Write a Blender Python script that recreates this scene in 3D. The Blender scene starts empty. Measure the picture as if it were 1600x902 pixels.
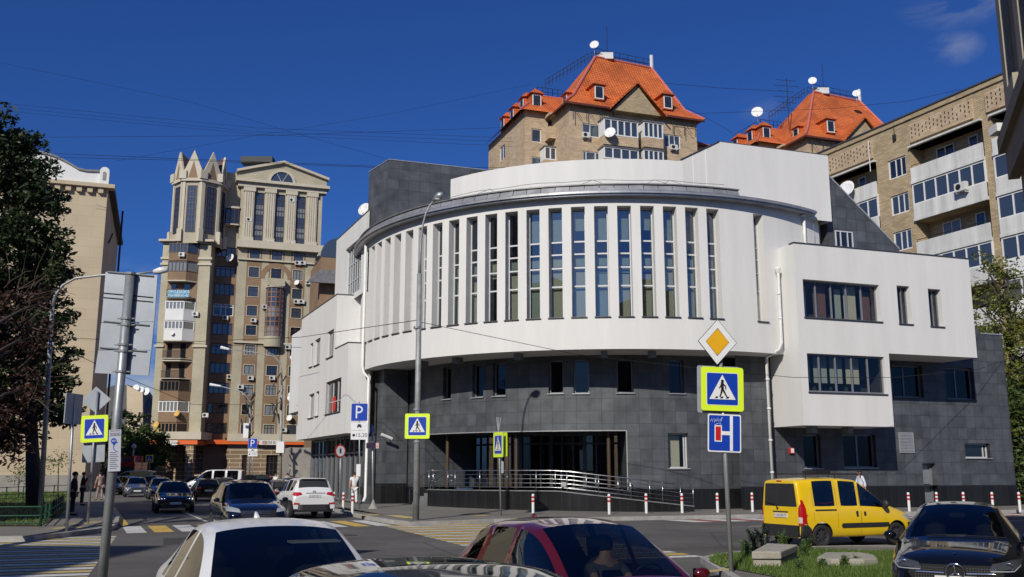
import bpy, bmesh, math, random
from mathutils import Vector, Matrix
from mathutils.bvhtree import BVHTree
random.seed(7)
SC = bpy.context.scene
R_ = math.radians
# ---------------------------------------------------------------- camera, world, sun, exposure
F = 1500.0; TH = math.atan(284/1500.0); CH = 2.0
CT, ST = math.cos(TH), math.sin(TH)
cam_d = bpy.data.cameras.new('camera'); cam = bpy.data.objects.new('camera', cam_d)
SC.collection.objects.link(cam); SC.camera = cam
cam_d.sensor_width = 36.0; cam_d.lens = 36.0*F/1600.0
cam_d.clip_start = 0.1; cam_d.clip_end = 6000
cam.location = (0, 0, CH); cam.rotation_euler = (math.pi/2+TH, 0, 0)
SUN_AZ = R_(22); SUN_EL = R_(33)          # light travels towards +Y and a bit +X
sl = bpy.data.lights.new('sun', 'SUN'); sl.energy = 4.0; sl.angle = R_(0.5); sl.color = (1.0, 0.94, 0.83)
so = bpy.data.objects.new('sun', sl); SC.collection.objects.link(so)
Ld = Vector((math.sin(SUN_AZ)*math.cos(SUN_EL), math.cos(SUN_AZ)*math.cos(SUN_EL), -math.sin(SUN_EL)))
so.rotation_euler = Ld.to_track_quat('-Z', 'Y').to_euler(); so.location = (-20, -30, 60)
W = bpy.data.worlds.new('World'); SC.world = W; W.use_nodes = True
nt = W.node_tree; nt.nodes.clear()
sky = nt.nodes.new('ShaderNodeTexSky'); sky.sky_type = 'NISHITA'; sky.sun_disc = False
sky.sun_elevation = SUN_EL; sky.sun_rotation = math.pi + SUN_AZ
sky.altitude = 100; sky.air_density = 1.0; sky.dust_density = 0.9; sky.ozone_density = 5.5
bg = nt.nodes.new('ShaderNodeBackground'); bg.inputs['Strength'].default_value = 0.064
wo = nt.nodes.new('ShaderNodeOutputWorld')
# thin clouds of the sky itself, by direction
tc = nt.nodes.new('ShaderNodeTexCoord')
mp = nt.nodes.new('ShaderNodeMapping'); mp.inputs['Scale'].default_value = (6, 6, 15); nt.links.new(tc.outputs['Generated'], mp.inputs[0])
no = nt.nodes.new('ShaderNodeTexNoise'); no.inputs['Scale'].default_value = 1.0; no.inputs['Detail'].default_value = 9; no.inputs['Roughness'].default_value = .6; no.inputs['Distortion'].default_value = .7
nt.links.new(mp.outputs[0], no.inputs['Vector'])
def cloud_spot(dirv, r0, sq=(1, 1, 1)):
    s_ = nt.nodes.new('ShaderNodeVectorMath'); s_.operation = 'SUBTRACT'; s_.inputs[1].default_value = dirv
    nt.links.new(tc.outputs['Generated'], s_.inputs[0])
    q = nt.nodes.new('ShaderNodeVectorMath'); q.operation = 'MULTIPLY'; q.inputs[1].default_value = sq; nt.links.new(s_.outputs[0], q.inputs[0])
    l_ = nt.nodes.new('ShaderNodeVectorMath'); l_.operation = 'LENGTH'; nt.links.new(q.outputs[0], l_.inputs[0])
    m_ = nt.nodes.new('ShaderNodeMapRange'); m_.inputs['From Min'].default_value = r0; m_.inputs['From Max'].default_value = 0; m_.inputs['To Min'].default_value = 0; m_.inputs['To Max'].default_value = 1
    nt.links.new(l_.outputs['Value'], m_.inputs['Value']); return m_.outputs[0]
def mathn(op, a, b):
    n = nt.nodes.new('ShaderNodeMath'); n.operation = op
    for i, v in enumerate((a, b)):
        if isinstance(v, (int, float)): n.inputs[i].default_value = v
        else: nt.links.new(v, n.inputs[i])
    return n.outputs[0]
def pdir(px, py):
    u = (px-800)/F; v = (451-py)/F
    return Vector((u, CT-v*ST, ST+v*CT)).normalized()
spots = [(pdir(1505, -2), .060, (1, 1, 2.2), .55), (pdir(1492, 76), .028, (1, 1, 1.6), .6), (pdir(1180, 170), .03, (1, 1, 2.), .3),
         (pdir(215, 560), .10, (1, 1, 1), 1.5), (Vector((-.5, -.8, .35)).normalized(), .7, (1, 1, 2), 1.4), (Vector((.6, -.7, .3)).normalized(), .5, (1, 1, 2), 1.2)]
tot = None
for d_, r0, sq, g_ in spots:
    v = mathn('MULTIPLY', cloud_spot(tuple(d_), r0, sq), g_)
    tot = v if tot is None else mathn('MAXIMUM', tot, v)
nm = nt.nodes.new('ShaderNodeMapRange'); nm.inputs['From Min'].default_value = .42; nm.inputs['From Max'].default_value = .68
nt.links.new(no.outputs['Fac'], nm.inputs['Value'])
cm = mathn('MULTIPLY', nm.outputs[0], tot); cm = mathn('MINIMUM', cm, .75)
tint = nt.nodes.new('ShaderNodeMix'); tint.data_type = 'RGBA'; tint.blend_type = 'MULTIPLY'; tint.inputs[0].default_value = 1
tint.inputs[7].default_value = (.33, .63, 1.22, 1)   # polarised, deep blue air
nt.links.new(sky.outputs[0], tint.inputs[6])
mx = nt.nodes.new('ShaderNodeMix'); mx.data_type = 'RGBA'; nt.links.new(cm, mx.inputs[0]); nt.links.new(tint.outputs[2], mx.inputs[6]); mx.inputs[7].default_value = (6.5, 7.0, 8.0, 1)
nt.links.new(mx.outputs[2], bg.inputs[0]); nt.links.new(bg.outputs[0], wo.inputs[0])
SC.view_settings.view_transform = 'Standard'; SC.view_settings.look = 'None'; SC.view_settings.exposure = 0.0; SC.view_settings.gamma = 1.0
SC.view_settings.use_curve_mapping = False
SC.cycles.max_bounces = 8; SC.cycles.transparent_max_bounces = 12; SC.cycles.caustics_reflective = False; SC.cycles.caustics_refractive = False

# ---------------------------------------------------------------- pixel helpers (a picture point -> a ray)
def ray(px, py):
    u = (px-800)/F; v = (451-py)/F
    return Vector((u, CT-v*ST, ST+v*CT))
def at_d(px, py, d):
    r = ray(px, py); return Vector((r.x*d/r.y, d, CH+r.z*d/r.y))
def at_z(px, py, z):
    r = ray(px, py); t = (z-CH)/r.z; return Vector((r.x*t, r.y*t, z))
def proj(p):
    z = p[2]-CH; f = CT*p[1]+ST*z; up = -ST*p[1]+CT*z
    return (800+F*p[0]/f, 451-F*up/f)

# ---------------------------------------------------------------- materials
def newmat(name):
    m = bpy.data.materials.new(name); m.use_nodes = True; n = m.node_tree; n.nodes.clear()
    o = n.nodes.new('ShaderNodeOutputMaterial'); b = n.nodes.new('ShaderNodeBsdfPrincipled'); n.links.new(b.outputs[0], o.inputs[0])
    return m, n, b
def C3(c): return (c[0], c[1], c[2], 1) if len(c) == 3 else c
def mat(name, col, rough=.6, metal=0, var=.12, nscale=3.0, bump=0, bscale=40, spec=.5, coat=0, emit=None, streak=0):
    """plain surface with large-scale weathering noise and a fine bump"""
    m, n, b = newmat(name)
    b.inputs['Roughness'].default_value = rough; b.inputs['Metallic'].default_value = metal
    b.inputs['Specular IOR Level'].default_value = spec; b.inputs['Coat Weight'].default_value = coat; b.inputs['Coat Roughness'].default_value = .03
    if emit: b.inputs['Emission Color'].default_value = C3(emit[0]); b.inputs['Emission Strength'].default_value = emit[1]
    if var > 0:
        t = n.nodes.new('ShaderNodeTexCoord'); mp_ = n.nodes.new('ShaderNodeMapping')
        if streak: mp_.inputs['Scale'].default_value = (1, 1, .12)
        no_ = n.nodes.new('ShaderNodeTexNoise'); no_.inputs['Scale'].default_value = nscale; no_.inputs['Detail'].default_value = 6; no_.inputs['Roughness'].default_value = .65
        n.links.new(t.outputs['Object'], mp_.inputs[0]); n.links.new(mp_.outputs[0], no_.inputs['Vector'])
        r = n.nodes.new('ShaderNodeMapRange'); r.inputs['From Min'].default_value = .3; r.inputs['From Max'].default_value = .7
        r.inputs['To Min'].default_value = 1-var; r.inputs['To Max'].default_value = 1+var; n.links.new(no_.outputs['Fac'], r.inputs['Value'])
        v = n.nodes.new('ShaderNodeVectorMath'); v.operation = 'SCALE'; v.inputs[0].default_value = col[:3]; n.links.new(r.outputs[0], v.inputs['Scale'])
        n.links.new(v.outputs[0], b.inputs['Base Color'])
    else: b.inputs['Base Color'].default_value = C3(col)
    if bump:
        t2 = n.nodes.new('ShaderNodeTexCoord'); n2 = n.nodes.new('ShaderNodeTexNoise'); n2.inputs['Scale'].default_value = bscale; n2.inputs['Detail'].default_value = 4
        n.links.new(t2.outputs['Object'], n2.inputs['Vector']); bm_ = n.nodes.new('ShaderNodeBump'); bm_.inputs['Strength'].default_value = bump; bm_.inputs['Distance'].default_value = .02
        n.links.new(n2.outputs['Fac'], bm_.inputs['Height']); n.links.new(bm_.outputs[0], b.inputs['Normal'])
    return m
def brickmat(name, c1, c2, cm_, w, h, mortar=.01, off=.5, rough=.8, var=.25, bias=0., bump=.4, nscale=.35, spec=.3):
    m, n, b = newmat(name); b.inputs['Roughness'].default_value = rough; b.inputs['Specular IOR Level'].default_value = spec
    t = n.nodes.new('ShaderNodeTexCoord'); br = n.nodes.new('ShaderNodeTexBrick')
    br.offset = off; br.inputs['Color1'].default_value = C3(c1); br.inputs['Color2'].default_value = C3(c2); br.inputs['Mortar'].default_value = C3(cm_)
    br.inputs['Scale'].default_value = 1; br.inputs['Mortar Size'].default_value = mortar; br.inputs['Brick Width'].default_value = w; br.inputs['Row Height'].default_value = h
    br.inputs['Bias'].default_value = bias; br.inputs['Mortar Smooth'].default_value = .1
    n.links.new(t.outputs['UV'], br.inputs['Vector'])
    no_ = n.nodes.new('ShaderNodeTexNoise'); no_.inputs['Scale'].default_value = nscale; no_.inputs['Detail'].default_value = 7; n.links.new(t.outputs['Object'], no_.inputs['Vector'])
    r = n.nodes.new('ShaderNodeMapRange'); r.inputs['From Min'].default_value = .3; r.inputs['From Max'].default_value = .7; r.inputs['To Min'].default_value = 1-var; r.inputs['To Max'].default_value = 1+var
    n.links.new(no_.outputs['Fac'], r.inputs['Value'])
    v = n.nodes.new('ShaderNodeVectorMath'); v.operation = 'SCALE'; n.links.new(br.outputs['Color'], v.inputs[0]); n.links.new(r.outputs[0], v.inputs['Scale'])
    n.links.new(v.outputs[0], b.inputs['Base Color'])
    if bump:
        bp = n.nodes.new('ShaderNodeBump'); bp.invert = True; bp.inputs['Strength'].default_value = bump; bp.inputs['Distance'].default_value = .02
        n.links.new(br.outputs['Fac'], bp.inputs['Height']); n.links.new(bp.outputs[0], b.inputs['Normal'])
    return m
def glassmat(name, tint=(.5, .55, .55), refl=.25, rough=.0, rc=(.9, .95, 1)):
    """window pane: partly mirrors, partly lets you see through"""
    m = bpy.data.materials.new(name); m.use_nodes = True; n = m.node_tree; n.nodes.clear()
    o = n.nodes.new('ShaderNodeOutputMaterial'); g = n.nodes.new('ShaderNodeBsdfGlossy'); g.inputs['Roughness'].default_value = rough; g.inputs['Color'].default_value = C3(rc)
    t = n.nodes.new('ShaderNodeBsdfTransparent'); t.inputs['Color'].default_value = C3(tint)
    f = n.nodes.new('ShaderNodeFresnel'); ge = n.nodes.new('ShaderNodeNewGeometry'); io = n.nodes.new('ShaderNodeMapRange'); io.inputs['To Min'].default_value = 1.5; io.inputs['To Max'].default_value = 1/1.5
    n.links.new(ge.outputs['Backfacing'], io.inputs['Value']); n.links.new(io.outputs[0], f.inputs['IOR'])     # a thin sheet mirrors alike from both sides
    a = n.nodes.new('ShaderNodeMath'); a.operation = 'ADD'; a.use_clamp = True; a.inputs[1].default_value = refl; n.links.new(f.outputs[0], a.inputs[0])
    x = n.nodes.new('ShaderNodeMixShader'); n.links.new(a.outputs[0], x.inputs[0]); n.links.new(t.outputs[0], x.inputs[1]); n.links.new(g.outputs[0], x.inputs[2]); n.links.new(x.outputs[0], o.inputs[0])
    return m
def panemat(name, col, rough=.04, spec=.8, coat=1.0, wav=.0):
    m, n, b = newmat(name); b.inputs['Roughness'].default_value = rough; b.inputs['Specular IOR Level'].default_value = spec
    b.inputs['Coat Weight'].default_value = coat; b.inputs['Coat Roughness'].default_value = .02; b.inputs['Base Color'].default_value = C3(col)
    t2 = n.nodes.new('ShaderNodeTexCoord'); n2 = n.nodes.new('ShaderNodeTexNoise'); n2.inputs['Scale'].default_value = .8; n2.inputs['Detail'].default_value = 2
    n.links.new(t2.outputs['Object'], n2.inputs['Vector']); bm_ = n.nodes.new('ShaderNodeBump'); bm_.inputs['Strength'].default_value = .06; bm_.inputs['Distance'].default_value = .1
    n.links.new(n2.outputs['Fac'], bm_.inputs['Height']); n.links.new(bm_.outputs[0], b.inputs['Normal']); n.links.new(bm_.outputs[0], b.inputs['Coat Normal'])
    return m

M = {}
M['stucco'] = mat('white_stucco', (.68, .67, .645), .85, var=.055, nscale=1.3, bump=.2, bscale=22, spec=.2, streak=1)
M['stucco2'] = mat('smooth_white_panel', (.78, .78, .76), .7, var=.03, nscale=.5)
M['stone'] = brickmat('dark_stone_tiles', (.060, .066, .074), (.088, .096, .106), (.032, .034, .037), .6, .6, .010, 0., .5, .28, -.1, .25, 1.6, .45)
M['black_tile'] = brickmat('black_plinth_tiles', (.010, .010, .011), (.016, .016, .017), (.028, .028, .03), .45, 1.2, .008, 0., .18, .1, 0, .2, .5, .6)
M['zinc'] = mat('zinc_cornice', (.42, .42, .42), .35, .55, .25, 1.2)
M['zinc_d'] = mat('aged_zinc', (.20, .20, .20), .5, .4, .3, 2)
M['soffit'] = mat('white_soffit', (.6, .59, .56), .8, var=.05)
M['frame_w'] = mat('grey_white_frame', (.55, .56, .57), .4, var=.03)
M['frame_a'] = mat('grey_aluminium_frame', (.24, .25, .27), .4, .3, .05)
M['frame_d'] = mat('dark_brown_frame', (.06, .035, .025), .5, var=.1)
M['frame_white'] = mat('white_plastic_frame', (.72, .72, .70), .4, var=.03)
M['glass_b'] = glassmat("coated_window_glass", (.55, .60, .60), .15)
M['glass_c'] = glassmat("clear_window_glass", (.66, .68, .68), .02)
M['glass_dk'] = glassmat("dark_window_glass", (.42, .43, .44), .0)
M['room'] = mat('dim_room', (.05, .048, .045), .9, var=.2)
M['blind'] = mat('beige_roller_blind', (.62, .58, .42), .9, var=.05)
M['blind_g'] = mat('pale_green_blind', (.42, .47, .40), .9, var=.05)
M['blind_r'] = mat('brown_curtain', (.20, .11, .08), .9, var=.15)
M['sill'] = mat('grey_metal_sill', (.12, .12, .125), .4, .5, .1)
M['sill_l'] = mat('light_metal_sill', (.45, .45, .45), .4, .4, .1)
M['pipe'] = mat('white_drain_pipe', (.72, .72, .70), .4, var=.05)
M['asphalt'] = None
M['steel'] = mat('stainless_steel', (.50, .50, .50), .28, 1.0, .05)
M['galv'] = mat('galvanised_steel', (.34, .36, .37), .45, .55, .18, 4)
M['galv2'] = mat('painted_grey_pole', (.28, .29, .29), .55, .2, .25, 3)
M['pane_d'] = panemat('pane_dark', (.012, .014, .018))
M['pane_m'] = panemat('pane_bluish', (.04, .055, .08))
M['pane_l'] = panemat('pane_with_net_curtain', (.20, .21, .20), .15)
M['rubber'] = mat('black_rubber', (.012, .012, .012), .8, var=.2)
M['black'] = mat('black_plastic', (.015, .015, .016), .45, var=.1)
M['wire'] = mat('black_cable', (.012, .012, .012), .6, var=0)

# ---------------------------------------------------------------- mesh builder
ROOTM = {}
def root_inv(o):
    while o.parent: o = o.parent
    return ROOTM.get(o.name)
class MB:
    def __init__(s): s.v = []; s.f = []; s.uv = []; s.mi = []; s.cur = 0; s.T = None
    def _p(s, p):
        p = Vector(p)
        if s.T is not None: p = s.T @ p
        s.v.append(p); return len(s.v)-1
    def face(s, pts, uvs=None):
        s.f.append([s._p(p) for p in pts]); s.uv.append(uvs); s.mi.append(s.cur)
    def faces_idx(s, pts, fcs, uvs=None):
        b = len(s.v)
        for p in pts: s._p(p)
        for k, f in enumerate(fcs): s.f.append([b+i for i in f]); s.uv.append(uvs[k] if uvs else None); s.mi.append(s.cur)
    def box(s, x0, x1, y0, y1, z0, z1):
        P = [(x0, y0, z0), (x1, y0, z0), (x1, y1, z0), (x0, y1, z0), (x0, y0, z1), (x1, y0, z1), (x1, y1, z1), (x0, y1, z1)]
        s.faces_idx(P, [(0, 3, 2, 1), (4, 5, 6, 7), (0, 1, 5, 4), (1, 2, 6, 5), (2, 3, 7, 6), (3, 0, 4, 7)])
    def hexa(s, P, skip=()):
        F_ = [(0, 3, 2, 1), (4, 5, 6, 7), (0, 1, 5, 4), (1, 2, 6, 5), (2, 3, 7, 6), (3, 0, 4, 7)]
        s.faces_idx(P, [f for i, f in enumerate(F_) if i not in skip])
    def prism(s, poly, z0, z1, caps=(1, 1)):
        n = len(poly); P = [(p[0], p[1], z0) for p in poly]+[(p[0], p[1], z1) for p in poly]
        fs = [(i, (i+1) % n, n+(i+1) % n, n+i) for i in range(n)]
        if caps[0]: fs.append(tuple(range(n-1, -1, -1)))
        if caps[1]: fs.append(tuple(range(n, 2*n)))
        s.faces_idx(P, fs)
    def extr(s, pts, vec):
        """extrude any planar polygon by a vector"""
        n = len(pts); v = Vector(vec); P = [Vector(p) for p in pts]; P += [p+v for p in P[:n]]
        s.faces_idx(P, [(i, (i+1) % n, n+(i+1) % n, n+i) for i in range(n)]+[tuple(range(n-1, -1, -1)), tuple(range(n, 2*n))])
    def tube(s, path, r, n=8, cap=True, r2=None):
        path = [Vector(p) for p in path]; m = len(path); b = len(s.v); prev = None
        for i, p in enumerate(path):
            d = (path[min(i+1, m-1)]-path[max(i-1, 0)]).normalized()
            if prev is None:
                a = Vector((0, 0, 1)) if abs(d.z) < .9 else Vector((1, 0, 0)); u = d.cross(a).normalized()
            else: u = (prev-d*prev.dot(d)).normalized()
            prev = u; w = d.cross(u)
            if isinstance(r, (list, tuple)): rr = r[i]
            else: rr = r if r2 is None else r+(r2-r)*i/(m-1)
            for k in range(n):
                t = 2*math.pi*k/n; s._p(p+u*(rr*math.cos(t))+w*(rr*math.sin(t)))
        for i in range(m-1):
            for k in range(n):
                s.f.append([b+i*n+k, b+i*n+(k+1) % n, b+(i+1)*n+(k+1) % n, b+(i+1)*n+k]); s.uv.append(None); s.mi.append(s.cur)
        if cap:
            s.f.append([b+k for k in range(n-1, -1, -1)]); s.uv.append(None); s.mi.append(s.cur)
            s.f.append([b+(m-1)*n+k for k in range(n)]); s.uv.append(None); s.mi.append(s.cur)
    def ball(s, c, r, n=12, m=8, sc=(1, 1, 1)):
        c = Vector(c); b = len(s.v)
        for i in range(m+1):
            ph = math.pi*i/m
            for k in range(n):
                t = 2*math.pi*k/n; s._p(c+Vector((r*sc[0]*math.sin(ph)*math.cos(t), r*sc[1]*math.sin(ph)*math.sin(t), r*sc[2]*math.cos(ph))))
        for i in range(m):
            for k in range(n):
                s.f.append([b+i*n+k, b+(i+1)*n+k, b+(i+1)*n+(k+1) % n, b+i*n+(k+1) % n]); s.uv.append(None); s.mi.append(s.cur)
    def lathe(s, c, prof, n=16, axis='z'):
        c = Vector(c); b = len(s.v)
        for (r, h) in prof:
            for k in range(n):
                t = 2*math.pi*k/n; a, q = r*math.cos(t), r*math.sin(t)
                s._p(c+(Vector((a, q, h)) if axis == 'z' else (Vector((a, h, q)) if axis == 'y' else Vector((h, a, q)))))
        for i in range(len(prof)-1):
            for k in range(n):
                s.f.append([b+i*n+k, b+i*n+(k+1) % n, b+(i+1)*n+(k+1) % n, b+(i+1)*n+k]); s.uv.append(None); s.mi.append(s.cur)
    def build(s, name, mats, parent=None, smooth=False, local=False):
        if not isinstance(mats, (list, tuple)): mats = [mats]
        me = bpy.data.meshes.new(name); vs = s.v
        if parent is not None and not local:
            inv = root_inv(parent)
            if inv is not None: vs = [inv @ p for p in vs]
        me.from_pydata([tuple(p) for p in vs], [], s.f)
        for m_ in mats: me.materials.append(m_)
        uvl = me.uv_layers.new(name='UVMap').data; li = 0
        me.polygons.foreach_set('material_index', s.mi)
        if smooth: me.polygons.foreach_set('use_smooth', [True]*len(s.f))
        for k, f in enumerate(s.f):
            u = s.uv[k]
            if u is None:
                a = s.v[f[0]]; nrm = Vector((0, 0, 0))
                for q in range(1, len(f)-1): nrm += (s.v[f[q]]-a).cross(s.v[f[q+1]]-a)
                if nrm.length > 1e-12: nrm.normalize()
                if abs(nrm.z) > .75: u = [(s.v[i].x, s.v[i].y) for i in f]
                else:
                    t = Vector((-nrm.y, nrm.x, 0)); t.normalize() if t.length > 1e-6 else None
                    u = [(s.v[i].dot(t), s.v[i].z) for i in f]
            for q in range(len(f)): uvl[li+q].uv = u[q]
            li += len(f)
        me.validate(); me.update()
        o = bpy.data.objects.new(name, me); SC.collection.objects.link(o)
        if parent is not None: o.parent = parent
        return o
def thing(name, label, cat, loc=(0, 0, 0), rz=0, group=None):
    o = bpy.data.objects.new(name, None); SC.collection.objects.link(o); o.empty_display_size = .3
    o.location = loc; o.rotation_euler = (0, 0, rz); o['label'] = label; o['category'] = cat
    if group: o['group'] = group
    ROOTM[o.name] = (Matrix.Translation(Vector(loc)) @ Matrix.Rotation(rz, 4, 'Z')).inverted()
    return o
def tag(o, label=None, cat=None, group=None, kind=None):
    if label: o['label'] = label
    if cat: o['category'] = cat
    if group: o['group'] = group
    if kind: o['kind'] = kind
    return o
def copy_tree(o, parent=None):
    c = o.copy(); SC.collection.objects.link(c)
    if parent is not None: c.parent = parent
    for ch in list(o.children): copy_tree(ch, c)
    return c
def text_mesh(mb, txt, O, X, Z, size, align='CENTER', out=0.0, extr=0.003, sx=1.0):
    """flat lettering laid on the plane O + a*X + b*Z, standing 'out' proud of it"""
    cu = bpy.data.curves.new('t', 'FONT'); cu.body = txt; cu.size = size; cu.align_x = align; cu.align_y = 'CENTER'; cu.resolution_u = 3
    ob = bpy.data.objects.new('t', cu); SC.collection.objects.link(ob)
    dg = bpy.context.evaluated_depsgraph_get(); me = bpy.data.meshes.new_from_object(ob.evaluated_get(dg))
    O = Vector(O); X = Vector(X).normalized(); Z = Vector(Z).normalized(); N = X.cross(Z)
    for p in me.polygons:
        mb.face([O+X*(me.vertices[i].co.x*sx)+Z*me.vertices[i].co.y+N*out for i in p.vertices])
    bpy.data.objects.remove(ob); bpy.data.curves.remove(cu); bpy.data.meshes.remove(me)

# ---------------------------------------------------------------- wall surfaces
class Plane:
    def __init__(s, o, d):
        s.o = Vector((o[0], o[1])); s.d = Vector((d[0], d[1])).normalized(); s.n = Vector((s.d.y, -s.d.x)); s.curved = False
    def P(s, a, z, out=0):
        q = s.o+s.d*a+s.n*out; return Vector((q.x, q.y, z))
    def px(s, px, py, out=0):
        r = ray(px, py); o = s.o+s.n*out; den = r.x*s.n.x+r.y*s.n.y; t = (o.x*s.n.x+o.y*s.n.y)/den
        q = Vector((r.x*t, r.y*t)); return (q-s.o).dot(s.d), CH+r.z*t
    def off(s, out, along=0): 
        q = s.o+s.n*out+s.d*along; return Plane(q, s.d)
class Cyl:
    def __init__(s, c, R): s.c = Vector(c); s.R = R; s.curved = True
    def P(s, a, z, out=0):
        t = a/s.R; r = s.R+out; return Vector((s.c.x+r*math.sin(t), s.c.y-r*math.cos(t), z))
    def px(s, px, py, out=0):
        r = ray(px, py); R = s.R+out; a = r.x**2+r.y**2; b = -(r.x*s.c.x+r.y*s.c.y); c = s.c.x**2+s.c.y**2-R*R
        D = max(b*b-a*c, 0); t = (-b-math.sqrt(D))/a
        return math.atan2(r.x*t-s.c.x, s.c.y-r.y*t)*s.R, CH+r.z*t
def wall(mb, S, s0, s1, z0, z1, holes=(), depth=.3, step=.6, uo=0):
    """wall sheet on S with real openings: front face plus the reveals of each hole (a0,a1,b0,b1[,depth])"""
    ss = {round(s0, 4), round(s1, 4)}; zs = {round(z0, 4), round(z1, 4)}
    for h in holes: ss |= {round(h[0], 4), round(h[1], 4)}; zs |= {round(h[2], 4), round(h[3], 4)}
    ss = sorted(x for x in ss if s0-1e-4 <= x <= s1+1e-4); zs = sorted(x for x in zs if z0-1e-4 <= x <= z1+1e-4)
    if S.curved:
        q = [ss[0]]
        for a, b in zip(ss, ss[1:]):
            n = max(1, math.ceil((b-a)/step)); q += [a+(b-a)*k/n for k in range(1, n+1)]
        ss = q
    for a, b in zip(ss, ss[1:]):
        if b-a < 1e-4: continue
        for c, d in zip(zs, zs[1:]):
            m, w = (a+b)/2, (c+d)/2
            if any(h[0] < m < h[1] and h[2] < w < h[3] for h in holes): continue
            mb.face([S.P(a, c), S.P(b, c), S.P(b, d), S.P(a, d)], [(a+uo, c), (b+uo, c), (b+uo, d), (a+uo, d)])
    for h in holes:
        dp = -(h[4] if len(h) > 4 else depth); a, b, c, d = h[:4]; n = max(1, math.ceil((b-a)/step)) if S.curved else 1
        mb.face([S.P(a, c), S.P(a, d), S.P(a, d, dp), S.P(a, c, dp)]); mb.face([S.P(b, d), S.P(b, c), S.P(b, c, dp), S.P(b, d, dp)])
        for k in range(n):
            e, f = a+(b-a)*k/n, a+(b-a)*(k+1)/n
            mb.face([S.P(e, d), S.P(f, d), S.P(f, d, dp), S.P(e, d, dp)]); mb.face([S.P(f, c), S.P(e, c), S.P(e, c, dp), S.P(f, c, dp)])
def sbox(mb, S, a, b, c, d, o0, o1, step=.7):
    """block on a surface: a..b along, c..d up, o0..o1 outwards"""
    n = max(1, math.ceil((b-a)/step)) if S.curved else 1
    for k in range(n):
        e, f = a+(b-a)*k/n, a+(b-a)*(k+1)/n
        sk = []
        if k > 0: sk.append(5)
        if k < n-1: sk.append(3)
        mb.hexa([S.P(e, c, o1), S.P(f, c, o1), S.P(f, c, o0), S.P(e, c, o0), S.P(e, d, o1), S.P(f, d, o1), S.P(f, d, o0), S.P(e, d, o0)], sk)
def window(S, h, parent, depth=.25, fm='frame_w', pm='pane_d', vb=(), hb=(), fw=.06, bw=.05, sill=None, name='window', panemats=None, extra=None, sillout=.08):
    """frame part with pane (and sill) sub-parts in the opening h; vb / hb: bar positions 0..1"""
    a, b, c, d = h[:4]; f = MB(); o0, o1 = -depth-.0, -depth+.07
    sbox(f, S, a, a+fw, c, d, o0, o1); sbox(f, S, b-fw, b, c, d, o0, o1)
    sbox(f, S, a+fw, b-fw, c, c+fw, o0, o1-.002); sbox(f, S, a+fw, b-fw, d-fw, d, o0, o1-.002)
    for t in vb: x = a+(b-a)*t; sbox(f, S, x-bw/2, x+bw/2, c+fw, d-fw, o0, o1-.004)
    for t in hb: z = c+(d-c)*t; sbox(f, S, a+fw, b-fw, z-bw/2, z+bw/2, o0, o1-.008)
    fo = f.build(name, M[fm], parent)
    g = MB(); q = -depth+.02
    k_ = max(1, math.ceil((b-a)/.8)) if S.curved else 1
    for i_ in range(k_): e_, f_ = a+.01+(b-a-.02)*i_/k_, a+.01+(b-a-.02)*(i_+1)/k_; g.face([S.P(e_, c+.01, q), S.P(f_, c+.01, q), S.P(f_, d-.01, q), S.P(e_, d-.01, q)])
    g.build('pane', M[pm], fo)
    if sill:
        s_ = MB(); sbox(s_, S, a-.05, b+.05, c-.04, c-.002, -depth, sillout); s_.build('sill', M[sill], fo)
    return fo
# ================================================================ directions of the place
E_ = Vector((.942, .336)); A_ = Vector((-.40, .9165))
def lerp(a, b, t): return a+(b-a)*t

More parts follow.
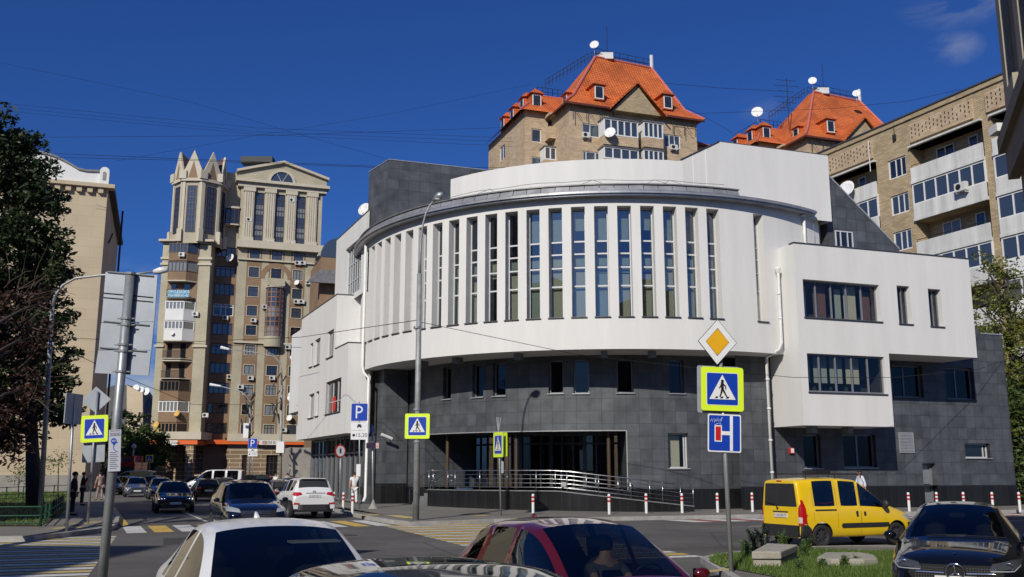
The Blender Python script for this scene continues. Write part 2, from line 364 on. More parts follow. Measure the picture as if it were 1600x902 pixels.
# ---------------------------------------------------------------- ground materials
def groundmat(name, c1, c2, sc=1.0, rough=.9, fine=60, crack=True):
    m, n, b = newmat(name); b.inputs['Roughness'].default_value = rough; b.inputs['Specular IOR Level'].default_value = .25
    t = n.nodes.new('ShaderNodeTexCoord')
    a = n.nodes.new('ShaderNodeTexNoise'); a.inputs['Scale'].default_value = .25*sc; a.inputs['Detail'].default_value = 8; a.inputs['Roughness'].default_value = .7
    f = n.nodes.new('ShaderNodeTexNoise'); f.inputs['Scale'].default_value = fine; f.inputs['Detail'].default_value = 3
    n.links.new(t.outputs['Object'], a.inputs['Vector']); n.links.new(t.outputs['Object'], f.inputs['Vector'])
    r = n.nodes.new('ShaderNodeMapRange'); r.inputs['From Min'].default_value = .3; r.inputs['From Max'].default_value = .7; n.links.new(a.outputs['Fac'], r.inputs['Value'])
    x = n.nodes.new('ShaderNodeMix'); x.data_type = 'RGBA'; n.links.new(r.outputs[0], x.inputs[0]); x.inputs[6].default_value = C3(c1); x.inputs[7].default_value = C3(c2)
    v = n.nodes.new('ShaderNodeMapRange'); v.inputs['From Min'].default_value = .25; v.inputs['From Max'].default_value = .75; v.inputs['To Min'].default_value = .65; v.inputs['To Max'].default_value = 1.35; n.links.new(f.outputs['Fac'], v.inputs['Value'])
    s_ = n.nodes.new('ShaderNodeVectorMath'); s_.operation = 'SCALE'; n.links.new(x.outputs[2], s_.inputs[0]); n.links.new(v.outputs[0], s_.inputs['Scale']); out = s_.outputs[0]
    if crack:
        vo = n.nodes.new('ShaderNodeTexVoronoi'); vo.feature = 'DISTANCE_TO_EDGE'; vo.inputs['Scale'].default_value = .16
        dn = n.nodes.new('ShaderNodeMix'); dn.data_type = 'VECTOR'; dn.inputs[0].default_value = .12
        n.links.new(t.outputs['Object'], dn.inputs[4]); n.links.new(a.outputs['Color'], dn.inputs[5])
        n.links.new(dn.outputs[1], vo.inputs['Vector'])
        cr = n.nodes.new('ShaderNodeMapRange'); cr.inputs['From Min'].default_value = 0; cr.inputs['From Max'].default_value = .006; cr.inputs['To Min'].default_value = .55; cr.inputs['To Max'].default_value = 1
        n.links.new(vo.outputs['Distance'], cr.inputs['Value'])
        s2 = n.nodes.new('ShaderNodeVectorMath'); s2.operation = 'SCALE'; n.links.new(out, s2.inputs[0]); n.links.new(cr.outputs[0], s2.inputs['Scale']); out = s2.outputs[0]
    n.links.new(out, b.inputs['Base Color'])
    bp = n.nodes.new('ShaderNodeBump'); bp.inputs['Strength'].default_value = .35; bp.inputs['Distance'].default_value = .01; n.links.new(f.outputs['Fac'], bp.inputs['Height']); n.links.new(bp.outputs[0], b.inputs['Normal'])
    return m
M['asphalt'] = groundmat('road_asphalt', (.072, .070, .068), (.150, .142, .132))
M['pave'] = groundmat('pavement_asphalt', (.15, .142, .128), (.215, .20, .178), 1.6)
M['kerb'] = mat('kerb_concrete', (.34, .33, .31), .9, var=.25, nscale=2, bump=.3)
M['soil'] = groundmat('soil', (.06, .06, .03), (.11, .09, .05), 3, crack=False)
def paint(name, col):
    m, n, b = newmat(name); b.inputs['Roughness'].default_value = .7
    t = n.nodes.new('ShaderNodeTexCoord'); a = n.nodes.new('ShaderNodeTexNoise'); a.inputs['Scale'].default_value = 9; a.inputs['Detail'].default_value = 8; a.inputs['Roughness'].default_value = .75
    n.links.new(t.outputs['Object'], a.inputs['Vector'])
    r = n.nodes.new('ShaderNodeMapRange'); r.inputs['From Min'].default_value = .50; r.inputs['From Max'].default_value = .68; r.inputs['To Min'].default_value = 0; r.inputs['To Max'].default_value = .8; n.links.new(a.outputs['Fac'], r.inputs['Value'])
    x = n.nodes.new('ShaderNodeMix'); x.data_type = 'RGBA'; n.links.new(r.outputs[0], x.inputs[0]); x.inputs[6].default_value = C3(col); x.inputs[7].default_value = (.13, .125, .12, 1)
    n.links.new(x.outputs[2], b.inputs['Base Color']); return m
M['p_white'] = paint('white_road_paint', (.62, .61, .57)); M['p_yel'] = paint('yellow_road_paint', (.62, .41, .07)); M['p_red'] = paint('red_road_paint', (.30, .085, .075))
M['p_yelpale'] = paint('faded_yellow_paint', (.55, .43, .17))

# ---------------------------------------------------------------- ground
g = MB(); g.face([(-3000, -3000, 0), (3000, -3000, 0), (3000, 3000, 0), (-3000, 3000, 0)])
tag(g.build('ground', M['asphalt']), kind='structure')
def V2(x, y): return Vector((x, y))
K0 = V2(-.7, 38.0)                                   # a point on the kerb line before the round building
def K(t, o=0): p = K0+E_*t+Vector((-.336, .942))*o; return p
def raised(name, poly, z, matn='pave', kerbw=.15, back=None):
    """pavement sheet of height z with a kerb running round its edge; back(p)->z lets it rise"""
    zf = back or (lambda p: z)
    m = MB(); m.face([(p.x, p.y, zf(p)) for p in poly]); 
    o = m.build(name, M[matn]); tag(o, kind='structure')
    k = MB(); n = len(poly)
    for i in range(n):
        a, b = poly[i], poly[(i+1) % n]; d = (b-a)
        if d.length < .01: continue
        L = d.length; d = d/L; nn = Vector((d.y, -d.x)); m_ = max(1, int(L/1.0)) if L < 80 else 1
        za, zb_ = zf(a), zf(b)
        for q in range(m_):
            t0, t1 = q/m_, (q+1)/m_; p0, p1 = a+d*(L*t0+(.006 if m_ > 1 else 0)), a+d*(L*t1-(.006 if m_ > 1 else 0)); h0, h1 = lerp(za, zb_, t0)+.004, lerp(za, zb_, t1)+.004
            k.hexa([(p0.x+nn.x*.01, p0.y+nn.y*.01, -.05), (p1.x+nn.x*.01, p1.y+nn.y*.01, -.05), (p1.x-nn.x*kerbw, p1.y-nn.y*kerbw, -.05), (p0.x-nn.x*kerbw, p0.y-nn.y*kerbw, -.05),
                    (p0.x+nn.x*.01, p0.y+nn.y*.01, h0), (p1.x+nn.x*.01, p1.y+nn.y*.01, h1), (p1.x-nn.x*kerbw, p1.y-nn.y*kerbw, h1), (p0.x-nn.x*kerbw, p0.y-nn.y*kerbw, h0)], (0,))
    ko = k.build('kerb', M['kerb']); tag(ko, kind='structure')
    return o
def sidez(p): return .15+.012*max(0, min(14, (p-K0).dot(Vector((-.336, .942)))))
# pavement round the main building: along the cross street and up the left street
LS = [at_z(523, 800, 0).to_2d(), at_z(546, 806, 0).to_2d(), at_z(572, 812.5, 0).to_2d(), at_z(604, 818, 0).to_2d(), at_z(640, 822.5, 0).to_2d(), at_z(700, 820.5, 0).to_2d()]
far = LS[0]+A_*120
# split in strips so the sheet rises towards the walls
pv = [far, LS[0], LS[1], LS[2], LS[3], LS[4], LS[5], K(0), K(14), K(60), K(60, 60), V2(far.x+20, far.y)]
raised('pavement', pv, .15)
rise = MB(); W0 = V2(0, 0)
a0, a1 = K(-3.2, 4.0), K(45, 4.0); b0, b1 = K(-4.3, 13.5), K(45, 13.5)
rise.face([(a0.x, a0.y, .152), (a1.x, a1.y, .152), (b1.x, b1.y, .32), (b0.x, b0.y, .32)])
tag(rise.build('pavement', M['pave']), kind='structure')
# left pavement with the corner garden
lk = [at_z(x, y, 0).to_2d() for x, y in [(186, 812), (184, 822), (176, 829), (150, 834), (95, 841), (50, 846), (-60, 848)]]
lf = lk[0]+A_*130
left_side = [V2(-120, lf.y), V2(-120, lk[-1].y-6), lk[-1], lk[-2], lk[-3], lk[-4], lk[-5], lk[-6], lk[-7], lf]
left_side = left_side  # counter-clockwise seen from above
raised('left_pavement', left_side, .15)
# island with grass at the right front
isl = [at_z(x, y, 0).to_2d() for x, y in [(1095, 880), (1118, 874), (1165, 868), (1250, 862), (1330, 860), (1420, 861), (1560, 868)]]
isl_near = [V2(13, 16.5), V2(9.5, 14.2), V2(6.5, 13.0), V2(4.5, 14.6), V2(3.9, 17.0)]
raised('island_pavement', list(reversed(isl))+list(reversed(isl_near)), .12)
# ---------------------------------------------------------------- road markings
def quad_mark(mb, p, q, r, s, z=.004): mb.face([(p.x, p.y, z), (q.x, q.y, z), (r.x, r.y, z), (s.x, s.y, z)])
def stripes(name, start, across, along, n, w, gap, L, mats, skew=0, z=.004, split=None):
    """zebra: n bars, advancing along 'along', each bar of length L pointing 'across'"""
    m = MB()
    for i in range(n):
        m.cur = i % len(mats); p = start+along*(i*(w+gap))
        quad_mark(m, p, p+across*L, p+across*L+along*w, p+along*w, z)
    tag(m.build(name, [M[x] for x in mats]), kind='structure')
NE = Vector((.336, -.942))
ca = at_z(640, 824, 0).to_2d(); cb = at_z(768, 818.5, 0).to_2d()
st = K(-4.4, -.4); stripes('crosswalk', st, E_, NE, 24, .42, .22, 4.4, ['p_yel', 'p_white'])
# crosswalk over the left arm of the cross street
c0 = at_z(172, 838, 0).to_2d(); stripes('crosswalk', c0-E_*14+Vector((.2, 0)), E_, NE, 26, .42, .22, 14, ['p_white', 'p_yelpale'])
# crosswalk over the left street: blocks side by side
b0_ = at_z(198, 833.5, 0).to_2d(); b1_ = at_z(590, 822, 0).to_2d(); dd = (b1_-b0_); Lc = dd.length; dd = dd/Lc
m = MB(); k = int(Lc/.86)
for i in range(k+1):
    m.cur = i % 2; p = b0_+dd*(i*.86)
    quad_mark(m, p, p+dd*.62, p+dd*.62+A_*4.0, p+A_*4.0)
tag(m.build('crosswalk', [M['p_white'], M['p_yel']]), kind='structure')
# red and white hump marks by the kerb
m = MB()
for i in range(26):
    m.cur = i % 2; p = K(7.6+i*.85, -2.05); quad_mark(m, p, p+E_*.85, p+E_*.45-NE*1.8, p-E_*.4-NE*1.8)
tag(m.build('speed_hump_marking', [M['p_white'], M['p_red']]), kind='structure')
def line(name, p, q, w, mt, z=.0045):
    m = MB(); d = (q-p).normalized(); n_ = Vector((d.y, -d.x))*w/2; quad_mark(m, p-n_, q-n_, q+n_, p+n_, z); return tag(m.build(name, M[mt]), kind='structure')
line('lane_line', K(8, -5.2), K(30, -5.2), .12, 'p_white')
y0 = at_z(196, 822, 0).to_2d(); line('yellow_kerb_line', y0, y0+A_*22, .28, 'p_yel')
w0 = at_z(322, 815, 0).to_2d(); line('lane_line', w0, w0+A_*11, .13, 'p_white'); 
line('lane_line', at_z(225, 777, 0).to_2d(), at_z(330, 775, 0).to_2d(), .3, 'p_white')
# yellow tactile strips on the pavements
m = MB()
for (x, y, x2, y2) in [(80, 826, 128, 823.5), (115, 819, 160, 815.5)]:
    p, q = at_z(x, y, .155).to_2d(), at_z(x2, y2, .155).to_2d(); n_ = (q-p).normalized(); n_ = Vector((n_.y, -n_.x))*.3; quad_mark(m, p-n_, q-n_, q+n_, p+n_, .156)
for (x, y, x2, y2) in [(562, 806, 610, 803), (600, 803.5, 645, 810), (724, 801.5, 756, 806)]:
    p, q = at_z(x, y, .155).to_2d(), at_z(x2, y2, .155).to_2d(); n_ = (q-p).normalized(); n_ = Vector((n_.y, -n_.x))*.3; quad_mark(m, p-n_, q-n_, q+n_, p+n_, .158)
p, q = at_z(1085, 895, .125).to_2d(), at_z(1190, 884, .125).to_2d(); n_ = Vector((0, .15)); quad_mark(m, p-n_, q-n_, q+n_, p+n_, .1245)
tag(m.build('tactile_strip_paint', M['p_yelpale']), kind='structure')

# ================================================================ MAIN BUILDING
CX, CY, RD = 5.5, 58.7, 14.7
drum = Cyl((CX, CY), RD); bld = thing('civic_building', 'white round-fronted building with tall narrow windows above a dark stone base', 'building', (CX, CY, .2))
def arc(S, a0, a1, n, z, out=0): return [S.P(lerp(a0, a1, i/n), z, out) for i in range(n+1)]
rd = R_(1)*RD
ZB, ZT = 7.5, 14.75
PF = Plane((13.56, 45.0), E_)            # front plane of the right wing
holes = []
for k in range(-17, 5): a = (-2.03+4.262*k)*rd; holes.append((a, a+2.56*rd, 9.0, 14.33, .5))
holes.append((25.25*rd, 27.6*rd, 9.0, 14.33, .5))
m = MB(); wall(m, drum, -82*rd, 45*rd, ZB, ZT, holes, .5, .5)
# lower lip and soffit ring
n = 60
for i in range(n):
    a, b = lerp(-82, 45, i/n)*rd, lerp(-82, 45, (i+1)/n)*rd
    m.face([drum.P(b, ZB, 0), drum.P(a, ZB, 0), drum.P(a, ZB, -3.2), drum.P(b, ZB, -3.2)])
m.build('round_wall', M['stucco'], bld)
# windows of the drum
for i, h in enumerate(holes):
    hh = (h[0], h[1], 9.02, 14.31)
    f = window(drum, hh, bld, .5, 'frame_w', 'glass_b', (), (.29, .46, .585, .70), .05, .075, 'sill')
    for (z0, z1, mt) in [(9.1, 9.1+random.choice([1.5, 1.5, 1.5, 0, 1.1]) + .001, random.choice(['blind', 'blind', 'blind_g'])), (11.15+random.random()*.2, 12.0, random.choice(['blind', 'blind_g', 'blind_g']))]:
        if z1-z0 < .2: continue
        b_ = MB(); sbox(b_, drum, h[0]+.06, h[1]-.06, z0 if mt != 'x' else z0, z1+ (0 if z0 > 10 else .95), -.66, -.65); b_.build('blind', M[mt], f)
    if 12 < i < 18 or random.random() < .3:
        b_ = MB(); sbox(b_, drum, h[0]+.06, h[1]-.06, 12.75 if i % 3 else 13.3, 14.25, -.66, -.65); b_.build('blind', M['blind_g'], f)
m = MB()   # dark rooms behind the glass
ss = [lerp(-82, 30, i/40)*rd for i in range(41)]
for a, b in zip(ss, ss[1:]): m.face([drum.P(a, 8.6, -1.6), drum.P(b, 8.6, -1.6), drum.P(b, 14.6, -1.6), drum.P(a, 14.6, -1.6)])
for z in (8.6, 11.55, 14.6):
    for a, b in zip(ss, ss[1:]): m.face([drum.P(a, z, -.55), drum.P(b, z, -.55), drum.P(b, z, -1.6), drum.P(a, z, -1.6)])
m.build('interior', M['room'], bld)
# cornice: stacked zinc gutter sections
m = MB()
def ring(a0, a1, z0, z1, o0, o1, n=70):
    for i in range(n):
        a, b = lerp(a0, a1, i/n)*rd, lerp(a0, a1, (i+1)/n)*rd
        sk = []
        if i: sk.append(5)
        if i < n-1: sk.append(3)
        m.hexa([drum.P(a, z0, o1), drum.P(b, z0, o1), drum.P(b, z0, o0), drum.P(a, z0, o0), drum.P(a, z1, o1), drum.P(b, z1, o1), drum.P(b, z1, o0), drum.P(a, z1, o0)], sk)
m.cur = 0; ring(-84, 41.2, 14.75, 14.83, -.6, .42); ring(-84, 41.2, 14.83, 14.93, -.6, .52)
m.cur = 1; ring(-84, 41.2, 14.93, 14.99, -.6, .45)
m.cur = 0
for i in range(38):
    if i % 1 == 0:
        a = lerp(-80, 21.5, i/38); b = lerp(-80, 21.5, (i+1)/38)-.12
        # tilted sheets of the upper band
        A0, B0 = a*rd, b*rd
        m.hexa([drum.P(A0, 14.99, .36), drum.P(B0, 14.99, .36), drum.P(B0, 14.99, .1), drum.P(A0, 14.99, .1), drum.P(A0, 15.30, .22+random.uniform(-.015, .015)), drum.P(B0, 15.30, .22+random.uniform(-.015, .015)), drum.P(B0, 15.30, 0), drum.P(A0, 15.30, 0)])
m.cur = 1; ring(-80, 21.5, 15.30, 15.36, -.3, .3)
m.build('cornice', [M['zinc'], M['zinc_d']], bld)
m = MB(); m.face([drum.P(lerp(-100, 75, i/40)*rd, 14.74, -.02) for i in range(41)]+[V2(20, 70).to_3d()+Vector((0, 0, 14.74)), V2(-6, 72).to_3d()+Vector((0, 0, 14.74))]); m.build('roof', M['zinc_d'], bld)
# lightning wires on the roof edge
m = MB()
for a0 in (-9, 3, 6, -30):
    m.tube([drum.P(a0*rd, 15.3, .25), drum.P((a0+2.5)*rd, 15.75, -.4), drum.P((a0+5)*rd, 15.3, .25)], .012, 4)
m.tube([drum.P(lerp(-60, 20, i/30)*rd, 15.72+.03*math.sin(i*1.3), -.4) for i in range(31)], .012, 4)
m.build('roof_wire', M['galv'], bld)
# set-back curved parapet, block
par = Cyl((CX, CY), 12.9)
m = MB(); p0 = math.degrees(math.atan2(-3.4-CX, CY-50.3)); pe = math.degrees(math.atan2(8.95-CX, CY-48.7))
pa0, _ = par.px(704, 300); 
BC = V2(10.4, 45.84); BL = V2(8.98, 48.7); BRt = V2(16.5, 48.0)
pa1, _ = par.px(1066, 250)
wall(m, par, pa0, pa1, 14.7, 17.25, (), .3, .8)
top = [par.P(lerp(pa0, pa1, i/30), 17.25) for i in range(31)]; topi = [par.P(lerp(pa0, pa1, i/30), 17.25, -.3) for i in range(31)]
for i in range(30): m.face([top[i], top[i+1], topi[i+1], topi[i]])
for i in range(30): m.face([par.P(lerp(pa0, pa1, (i+1)/30), 14.7, -.3), par.P(lerp(pa0, pa1, i/30), 14.7, -.3), topi[i], topi[i+1]])
m.face([top[0], topi[0], par.P(pa0, 14.7, -.3), par.P(pa0, 14.7)])
m.build('parapet_wall', M['stucco'], bld)
m = MB(); dl = (BL-BC).normalized(); dr = (BRt-BC).normalized()
m.prism([BC, BRt, BRt+dl*6, BC+dl*3.2+dr*0, ], 14.6, 18.15, (0, 1))
m.build('roof_block', M['stucco'], bld)
m = MB(); pl = Plane(BL+dl*.1, -dl)
for t in (.33, .66): a = pl.o+(BC-BL)*t; m.hexa([ (a.x-.02-pl.n.x*-.0, a.y-.02, 14.9), (a.x+.01, a.y-.03, 14.9), (a.x+.01, a.y+.01, 14.9), (a.x-.02, a.y+.01, 14.9), (a.x-.02, a.y-.02, 18.1), (a.x+.01, a.y-.03, 18.1), (a.x+.01, a.y+.01, 18.1), (a.x-.02, a.y+.01, 18.1)])
m.build('panel_joint', M['frame_w'], bld)
m = MB(); m.prism([BC-dr*.05, BRt+dr*.05, BRt+dl*6, BC+dl*3.25-dr*.05], 18.15, 18.2); m.build('coping', M['sill'], bld)
# dark stone lift block
LC = V2(-6.9, 51.5); ln = (V2(-8.33, 53.8)-LC).normalized()
m = MB(); m.prism([LC, LC+E_*9.5, LC+E_*9.5+ln*2.72, LC+ln*2.72], 13.2, 19.1, (0, 1)); m.build('stone_block', M['stone'], bld)
m = MB(); m.prism([LC-E_*.03-ln*.03, LC+E_*9.5, LC+E_*9.5+ln*2.75, LC+ln*2.75-E_*.03], 19.1, 19.14); m.build('coping', M['sill_l'], bld)
# dark stone gable beside the block
PD = Plane(BRt+E_*.15-E_.orthogonal()*0+Vector((-.336, .942))*.5, E_)
sA, zA = PD.px(1298, 279); sB, zB = PD.px(1405, 391)
m = MB(); m.extr([PD.P(sA-.4, 12.0), PD.P(sB+.3, 12.0), PD.P(sB, zB), PD.P(sA, zA), PD.P(sA-.4, zA+.3)], Vector((-.336*.6, .942*.6, 0)))
sg = m.build('stone_gable', M['stone'], bld)
m = MB(); u1, u0 = PD.P(sA-.4, zA+.32, .04), PD.P(sB, zB+.02, .04); m.extr([u1, u0, u0+Vector((0, 0, .1)), u1+Vector((0, 0, .1))], Vector((-.336*.7, .942*.7, 0))); m.build('coping', M['sill_l'], sg)
h = (*sorted([PD.px(1304, 370)[0], PD.px(1331, 370)[0]]), PD.px(1318, 388)[1]-.3, PD.px(1318, 362)[1])
window(Plane(PD.P(0, 0, .1).to_2d(), E_), h, bld, .08, 'frame_w', 'pane_d', (.3, .7), (), .05)
# ---------------- right wing: stepped white box
sL = 0.0; s1, zlow = PF.px(1397, 666); _, zmid = PF.px(1390, 552.5); s2, _ = PF.px(1527, 556); _, ztop = PF.px(1240, 379.5)
s2b = PF.px(1513, 405)[0]; s2 = (s2+s2b)/2; zlow = PF.px(1250, 664.5)[1]
def hp(P_, x0, x1, yt, yb):
    xm = (x0+x1)/2; a = P_.px(x0, (yt+yb)/2)[0]; b = P_.px(x1, (yt+yb)/2)[0]; return (a, b, P_.px(xm, yb)[1], P_.px(xm, yt)[1])
hw = [hp(PF, 1256, 1375, 441, 499), hp(PF, 1403, 1423, 447, 506), hp(PF, 1452, 1472, 452, 510)]
hl = [hp(PF, 1262.5, 1383, 555, 614)]
DP = 2.4
m = MB(); wall(m, PF, 0, s2, zmid, ztop, hw, .35); wall(m, PF, 0, s1, zlow, zmid, hl, .25)
bk = Vector((-.336, .942, 0))*(DP+.0)
def P3(s, z, o=0): return PF.P(s, z, o)
m.face([P3(s1, zmid), P3(s2, zmid), P3(s2, zmid, -DP-.3), P3(s1, zmid, -DP-.3)][::-1])
m.face([P3(0, zlow), P3(s1, zlow), P3(s1, zlow, -DP-.3), P3(0, zlow, -DP-.3)][::-1])
m.face([P3(s2, zmid), P3(s2, zmid, -8), P3(s2, ztop, -8), P3(s2, ztop)]); m.face([P3(s1, zlow), P3(s1, zlow, -DP-.3), P3(s1, zmid, -DP-.3), P3(s1, zmid)])
m.face([P3(0, zlow, -DP-.3), P3(0, zlow), P3(0, ztop), P3(0, ztop, -DP-.3)])
m.face([P3(0, ztop-.15, -.3), P3(s2, ztop-.15, -.3), P3(s2, ztop-.15, -8), P3(0, ztop-.15, -8)])
m.face([P3(0, ztop), P3(s2, ztop), P3(s2, ztop, -.3), P3(0, ztop, -.3)]); m.face([P3(0, ztop-.16, -.3), P3(s2, ztop-.16, -.3), P3(s2, ztop, -.3), P3(0, ztop, -.3)])
m.build('wing_wall', M['stucco'], bld)
m = MB(); sbox(m, PF, -.05, s2+.05, ztop, ztop+.04, -.35, .05); m.build('coping', M['sill'], bld)
def room(S, h, back, mt='room'):
    m.face([S.P(h[0]-.3, h[2]-.3, back), S.P(h[1]+.3, h[2]-.3, back), S.P(h[1]+.3, h[3]+.3, back), S.P(h[0]-.3, h[3]+.3, back)])
    for (p, q) in (((h[0]-.3, h[2]-.3), (h[1]+.3, h[2]-.3)), ((h[1]+.3, h[3]+.3), (h[0]-.3, h[3]+.3)), ((h[0]-.3, h[3]+.3), (h[0]-.3, h[2]-.3)), ((h[1]+.3, h[2]-.3), (h[1]+.3, h[3]+.3))):
        m.face([S.P(*p, back), S.P(*q, back), S.P(*q, -.37), S.P(*p, -.37)])
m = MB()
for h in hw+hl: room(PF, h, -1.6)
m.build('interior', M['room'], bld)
f = window(PF, hw[0], bld, .35, 'frame_a', 'glass_c', (.2, .4, .6, .8), (), .07, .08, 'sill')
for t0, t1, mt in ((.22, .38, 'blind_r'), (.50, .58, 'blind_g'), (.62, .78, 'blind'), (.84, .97, 'blind_r'), (.02, .12, 'blind')):
    b_ = MB(); a, b, c, d = hw[0]; sbox(b_, PF, lerp(a, b, t0), lerp(a, b, t1), c+.05, d-.05-.3*random.random(), -.62, -.6); b_.build('curtain', M[mt], f)
window(PF, hw[1], bld, .35, 'frame_a', 'glass_c', (.6,), (), .06, .05, 'sill'); window(PF, hw[2], bld, .35, 'frame_a', 'glass_c', (.6,), (), .06, .05, 'sill')
f = window(PF, hl[0], bld, .22, 'frame_a', 'glass_c', (.17, .38, .59, .80), (), .07, .08, 'sill')
for t0, t1, mt in ((.19, .36, 'blind_g'), (.4, .56, 'blind_g'), (.61, .78, 'blind'), (.03, .14, 'blind')):
    b_ = MB(); a, b, c, d = hl[0]; sbox(b_, PF, lerp(a, b, t0), lerp(a, b, t1), c+.5, d-.05, -.72, -.7); b_.build('curtain', M[mt], f)
# ---------------- dark stone base, right part
PS = Plane(PF.P(0, 0, -DP).to_2d(), E_); sR, _ = PS.px(1588, 780); _, zr = PS.px(1566, 524); sR2, _ = PS.px(1567, 524); sR = (sR+sR2)/2
ZP = PS.px(1400, 759)[1]
hs = [hp(PS, 1395, 1442, 571, 621), hp(PS, 1478, 1522, 575, 624), hp(PS, 1256, 1283, 679, 732), hp(PS, 1318, 1369, 679, 731), hp(PS, 1508, 1547, 693, 716)]
hd = [hp(PS, 1443, 1464, 724, 780)]; hd[0] = (hd[0][0], hd[0][1], .3, hd[0][3])
m = MB(); sw0 = -2.0; sc_ = max(s2+.4, hs[1][1]+.25)
wall(m, PS, sw0, sc_, ZP, zmid+.3, hs+[(hd[0][0], hd[0][1], ZP, hd[0][3], .45)], .3)
wall(m, PS, sc_, sR, ZP, zr, [hs[4]], .3)
# slanted shoulder
q0 = PS.P(s2-.1, zmid+.3, .01); 
m.extr([PS.P(sc_-.4, zr-.3, .005), PS.P(sc_+.6, zr, .005), PS.P(sc_-.4, zr+.95, .005)], Vector((-.336*.4, .942*.4, 0)))
m.face([PS.P(sR, .2), PS.P(sR, .2, -14), PS.P(sR, zr, -14), PS.P(sR, zr)])
m.face([PS.P(sc_, zr), PS.P(sR, zr), PS.P(sR, zr, -14), PS.P(sc_, zr, -14)])
m.build('stone_wall', M['stone'], bld)
m = MB(); wall(m, PS.off(.03), sw0, sR+.02, .2, ZP, [(hd[0][0], hd[0][1], .2, ZP, .45)], .45); sbox(m, PS, sR-.001, sR+.03, .2, ZP, -10, .029); m.build('plinth', M['black_tile'], bld)
m = MB(); sbox(m, PS, sc_+.5, sR+.03, zr, zr+.06, -.4, .04); m.build('coping', M['sill_l'], bld)
window(PS, hs[0], bld, .3, 'frame_a', 'glass_dk', (.45,), (), .07, .07, 'sill'); window(PS, hs[1], bld, .3, 'frame_a', 'glass_dk', (.45,), (), .07, .07, 'sill')
window(PS, hs[2], bld, .3, 'frame_a', 'glass_dk', (), (), .08, .07, 'sill_l'); window(PS, hs[3], bld, .3, 'frame_a', 'glass_dk', (.5,), (), .07, .09, 'sill_l')
window(PS, hs[4], bld, .3, 'frame_w', 'pane_d', (.85,), (), .07, .05, 'sill_l')
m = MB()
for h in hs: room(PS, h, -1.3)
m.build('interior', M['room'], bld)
def door(S, h, dep, name='door', glass=True, fm='frame_w'):
    a, b, c, d = h[:4]; m = MB(); sbox(m, S, a, a+.12, c, d, -dep, -dep+.09); sbox(m, S, b-.12, b, c, d, -dep, -dep+.09); sbox(m, S, a+.12, b-.12, d-.12, d, -dep, -dep+.088); sbox(m, S, a+.12, b-.12, c, c+.5, -dep, -dep+.06); sbox(m, S, a+.12, b-.12, c+1.0, c+1.1, -dep, -dep+.08)
    o = m.build(name, M[fm], bld); g = MB(); sbox(g, S, a+.02, b-.02, c+.02, d-.02, -dep-.02, -dep+.02); g.build('pane', M['pane_d'] if glass else M['galv'], o)
    k = MB(); k.tube([S.P(a+.18, c+.95, -dep+.1), S.P(a+.18, c+.95, -dep+.16), S.P(a+.18, c+1.3, -dep+.16), S.P(a+.18, c+1.3, -dep+.1)], .015, 6); k.build('handle', M['steel'], o); return o
door(PS, hd[0], .4, glass=False, fm='frame_a')
# louvre grille, alarm box
lo = hp(PS, 1404.5, 1427, 676, 708); m = MB(); sbox(m, PS, lo[0], lo[1], lo[2], lo[3], 0, .02)
k = 14
for i in range(k): z = lerp(lo[2], lo[3], (i+.5)/k); sbox(m, PS, lo[0]+.03, lo[1]-.03, z-.025, z+.012, .02, .05)
for a, b in ((lo[0], lo[0]+.03), (lo[1]-.03, lo[1])): sbox(m, PS, a, b, lo[2], lo[3], .02, .055)
m.build('louvre_vent', M['sill_l'], bld)
al = hp(PS, 1232, 1239, 700, 709); m = MB(); sbox(m, PS, al[0], al[1], al[2], al[3], 0, .12); ao = m.build('alarm_box', mat('alarm_red', (.5, .02, .02), .5), bld)
m = MB(); sbox(m, PS, al[0]+.06, al[1]-.03, al[2]+.04, al[3]-.03, .12, .13); m.build('alarm_plate', M['frame_white'], ao)
# brackets under the soffits
m = MB()
for x in (1284, 1340): a = PF.px(x, 668)[0]; sbox(m, PF, a-.14, a+.14, zlow-.32, zlow, -1.0, -.5)
for x, y in ((652, 575), (708, 562), (806, 552), (944, 549), (1021, 549)): a = drum.px(x, y, -.5)[0]; sbox(m, drum, a-.16, a+.16, ZB-.3, ZB, -1.1, -.6)
m.build('soffit_lamp', M['zinc_d'], bld)
# ---------------- dark stone base, round part
RB = 12.35; base = Cyl((CX, CY), RB); rb = R_(1)*RB
def hc(x0, x1, yt, yb): return (base.px(x0, (yt+yb)/2)[0], base.px(x1, (yt+yb)/2)[0], base.px((x0+x1)/2, yb)[1], base.px((x0+x1)/2, yt)[1])
hb = []
for x0, x1, yb in ((692, 704.5, 624), (738, 755, 621), (770, 790, 619), (857, 880, 615), (896, 920.5, 615), (964, 990, 614), (1046, 1069, 615)):
    q = hc(x0, x1, 590, yb); hb.append((q[0], q[1], q[2], 7.3))
hb.append(hc(1168, 1192, 606, 658)); hb.append(hc(1044, 1076, 677, 732))
ed0 = base.px(664, 700)[0]; ed1, zE = base.px(978, 672)
zE = base.px(900, 674)[1]
_, ZP2 = base.px(1060, 764)
dr_ = hc(1177, 1210, 725, 790); dr_ = (dr_[0], dr_[1], .3, dr_[3])
aE = base.px(1216, 700)[0]
aL = -66*rb
m = MB(); wall(m, base, aL, aE+.6, ZP2, 7.6, hb+[(ed0, ed1, ZP2, zE, 3.2), (dr_[0], dr_[1], ZP2, dr_[3], .4)], .3, .45)
m.build('stone_wall', M['stone'], bld)
m = MB(); b2 = Cyl((CX, CY), RB+.03); k_ = (RB+.03)/RB; wall(m, b2, aL*k_, (aE+.6)*k_, .15, ZP2, [(ed0*k_, ed1*k_, .15, ZP2, 2.0), (dr_[0]*k_, dr_[1]*k_, .15, ZP2, .4)], .4, .45); m.build('plinth', M['black_tile'], bld)
